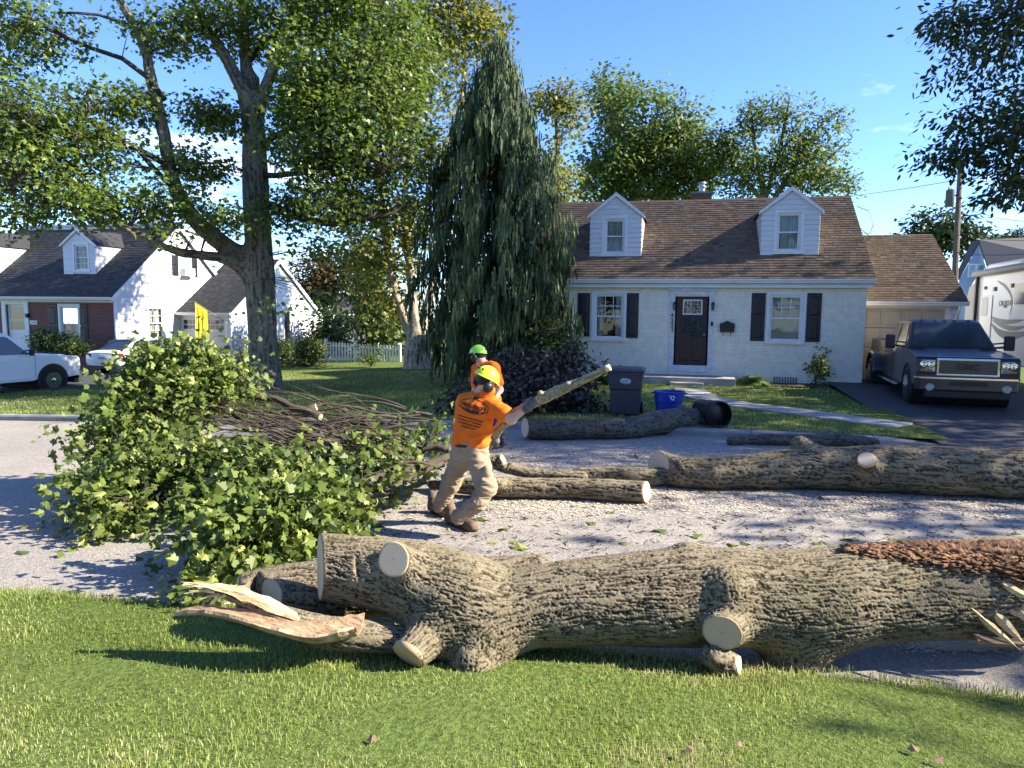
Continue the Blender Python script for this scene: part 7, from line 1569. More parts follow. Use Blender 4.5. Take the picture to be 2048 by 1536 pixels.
# wreath on the front door
def wreath():
    c = np.array(at(1385, 652, HY+.03)); R = .235; t = thing('wreath', 'round blue green leaf wreath hanging on the dark front door', 'wreath', (c[0], HY+.02, c[2])); n = 420; a = rng.uniform(0, 2*np.pi, n)
    C = np.stack([c[0]+np.cos(a)*(R*.8+rng.normal(0, .035, n)), HY+.0+rng.normal(-.02, .025, n), c[2]+np.sin(a)*(R*.8+rng.normal(0, .035, n))], -1)
    Dd = np.stack([-np.sin(a), rng.normal(-.4, .4, n), np.cos(a)], -1)+rng.normal(0, .5, (n, 3)); Nn = np.stack([rng.normal(0, .5, n), -np.ones(n), rng.normal(0, .5, n)], -1)
    leaves('wreath_leaves', C, Dd, Nn, rng.uniform(.05, .09, n), np.clip(rng.normal(.5, .25, n), 0, 1), 'oval', _leafmat('eucalyptus_leaves', (0.012, 0.035, 0.036), (0.045, 0.085, 0.082), .1, .5), t, wid=1.3)
    q = MB(); q.tube([(c[0]+math.cos(a)*R*.8, HY-.005, c[2]+math.sin(a)*R*.8) for a in np.linspace(0, 2*np.pi, 25)], .02, 6); q.build('hoop', M_TWIG, t)
wreath()
# ================================================================== PEOPLE
from mathutils.bvhtree import BVHTree
def sdf_part(name, prims, h, m, parent, k=0.05, disp=None, smooth=True):
    """prims: ('c', a, b, ra, rb) cones, ('e', centre, radii) ellipsoids, ('-p', point, normal) cut away along the normal"""
    lo = np.full(3, 1e9); hi = -lo
    for p in prims:
        if p[0] == 'c':
            for q, r in ((p[1], p[3]), (p[2], p[4])): lo = np.minimum(lo, np.array(q)-r); hi = np.maximum(hi, np.array(q)+r)
        elif p[0] == 'e': lo = np.minimum(lo, np.array(p[1])-np.array(p[2])); hi = np.maximum(hi, np.array(p[1])+np.array(p[2]))
    def f(P):
        d = None
        for p in prims:
            if p[0] == 'c': e = cone_d(P, p[1], p[2], p[3], p[4])
            elif p[0] == 'e': e = ell_d(P, p[1], p[2])
            else: d = np.maximum(d, (P-np.asarray(p[1], np.float32))@np.asarray(p[2], np.float32)); continue
            d = e if d is None else smin(d, e, k)
        return d
    V, Q = surface_nets(f, lo-.05, hi+.05, h)
    eps = h*.5; P = V.astype(np.float32); N = np.stack([f(P+np.eye(3, dtype=np.float32)[i]*eps)-f(P-np.eye(3, dtype=np.float32)[i]*eps) for i in range(3)], 1); N = unit(N)
    if disp is not None: V = V+N*disp(V)[:, None]
    me = npmesh(name, V-chain_loc(parent), [Q], m, smooth=smooth); o = obj(name, me, parent); return o, V, Q
M_ORANGE = pm('safety_orange_cotton', (0.78, 0.155, 0.012), (0.70, 0.13, 0.010), 9, 0.85, .25, 220, spec=.2, bd=.003)
M_KHAKI = pm('khaki_canvas', (0.34, 0.255, 0.165), (0.27, 0.20, 0.13), 7, 0.9, .3, 260, spec=.15, bd=.003)
M_DENIM = pm('dark_denim', (0.028, 0.045, 0.085), (0.018, 0.028, 0.055), 8, 0.9, .3, 240, spec=.15)
M_SKIN = pm('skin', (0.56, 0.33, 0.24), (0.50, 0.28, 0.20), 11, 0.5, spec=.35)
M_HAIR = pm('dark_hair', (0.022, 0.015, 0.012), (0.012, 0.009, 0.008), 30, 0.6)
M_HELMY = pm('hi_vis_yellow_shell', (0.62, 0.78, 0.03), (0.58, 0.72, 0.025), 5, 0.3, spec=.5, coat=.4)
M_HELMG = pm('hi_vis_green_shell', (0.30, 0.72, 0.05), (0.27, 0.66, 0.045), 5, 0.3, spec=.5, coat=.4)
M_BOOT = pm('worn_leather', (0.17, 0.115, 0.075), (0.09, 0.06, 0.042), 14, 0.8, .4, 60)
M_SOLE = pm('boot_sole', (0.05, 0.045, 0.04), (0.03, .028, .025), 20, .9)
M_GLOVE = pm('grey_work_glove', (0.14, 0.14, 0.145), (0.06, 0.06, 0.065), 22, .85, .3, 90)
M_INK = pm('shirt_print', (0.060, 0.022, 0.012), (0.045, 0.016, 0.01), 30, .9)
def folds(a1, f1, a2=0, seed=0, dirv=(0, 0, 1)):
    def g(V):
        P = V*np.array([5, 5, 16.])*f1; P = P+0.6*np.stack([vnoise(V*9, seed+i) for i in range(3)], 1)
        return a1*(1-2*np.abs(vnoise(P, seed+7)))+a2*fbm(V*24, 2, seed+9)
    return g
def boot(parent, heel, toe, zsole, h=.011):
    heel, toe = np.array(heel, float), np.array(toe, float); d = toe-heel; d[2] = 0; L = np.linalg.norm(d); d /= L; up = np.array((0, 0, 1.)); z = zsole
    H = np.array((heel[0], heel[1], z)); T_ = np.array((toe[0], toe[1], z))
    sdf_part('boot', [('c', H+up*.06, T_-d*.05+up*.05, .052, .05), ('c', H+up*.06, H+up*.17-d*.0, .055, .056), ('e', T_-d*.07+up*.05, (.06, .06, .052)), ('-p', H+up*.018, -up)], h, M_BOOT, parent, .04, folds(.003, 2.2, .002, 3))
    side = np.cross(d, up); q = MB(); n = 14; pts = []
    for i in range(n):
        a = 2*math.pi*i/n; s, c = math.sin(a), math.cos(a); pts.append(H+d*(L*.46)+d*c*(L*.5+.03)+side*s*(.055 if c > -.3 else .047)+up*0.0)
    q.prism(pts, up*.024); q.build('boot_sole', M_SOLE, parent, bevel=.004)
def hard_hat(parent, c, R, fwd, upv, m, visor=True, R2=None):
    """climbing style helmet: vented shell, black rim, ear defenders and chin strap"""
    fwd = unit(np.array(fwd, float)); upv = np.array(upv, float); upv = unit(upv-fwd*(upv@fwd)); sd = np.cross(fwd, upv); q = MB(); rows = []
    n = 28
    for j in range(11):
        th = (j/10)*1.62; rr = math.sin(th) if th < 1.57 else 1.0; hh = math.cos(th); row = []
        for i in range(n+1):
            a = 2*math.pi*i/n; ca, sa = math.cos(a), math.sin(a); ln = 1.22 if ca > 0 else 1.12; ridge = 1+.035*math.exp(-(sa/.16)**2)*(1-th/2); drop = -.12*max(0, -ca)*(j/10)**3
            row.append(c+R*(fwd*ca*rr*ln+sd*sa*rr*1.0+upv*(hh*.98*ridge+drop)))
        rows.append(row)
    q.grid(rows); o = q.build('helmet', m, parent, smooth=True)
    q = MB(); q.tube([c+R*(fwd*math.cos(a)*(1.24 if math.cos(a) > 0 else 1.14)+sd*math.sin(a)*1.02+upv*(-.05-.12*max(0, -math.cos(a)))) for a in np.linspace(0, 2*np.pi, 29)], R*.06, 6); q.build('helmet_rim', m, o, smooth=True)
    if visor:
        q = MB(); g = []
        for a in np.linspace(-1.0, 1.0, 9): g.append([c+R*(fwd*math.cos(a)*1.24+sd*math.sin(a)*1.02+upv*-.02), c+R*(fwd*math.cos(a)*1.55+sd*math.sin(a)*1.0+upv*-.14)])
        q.grid(g); q.build('helmet_peak', m, o, smooth=True)
    for s in (-1, 1):
        q = MB(); q.lathe([(.01, 0), (.045, .0), (.052, .015), (.05, .04), (.03, .055), (.001, .058)], 18, ax=(c+sd*s*R*1.0-upv*R*.75, sd*s)); q.build('ear_defender', M_BLACK, o, smooth=True, angle=50)
        q = MB(); q.tube([c+sd*s*R*1.04-upv*R*.1, c+sd*s*R*1.12-upv*R*.5], .008, 5); q.build('ear_arm', M_METAL, o)
    for k in (-.5, 0, .5):
        q = MB(); a = math.pi+k; cc = c+R*(fwd*math.cos(a)*1.0+sd*math.sin(a)*.92+upv*.36); nn = unit(fwd*math.cos(a)+sd*math.sin(a)+upv*.4); q.lathe([(.012, 0), (.012, .006), (.001, .006)], 10, ax=(cc+nn*.008, nn)); q.build('vent', M_BLACK, o)
    return o
def stick(nm, pts, n=14): return [tuple(q) for q in resample(np.array(pts), n)]

def worker_near():
    d0 = 7.06; P = lambda x, y, d=d0: np.array(ad(x, y, d)); root = ag(900, 1048, float(base(-2.2)))
    t = thing('person', 'worker in orange printed shirt and khaki trousers dragging a long branch', 'person', (root[0], root[1], root[2]))
    neck, head = P(958, 792), P(974, 760, 7.0)
    # body: one continuous surface
    prims = [('e', head, (.085, .095, .112)), ('c', neck, P(968, 774, 7.03), .056, .054), ('c', P(953, 830), neck, .10, .055), ('c', P(941, 885), P(951, 822), .09, .10), ('c', P(935, 800, 7.1), P(988, 812, 6.96), .07, .07),
             ('c', P(990, 814, 6.95), P(1022, 839, 6.82), .048, .042), ('c', P(1022, 839, 6.82), P(1054, 816, 6.80), .041, .029), ('c', P(938, 806, 7.15), P(962, 850, 7.38), .048, .042), ('c', P(962, 850, 7.38), P(983, 872, 7.5), .041, .03),
             ('c', P(952, 905, 7.02), P(976, 976, 6.86), .075, .06), ('c', P(976, 976, 6.86), P(914, 1038, 6.87), .052, .035), ('c', P(925, 905, 7.16), P(900, 965, 7.28), .075, .06), ('c', P(900, 965, 7.28), P(879, 1016, 7.37), .052, .035), ('c', P(940, 885), P(939, 905, 7.09), .09, .09)]
    sdf_part('body', prims, .013, M_SKIN, t, .05)
    # face on the far side, hair and beard edge
    fdir = unit(RT*.75+FW*.55-UP*.38); sd = unit(np.cross(fdir, UP))
    sdf_part('hair', [('e', head-fdir*.018+UP*.012, (.094, .10, .112)), ('-p', head-UP*.055-fdir*.02, -UP)], .01, M_HAIR, t, .02, lambda V: .003*vnoise(V*60, 2))
    sdf_part('nose', [('c', head+fdir*.088+UP*.01, head+fdir*.108-UP*.022, .011, .016)], .007, M_SKIN, t)
    for s in (-1, 1):
        q = MB(); q.lathe([(.001, 0), (.012, .002), (.014, .008)], 10, ax=(head+fdir*.084+sd*s*.034+UP*.016, fdir)); q.build('eye', M_HAIR, t)
        sdf_part('ear', [('e', head+sd*s*.088-UP*.005, (.02, .022, .032))], .008, M_SKIN, t)
    q = MB(); q.tube([head+fdir*.092-UP*.052-sd*.028, head+fdir*.098-UP*.054, head+fdir*.092-UP*.052+sd*.028], .006, 5); q.build('mouth', pm('lips', (.35, .14, .11), (.3, .11, .09), 9, .5), t)
    sdf_part('neck_gaiter', [('c', P(978, 782, 6.99), P(972, 790, 7.0), .062, .068)], .01, M_ORANGE, t, .03, folds(.004, 2.5, 0, 5))
    hard_hat(t, head+UP*.030, .112, unit(RT*.72+FW*.45-UP*.42), unit(UP*.8+RT*.45), M_HELMY)
    # shirt
    sp = [('c', P(933, 818, 7.10), P(929, 884, 7.12), .114, .112), ('c', P(967, 820, 7.0), P(955, 884, 7.02), .112, .108), ('c', P(950, 818, 7.05), P(941, 884, 7.07), .132, .122), ('c', P(930, 803, 7.12), P(982, 808, 6.99), .088, .082), ('c', P(950, 798, 7.06), P(958, 793, 7.05), .075, .066),
          ('c', P(984, 811, 6.97), P(1009, 828, 6.88), .078, .082), ('c', P(934, 808, 7.16), P(955, 838, 7.31), .075, .075), ('-p', P(958, 779, 7.05), unit(UP*.9+RT*.3)), ('-p', P(940, 893, 7.07), -UP)]
    def shirt_fold(V):
        Q_ = np.stack([(V@RT)*7+(V@UP)*5, (V@FW)*6, (V@UP)*15-(V@RT)*6], 1); Q_ = Q_+.7*np.stack([vnoise(V*8, 60+i) for i in range(3)], 1)
        low = np.clip((P(940, 826)[2]-V[:, 2])/.18, 0, 1); return (.006+.016*low)*(1-2*np.abs(vnoise(Q_, 66)))+.003*vnoise(V*30, 5)
    so, SV, SQ = sdf_part('shirt', sp, .0095, M_ORANGE, t, .045, shirt_fold)
    q = MB(); c = P(1012, 830, 6.87)
    # trousers with belt and pocket
    pp = [('c', P(928, 888, 7.12), P(926, 908, 7.14), .110, .115), ('c', P(955, 888, 7.02), P(952, 908, 7.03), .106, .112), ('c', P(940, 888, 7.07), P(938, 915, 7.09), .13, .12),
          ('c', P(952, 910, 7.02), P(973, 974, 6.86), .112, .098), ('c', P(973, 974, 6.86), P(956, 1004, 6.85), .090, .080), ('c', P(956, 1004, 6.85), P(916, 1034, 6.87), .080, .070), ('c', P(926, 910, 7.15), P(902, 966, 7.28), .110, .092), ('c', P(902, 966, 7.28), P(880, 1012, 7.36), .086, .070), ('-p', P(939, 882, 7.07), UP)]
    sdf_part('trousers', pp, .0105, M_KHAKI, t, .04, folds(.0105, 2.4, .002, 31))
    q = MB(); q.tube([P(940, 890, 7.07)+.126*(math.cos(a)*RT*1.08+math.sin(a)*FW) for a in np.linspace(0, 2*np.pi, 25)], .018, 6); q.build('belt', M_HAIR, t)
    pk = P(972, 945, 6.80); sdf_part('cargo_pocket', [('e', P(973, 946, 6.84), (.05, .05, .075))], .011, M_KHAKI, t, .03, folds(.004, 2, 0, 3))
    zb = float(base(-2.2)); boot(t, ag(900, 1047, zb), ag(951, 1065, zb), zb+.0); boot(t, ag(866, 1024, zb), ag(898, 1036, zb), zb+.0)
    # gloves: palm and fingers closed round the branch
    for (w, hnd, bdir) in ((P(1050, 818, 6.80), P(1063, 808, 6.80), None), (P(983, 872, 7.5), P(990, 880, 7.55), None)):
        wr = unit(hnd-w); bd = unit(P(1220, 733, 6.35)-P(1000, 852, 7.15)); up2 = unit(np.cross(bd, -FW)); up2 = up2 if up2[2] > 0 else -up2
        pr = [('c', w-wr*.0, w+wr*.02, .036, .04), ('c', w+wr*.01, hnd+wr*.015, .042, .046)]
        sdf_part('glove', pr, .008, M_GLOVE, t, .02)
        for k in range(4):
            b0 = hnd+bd*(k*.021-.036)-FW*.012; L = (.030, .034, .032, .026)[k]; tip = [b0+up2*.022, b0+up2*.045+wr*.012, b0+up2*.052+FW*.03, b0+up2*.030+FW*.055, b0+up2*.005+FW*L*2]
            q = MB(); q.tube(tip, [.0115, .011, .0105, .0098, .008], 7); q.build('finger', M_GLOVE, t, smooth=True)
        q = MB(); b0 = hnd-bd*.045-FW*.02; q.tube([b0, b0-bd*.012-up2*.02, b0-bd*.006-up2*.045+FW*.01, b0+bd*.012-up2*.055+FW*.03], [.013, .0125, .0115, .008], 7); q.build('thumb', M_GLOVE, t, smooth=True)
        q = MB(); q.tube([w-wr*.0+.038*(math.cos(a)*up2+math.sin(a)*np.cross(wr, up2)) for a in np.linspace(0, 2*np.pi, 17)], .009, 6); q.build('glove_cuff', M_BLACK, t)
    # print on the back, wrapped on to the cloth
    bv = BVHTree.FromPolygons([tuple(v) for v in SV], [tuple(int(i) for i in f) for f in SQ])
    def wrap(me, o, r, u, name):
        o = np.array(o); r = unit(np.array(r)); u = unit(np.array(u)); V_ = []
        bm = bmesh.new(); bm.from_mesh(me)
        for v in bm.verts:
            p = o+r*v.co.x+u*v.co.y-FW*.4; h = bv.ray_cast(Vector(p), Vector(FW)); q = np.array(h[0]) if h[0] is not None else o+r*v.co.x+u*v.co.y
            v.co = Vector(q-FW*.003-chain_loc(t))
        bm.to_mesh(me); bm.free(); me.materials.clear(); me.materials.append(M_INK); return obj(name, me, so)
    def txt(body, size, bold=.0):
        cu = bpy.data.curves.new('txt', 'FONT'); cu.body = body; cu.size = size; cu.align_x = 'CENTER'; cu.align_y = 'CENTER'; cu.offset = bold; cu.resolution_u = 2
        ob = bpy.data.objects.new('txt', cu); COL.objects.link(ob); bpy.context.view_layer.update(); me = evaluated(ob); bpy.data.objects.remove(ob); return me
    c0 = P(947, 814, 6.9); rr = unit(RT*.97-UP*.24); uu = unit(UP*.97+RT*.24)
    wrap(txt('PRECISION', .050, .0026), c0, rr, uu, 'shirt_lettering')
    def flat(polys):
        me = bpy.data.meshes.new('p'); V_ = []; Fs = []
        for pl in polys: n = len(V_); V_ += [(x, y, 0) for x, y in pl]; Fs.append(tuple(range(n, n+len(pl))))
        me.from_pydata(V_, [], Fs); return me
    def seg(a, b, w=.004, k=6):
        a = np.array(a); b = np.array(b); t_ = (b-a)/np.linalg.norm(b-a); n = np.array((-t_[1], t_[0]))*w; return [[tuple(a+(b-a)*i/k-n), tuple(a+(b-a)*(i+1)/k-n), tuple(a+(b-a)*(i+1)/k+n), tuple(a+(b-a)*i/k+n)] for i in range(k)]
    hx_ = [(-.142, -.03), (-.142, .03), (-.05, .072), (.05, .072), (.142, .03), (.142, -.03)]
    fr_ = []
    for i in range(5): fr_ += seg(hx_[i], hx_[i+1])
    fr_ += seg((-.142, -.03), (.142, -.03)); wrap(flat(fr_), c0, rr, uu, 'shirt_badge_outline')
    cap = [[(-.03+.06*i/6, .078), (-.03+.06*(i+1)/6, .078), (-.03+.06*(i+1)/6, .078+.045*math.sin(math.pi*(i+1)/6)), (-.03+.06*i/6, .0785+.045*math.sin(math.pi*i/6))] for i in range(6)]
    low = [[(-.12+.24*i/8, -.036), (-.12+.24*(i+1)/8, -.036), (-.12+.24*(i+1)/8, -.040-.028*math.sin(math.pi*(i+1)/8)), (-.12+.24*i/8, -.0405-.028*math.sin(math.pi*i/8))] for i in range(8)]
    wrap(flat(cap+low), c0, rr, uu, 'shirt_badge')
    rg = random.Random(8); rows = []
    for k, w in enumerate((.13, .13, .115, .08)):
        x = -w
        while x < w-.02: l = rg.uniform(.010, .022); rows.append([(x, -.125-.030*k), (x+l, -.125-.030*k), (x+l, -.111-.030*k), (x, -.111-.030*k)]); x += l+.006
    wrap(flat(rows), c0, rr, uu, 'shirt_small_print')
worker_near()
def worker_far():
    d0 = 10.9; P = lambda x, y, d=d0: np.array(ad(x, y, d)); zb = float(base(-2.9)); root = ag(990, 896, zb)
    t = thing('person', 'second worker in orange shirt and jeans with green helmet behind the first', 'person', (root[0], root[1], root[2]))
    head = P(957, 709); prims = [('e', head, (.085, .095, .115)), ('c', P(968, 728), P(961, 718), .058, .055), ('c', P(980, 790), P(970, 738), .14, .12), ('c', P(985, 735, 10.8), P(956, 738, 11.0), .08, .08), ('c', P(990, 740, 10.75), P(1000, 780, 10.7), .05, .043), ('c', P(1000, 780, 10.7), P(985, 808, 10.5), .042, .03), ('c', P(954, 742, 11.05), P(950, 782, 11.0), .05, .043), ('c', P(950, 782, 11.), P(962, 808, 10.7), .042, .03),
        ('c', P(984, 800), P(984, 826), .13, .13), ('c', P(991, 826, 10.8), P(998, 858, 10.7), .085, .065), ('c', P(998, 858, 10.7), P(1003, 886, 10.95), .055, .045), ('c', P(976, 826, 11.0), P(980, 862, 11.0), .085, .065), ('c', P(980, 862, 11.), P(985, 890, 11.1), .055, .045)]
    sdf_part('body', prims, .018, M_SKIN, t, .06)
    fdir = unit(-RT*.85+FW*.4-UP*.15); sd = unit(np.cross(fdir, UP))
    sdf_part('hair', [('e', head-fdir*.015+UP*.01, (.095, .1, .115)), ('-p', head-UP*.06, -UP)], .012, M_HAIR, t, .02)
    sdf_part('beard', [('e', head+fdir*.045-UP*.06, (.07, .07, .055))], .012, M_HAIR, t, .02)
    sdf_part('nose', [('c', head+fdir*.088+UP*.01, head+fdir*.108-UP*.02, .011, .015)], .008, M_SKIN, t)
    hard_hat(t, head+UP*.035, .115, unit(-RT*.85+FW*.45), UP, M_HELMG)
    sdf_part('shirt', [('c', P(972, 746), P(982, 800), .155, .155), ('c', P(984, 735, 10.8), P(957, 738, 11.0), .095, .095), ('c', P(989, 738, 10.76), P(996, 766, 10.72), .082, .08), ('c', P(954, 741, 11.04), P(951, 768, 11.02), .082, .08), ('-p', P(962, 722), UP), ('-p', P(984, 812), -UP)], .014, M_ORANGE, t, .06, folds(.010, 1.2, .002, 8))
    sdf_part('jeans', [('c', P(983, 805), P(984, 828), .145, .14), ('c', P(991, 828, 10.8), P(998, 858, 10.7), .105, .09), ('c', P(998, 858, 10.7), P(1002, 880, 10.9), .085, .08), ('c', P(976, 828, 11.), P(980, 862, 11.), .105, .09), ('c', P(980, 862, 11.), P(984, 886, 11.1), .085, .08)], .014, M_DENIM, t, .05, folds(.010, 1.4, .002, 9))
    boot(t, ag(992, 897, zb), ag(976, 899, zb), zb, .014); boot(t, ag(1008, 890, zb), ag(996, 896, zb), zb, .014)
    for w, hd in ((P(986, 806, 10.52), P(982, 814, 10.45)), (P(961, 806, 10.72), P(966, 814, 10.62))):
        wr = unit(hd-w); sdf_part('glove', [('c', w-wr*.02, hd, .038, .045)], .012, M_GLOVE, t, .02); s_ = unit(np.cross(wr, FW))
        for k in range(4): b0 = hd+s_*(k*.02-.03); q = MB(); q.tube([b0, b0+wr*.035, b0+wr*.055+FW*.02, b0+wr*.05+FW*.04], [.011, .0105, .0095, .008], 6); q.build('finger', M_GLOVE, t, smooth=True)
        q = MB(); b0 = hd-s_*.04; q.tube([b0, b0-s_*.02+wr*.02, b0-s_*.02+wr*.045], [.012, .011, .008], 6); q.build('thumb', M_GLOVE, t, smooth=True)
worker_far()
# the branch they carry
def carried():
    o = ad(1060, 812, 6.74); t = thing('carried_branch', 'long pale green branch held by the worker pointing up to the right', 'branch', tuple(o))
    L = LogBody(.03); L.limb([PX(1223, 733, 6.36, 6.5), PX(1190, 750, 6.46, 8), PX(1150, 768, 6.57, 9.5), PX(1105, 788, 6.70, 10.5), PX(1066, 806, 6.84, 10.5), PX(1030, 828, 7.04, 11), PX(1000, 853, 7.3, 11), PX(975, 888, 7.9, 11), PX(955, 900, 8.3, 11), PX(905, 912, 8.8, 10)], 22)
    L.limb([PX(1128, 778, 6.6, 8), PX(1135, 768, 6.55, 5)], 3); L.limb([PX(1085, 797, 6.75, 9), PX(1080, 786, 6.7, 5)], 3)
    L.cut(ad(1219, 735, 6.37), camdir(.85, .35, .4), .04)
    L.build('bark', t, .0095, amp=.003, freq=40, m=M_GREENBARK, seed=40, lump=.012); L.cut_face(0, t, m=M_TORN)
carried()

# ================================================================== THE BRUSH PILE
M_BRUSHLEAF = _leafmat('cut_maple_leaves', (0.030, 0.060, 0.010), (0.168, 0.222, 0.044), 0.32, 0.48, (0.38, 0.39, 0.125), 0.3)
M_STEM = _barkmat('brown_stem_bark', (0.165, 0.132, 0.102), (0.07, 0.055, 0.042), (0.15, 0.14, 0.085), 60)
LEAF_T = []
for tv in (.35, .6, .85):
    h = np.array(LEAF['maple']); k = len(h); T = np.zeros((2, k, 3)); T[0, :, 0] = h[:, 0]; T[1, :, 0] = -h[:, 0]; T[:, :, 1] = h[:, 1]; T[:, :, 2] = -.5*np.abs(h[:, 0])-.22*h[:, 1]**2
    LEAF_T.append(npmesh('leaf', T.reshape(-1, 3), [np.arange(k)[None], (k+np.arange(k)[::-1])[None]], M_BRUSHLEAF, attrs={'tint': ('FACE', 'FLOAT', np.array([tv, tv]))}))
def leaf_obj(C, D_, N_, s, parent, i, name='leaf'):
    N_ = unit(N_); D_ = unit(D_-N_*(D_@N_)); S_ = np.cross(D_, N_); o = bpy.data.objects.new(name, LEAF_T[i % 3]); COL.objects.link(o)
    off = chain_loc(parent) if parent is not None else np.zeros(3); c = C-off
    M = Matrix(((S_[0]*s, D_[0]*s, N_[0]*s, c[0]), (S_[1]*s, D_[1]*s, N_[1]*s, c[1]), (S_[2]*s, D_[2]*s, N_[2]*s, c[2]), (0, 0, 0, 1)))
    if parent is not None: o.parent = parent
    o.matrix_local = M; return o
def brush(name, label, stems, ells, nclump, per, nsingle, size=.078, clr=.125, tmean=.5, cuts=()):
    s0 = [poly(s, 16) for s in stems]; c = s0[0].mean(0); t = thing(name, label, 'branch', (c[0], c[1], float(base(c[0]))))
    for s in s0:
        w = np.array([[vnoise(np.array([[i*.9+s[0, 0]*7, k*3.1, 0]]), 5)[0] for k in range(3)] for i in range(len(s))])*.035
        q = MB(); q.tube([p[:3]+w[i] for i, p in enumerate(s)], [p[3] for p in s], 9); q.build('limb', M_STEM, t, smooth=True)
        s[:, :3] += w
    for i in cuts:
        s = s0[i]; n = unit(s[0, :3]-s[1, :3]); q = MB(); q.lathe([(s[0, 3]*.96, .003), (.001, .004)], 14, ax=(s[0, :3], n)); me = q.build('cut_face', M_CUT, t); a = me.data.attributes.new('rad', 'FLOAT', 'POINT'); a.data.foreach_set('value', np.r_[np.ones(14), np.full(len(me.data.vertices)-14, .2)].astype(np.float32))
    cc, out, idx = blob_points(ells, nclump); ec = np.array([e[0] for e in ells])[idx]; cc = ec+rng.normal(size=cc.shape)*np.array([e[1] for e in ells])[idx]*.58; kk = vnoise(cc*2.6, 77) > -.38; cc, out, idx = cc[kk], out[kk], idx[kk]; nclump = len(cc); cc[:, 2] = np.maximum(cc[:, 2], base(cc[:, 0])+.05)
    pn = np.maximum(3, rng.poisson(per, nclump)); ci = np.repeat(np.arange(nclump), pn); N_ = len(ci); off = rng.normal(size=(N_, 3))*clr; C = cc[ci]+off; C[:, 2] = np.maximum(C[:, 2], base(C[:, 0])+.02)
    nrm = rng.normal(size=(N_, 3))*.85+np.array([.25, -.25, .7])+out[ci]*.3; Dd = off/clr+out[ci]*.4+rng.normal(size=(N_, 3))*.5+np.array([-.35, -.1, -.5])
    sz = size*rng.uniform(.5, 1.35, N_); tn = np.clip(tmean+rng.normal(0, .16, nclump)[ci]+rng.normal(0, .17, N_), 0, 1)
    vis = (C-CAM)@FW; face = unit(nrm)@(-FW)+unit(nrm)[:, 2]; score = -vis+face*.25+(C[:, 2])*.35; order = np.argsort(-score); single = order[:nsingle]; rest_ = order[nsingle:]
    leaves('foliage', C[rest_], Dd[rest_], nrm[rest_], sz[rest_], tn[rest_], 'maple', M_BRUSHLEAF, t, fold=.5)
    for j, i in enumerate(single): leaf_obj(C[i], Dd[i], nrm[i], sz[i], t, j)
    twigs(t, cc, s0, M_STEM, every=1, r0=.007, r1=.002, lim=1.6)
    return t
brush('cut_branch', 'tall leafy cut branch heaped at the back left of the pile', [[(634, 817, 9.2, 7.5), (560, 835, 9.2, 7), (500, 850, 9.1, 6), (430, 800, 9.1, 4), (360, 760, 9.1, 2.5)], [(644, 835, 9.0, 7.5), (590, 815, 9.1, 7), (520, 792, 9.2, 6), (440, 790, 9.2, 4), (340, 730, 9.2, 2.5)]],
    [E_(345, 778, 9.0, 80, 52, 70, 2.2), E_(425, 757, 9.2, 58, 32, 60, 1.2), E_(312, 735, 9.1, 40, 24, 40, .8), E_(275, 825, 9.0, 55, 46, 60, 1.2), E_(365, 715, 9.2, 40, 14, 30, .3), E_(412, 718, 9.2, 26, 14, 26, .2)], 480, 11, 50, cuts=(0, 1))
brush('cut_branch', 'leafy cut branch spilling down the left flank of the pile', [[(640, 880, 8.6, 8), (600, 858, 8.7, 7), (540, 880, 8.6, 6), (440, 890, 8.4, 4.5), (330, 910, 8.2, 3), (240, 960, 7.8, 2)], [(600, 905, 8.2, 4), (480, 920, 8.0, 3), (360, 950, 7.8, 2.5), (260, 1000, 7.4, 2)]],
    [E_(250, 890, 8.5, 62, 55, 60, 1.7), E_(230, 970, 7.8, 60, 48, 55, 1.5), E_(215, 1032, 7.2, 62, 24, 45, .9), E_(310, 960, 7.9, 60, 35, 50, .9), E_(330, 880, 8.4, 50, 35, 50, .6)], 460, 11, 50, cuts=(0,))
brush('cut_branch', 'leafy cut branch in the middle of the pile behind the near branch', [[(777, 863, 8.9, 7), (720, 851, 8.9, 7), (670, 866, 8.8, 6), (600, 885, 8.5, 5), (520, 920, 8.1, 3.5), (430, 950, 7.7, 2)], [(800, 890, 8.8, 8), (740, 876, 8.7, 8), (680, 886, 8.6, 7), (600, 895, 8.3, 5), (500, 940, 7.8, 3)]],
    [E_(430, 935, 7.9, 80, 34, 50, 1.0), E_(560, 950, 7.8, 80, 34, 50, 1.1), E_(650, 930, 8.2, 60, 26, 40, .5), E_(470, 995, 7.3, 80, 36, 50, 1.1), E_(720, 915, 8.5, 50, 22, 40, .35)], 280, 10, 45, tmean=.42, cuts=(0,))
brush('cut_branch', 'leafy cut branch nearest the split limb at the front of the pile', [[(905, 915, 8.5, 8), (840, 935, 8.2, 7.5), (770, 950, 7.8, 6.5), (690, 980, 7.3, 5), (600, 1030, 6.6, 3.5), (500, 1080, 6.0, 2)], [(890, 930, 8.3, 6), (820, 955, 7.9, 5), (740, 1000, 7.2, 4), (640, 1050, 6.5, 2.5)]],
    [E_(500, 1075, 6.0, 95, 48, 50, 2.2), E_(440, 1115, 5.6, 55, 36, 36, 1.0), E_(590, 1040, 6.4, 75, 42, 50, 1.3), E_(640, 990, 7.0, 70, 40, 50, 1.0), E_(410, 1150, 5.35, 34, 14, 24, .3), E_(680, 1030, 6.7, 40, 26, 36, .35)], 470, 12, 70, tmean=.45)
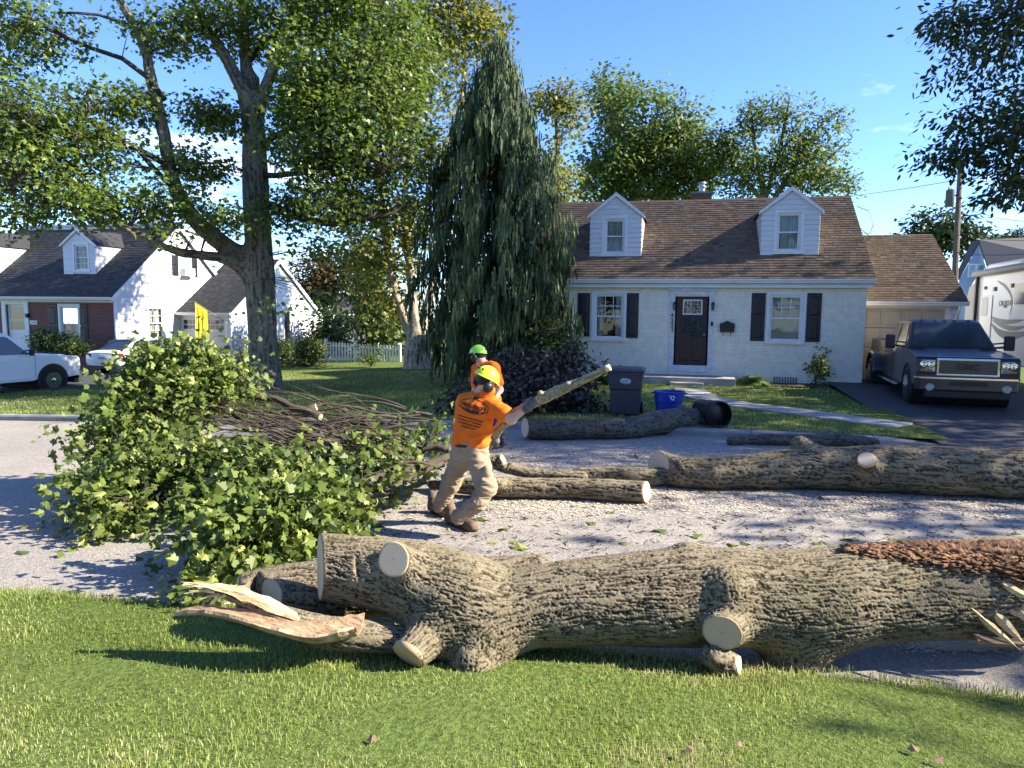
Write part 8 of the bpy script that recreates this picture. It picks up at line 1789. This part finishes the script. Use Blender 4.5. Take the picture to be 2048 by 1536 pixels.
brush('cut_branch', 'thin leafy cut branch beside the worker at the right end of the pile', [[(900, 900, 8.7, 7), (840, 896, 8.7, 7), (780, 905, 8.5, 5), (720, 935, 8.1, 3)], [(860, 968, 7.8, 3), (800, 975, 7.7, 2.5), (700, 965, 7.6, 2)]],
    [E_(760, 900, 8.6, 60, 30, 40, .9), E_(840, 890, 9.0, 45, 24, 36, .6), E_(720, 950, 8.0, 60, 30, 40, .8), E_(790, 950, 8.0, 40, 20, 30, .3), E_(690, 850, 9.6, 50, 12, 30, .2), E_(850, 858, 9.4, 40, 18, 30, .35)], 150, 8, 30, tmean=.38)
def bare_sticks():
    rg = random.Random(11); t = thing('stick_tangle', 'tangle of thin bare brown sticks across the brush pile', 'sticks', tuple(ad(560, 900, 8.6)))
    for k in range(95):
        x0, y0 = rg.uniform(560, 890), rg.uniform(815, 960); d = 9.2-(y0-830)/130*1.3+rg.uniform(-.3, .2); ln = rg.uniform(120, 330); sl = rg.uniform(-.35, .22); r = rg.uniform(1.2, 3.6)
        pts = [PX(x0-ln*s, y0+ln*sl*s+14*math.sin(s*4+k)*rg.uniform(.4, 1), d-.3*s*(1 if sl > 0 else -.3), r*(1-.75*s)) for s in (0, .25, .5, .75, 1)]; q = MB(); R = resample(np.array(pts), 11); q.tube([p[:3] for p in R], [p[3] for p in R], 5)
        for f in (3, 5, 7, 8):
            if rg.random() < .75: a = R[f, :3]; v = (R[f+1, :3]-a)*rg.uniform(2, 4.5)+UP*rg.uniform(-.12, .2)+RT*rg.uniform(-.05, .05)-FW*rg.uniform(-.1, .15); q.tube([a, a+v*.5+UP*.02, a+v], [R[f, 3]*.6, R[f, 3]*.4, .0015], 4)
        q.build('stick', M_STEM, t, smooth=True)
    for pts in ([(505, 795, 9.2, 2.2), (470, 745, 9.3, 1.8), (448, 705, 9.4, 1.2), (430, 690, 9.4, .8)], [(490, 790, 9.2, 2), (440, 740, 9.3, 1.5), (420, 700, 9.4, .9)]):
        q = MB(); R = poly(pts, 10); q.tube([p[:3] for p in R], [p[3] for p in R], 5); q.build('stick', M_STEM, t, smooth=True)
bare_sticks()
# withered heap before the cypress
def withered():
    D = 14.8; t = thing('withered_brush', 'heap of dark withered brush on the lawn behind the workers', 'brush', tuple(ag(1050, 838, .12)))
    ells = [E_(1010, 800, 14.6, 75, 40, 50, 1.6), E_(1100, 785, 15.0, 85, 48, 55, 2), E_(1050, 735, 15.6, 75, 40, 50, 1.4), E_(925, 800, 14.6, 38, 36, 30, .6), E_(1160, 800, 14.8, 45, 36, 36, .8), E_(1120, 730, 15.6, 45, 36, 36, .7), E_(1175, 735, 15.4, 25, 24, 20, .15), E_(990, 745, 15.6, 40, 35, 36, .6)]
    cc = crown(t, ells, 520, 12, .13, .095, 'oval', M_PURPLE, name='foliage', wid=1.5, horiz=.3, tmean=.4)
    st = [poly([(1000+30*i, 838, 14.7+.1*(i % 3), 3.5), (990+36*i, 800, 14.8, 2.5), (975+45*i, 750, 15.2, 1)], 6) for i in range(5)]
    for s in st: q = MB(); q.tube([p[:3] for p in s], [p[3] for p in s], 6); q.build('stem', M_TWIG, t, smooth=True)
    twigs(t, cc, st, M_TWIG, every=1, r0=.008, r1=.002, lim=2.2)
withered()
# ================================================================== LITTER
def litter():
    spots = []
    rg = random.Random(5)
    fixed = [(967, 1040), (1180, 1050), (1045, 1100), (1215, 1120), (1395, 1078), (1420, 990), (1470, 990), (1440, 985), (1255, 930), (1640, 1000), (1560, 1010), (1730, 985), (1690, 905), (1040, 908), (1055, 910), (1500, 1090), (1520, 1095), (1455, 1088), (1250, 1086), (1720, 980), (1690, 1010), (1330, 1060)]
    for p in fixed: spots.append(ag(p[0], p[1], 0))
    for _ in range(70):
        px, py = rg.uniform(760, 2040), 890+rg.random()**.7*200; spots.append(ag(px, py, 0))
    for _ in range(12): spots.append(ag(rg.uniform(40, 420), rg.uniform(980, 1190), -.05))
    for i, p in enumerate(spots):
        if p[1] < Y_NEAR+.05 or p[1] > Y_KERB-.05: continue
        p[2] = float(base(p[0]))+.012; a = rg.uniform(0, 6.28); o = leaf_obj(p, np.array((math.cos(a), math.sin(a), .1)), np.array((rg.gauss(0, .25), rg.gauss(0, .25), 1)), rg.uniform(.06, .13) if i > 24 else rg.uniform(.10, .17), None, i, 'fallen_leaf')
        tag(o, 'green maple leaf fallen on the road', 'leaf', 'maple leaves fallen on the road')
    for (px, py, s) in ((1385, 1500, .04), (1475, 1488, .035), (1830, 1500, .045), (1870, 1518, .045), (745, 1470, .04)):
        p = ag(px, py, .30); 
        for _ in range(6): p = ag(px, py, float(gz(p[0], p[1]))+.045)
        a = rg.uniform(0, 6.28); o = leaf_obj(p, np.array((math.cos(a), math.sin(a), .2)), np.array((rg.gauss(0, .35), -.3, 1)), s, None, 0, 'dry_leaf'); me = o.data.copy(); me.materials.clear(); me.materials.append(pm('dry_leaf_brown', (.22, .15, .08), (.11, .07, .04), 30, .8)); o.data = me
        tag(o, 'dry curled leaf lying in the foreground grass', 'leaf', 'dry leaves in the foreground grass')
    # sawdust and chips round the cuts
    n = 26000; cs = [(1310, 940, 130, 25), (1290, 985, 90, 14), (1180, 905, 200, 18), (1600, 1005, 330, 22), (1450, 915, 200, 14), (1000, 925, 90, 12), (1780, 908, 170, 8), (1100, 1010, 220, 22), (1950, 1290, 90, 10), (600, 1210, 160, 14), (1850, 1010, 220, 20)]
    idx = rng.integers(0, len(cs), n); P = np.array([ag(cs[i][0]+rng.normal()*cs[i][2]*.7, cs[i][1]+rng.normal()*cs[i][3]*.7, 0) for i in idx]); k = (P[:, 1] > Y_NEAR) & (P[:, 1] < Y_KERB); P = P[k]; n = len(P); P[:, 2] = base(P[:, 0])+.004+rng.random(n)*.004
    s = np.abs(rng.normal(.006, .004, n))+.003; a = rng.uniform(0, 6.28, n); V = np.empty((n, 4, 3))
    for j in range(4): aa = a+j*np.pi/2; V[:, j] = P+np.stack([np.cos(aa)*s*(1.4 if j % 2 else .7), np.sin(aa)*s*(1.4 if j % 2 else .7), rng.random(n)*.004], -1)
    i = (np.arange(n)*4)[:, None]; o = obj('sawdust', npmesh('sawdust', V.reshape(-1, 3), [i+np.arange(4)[None]], pm('sawdust_chips', (.74, .64, .47), (.60, .48, .32), 40, .9))); o['kind'] = 'stuff'; o['label'] = 'pale sawdust and chips scattered round the cut logs'
    # dark crumbs and twig bits
    n = 2600; P = np.array([ag(rng.uniform(700, 2048), 885+rng.random()**.8*230, 0) for _ in range(n)]); k = (P[:, 1] > Y_NEAR) & (P[:, 1] < Y_KERB); P = P[k]; n = len(P); P[:, 2] = base(P[:, 0])+.006; l = np.abs(rng.normal(.02, .02, n))+.006; a = rng.uniform(0, 6.28, n); w = .004
    dx, dy = np.cos(a), np.sin(a); V = np.stack([P+np.stack([dx*l, dy*l, 0*l+.004], -1), P+np.stack([-dy*w, dx*w, 0*l+.010], -1), P-np.stack([dx*l, dy*l, 0*l-.004], -1), P+np.stack([dy*w, -dx*w, 0*l], -1)], 1); i = (np.arange(n)*4)[:, None]
    o = obj('bark_crumbs', npmesh('bark_crumbs', V.reshape(-1, 3), [i+np.arange(4)[None]], M_TWIG)); o['kind'] = 'stuff'; o['label'] = 'dark bark crumbs and twig bits scattered on the road'
litter()
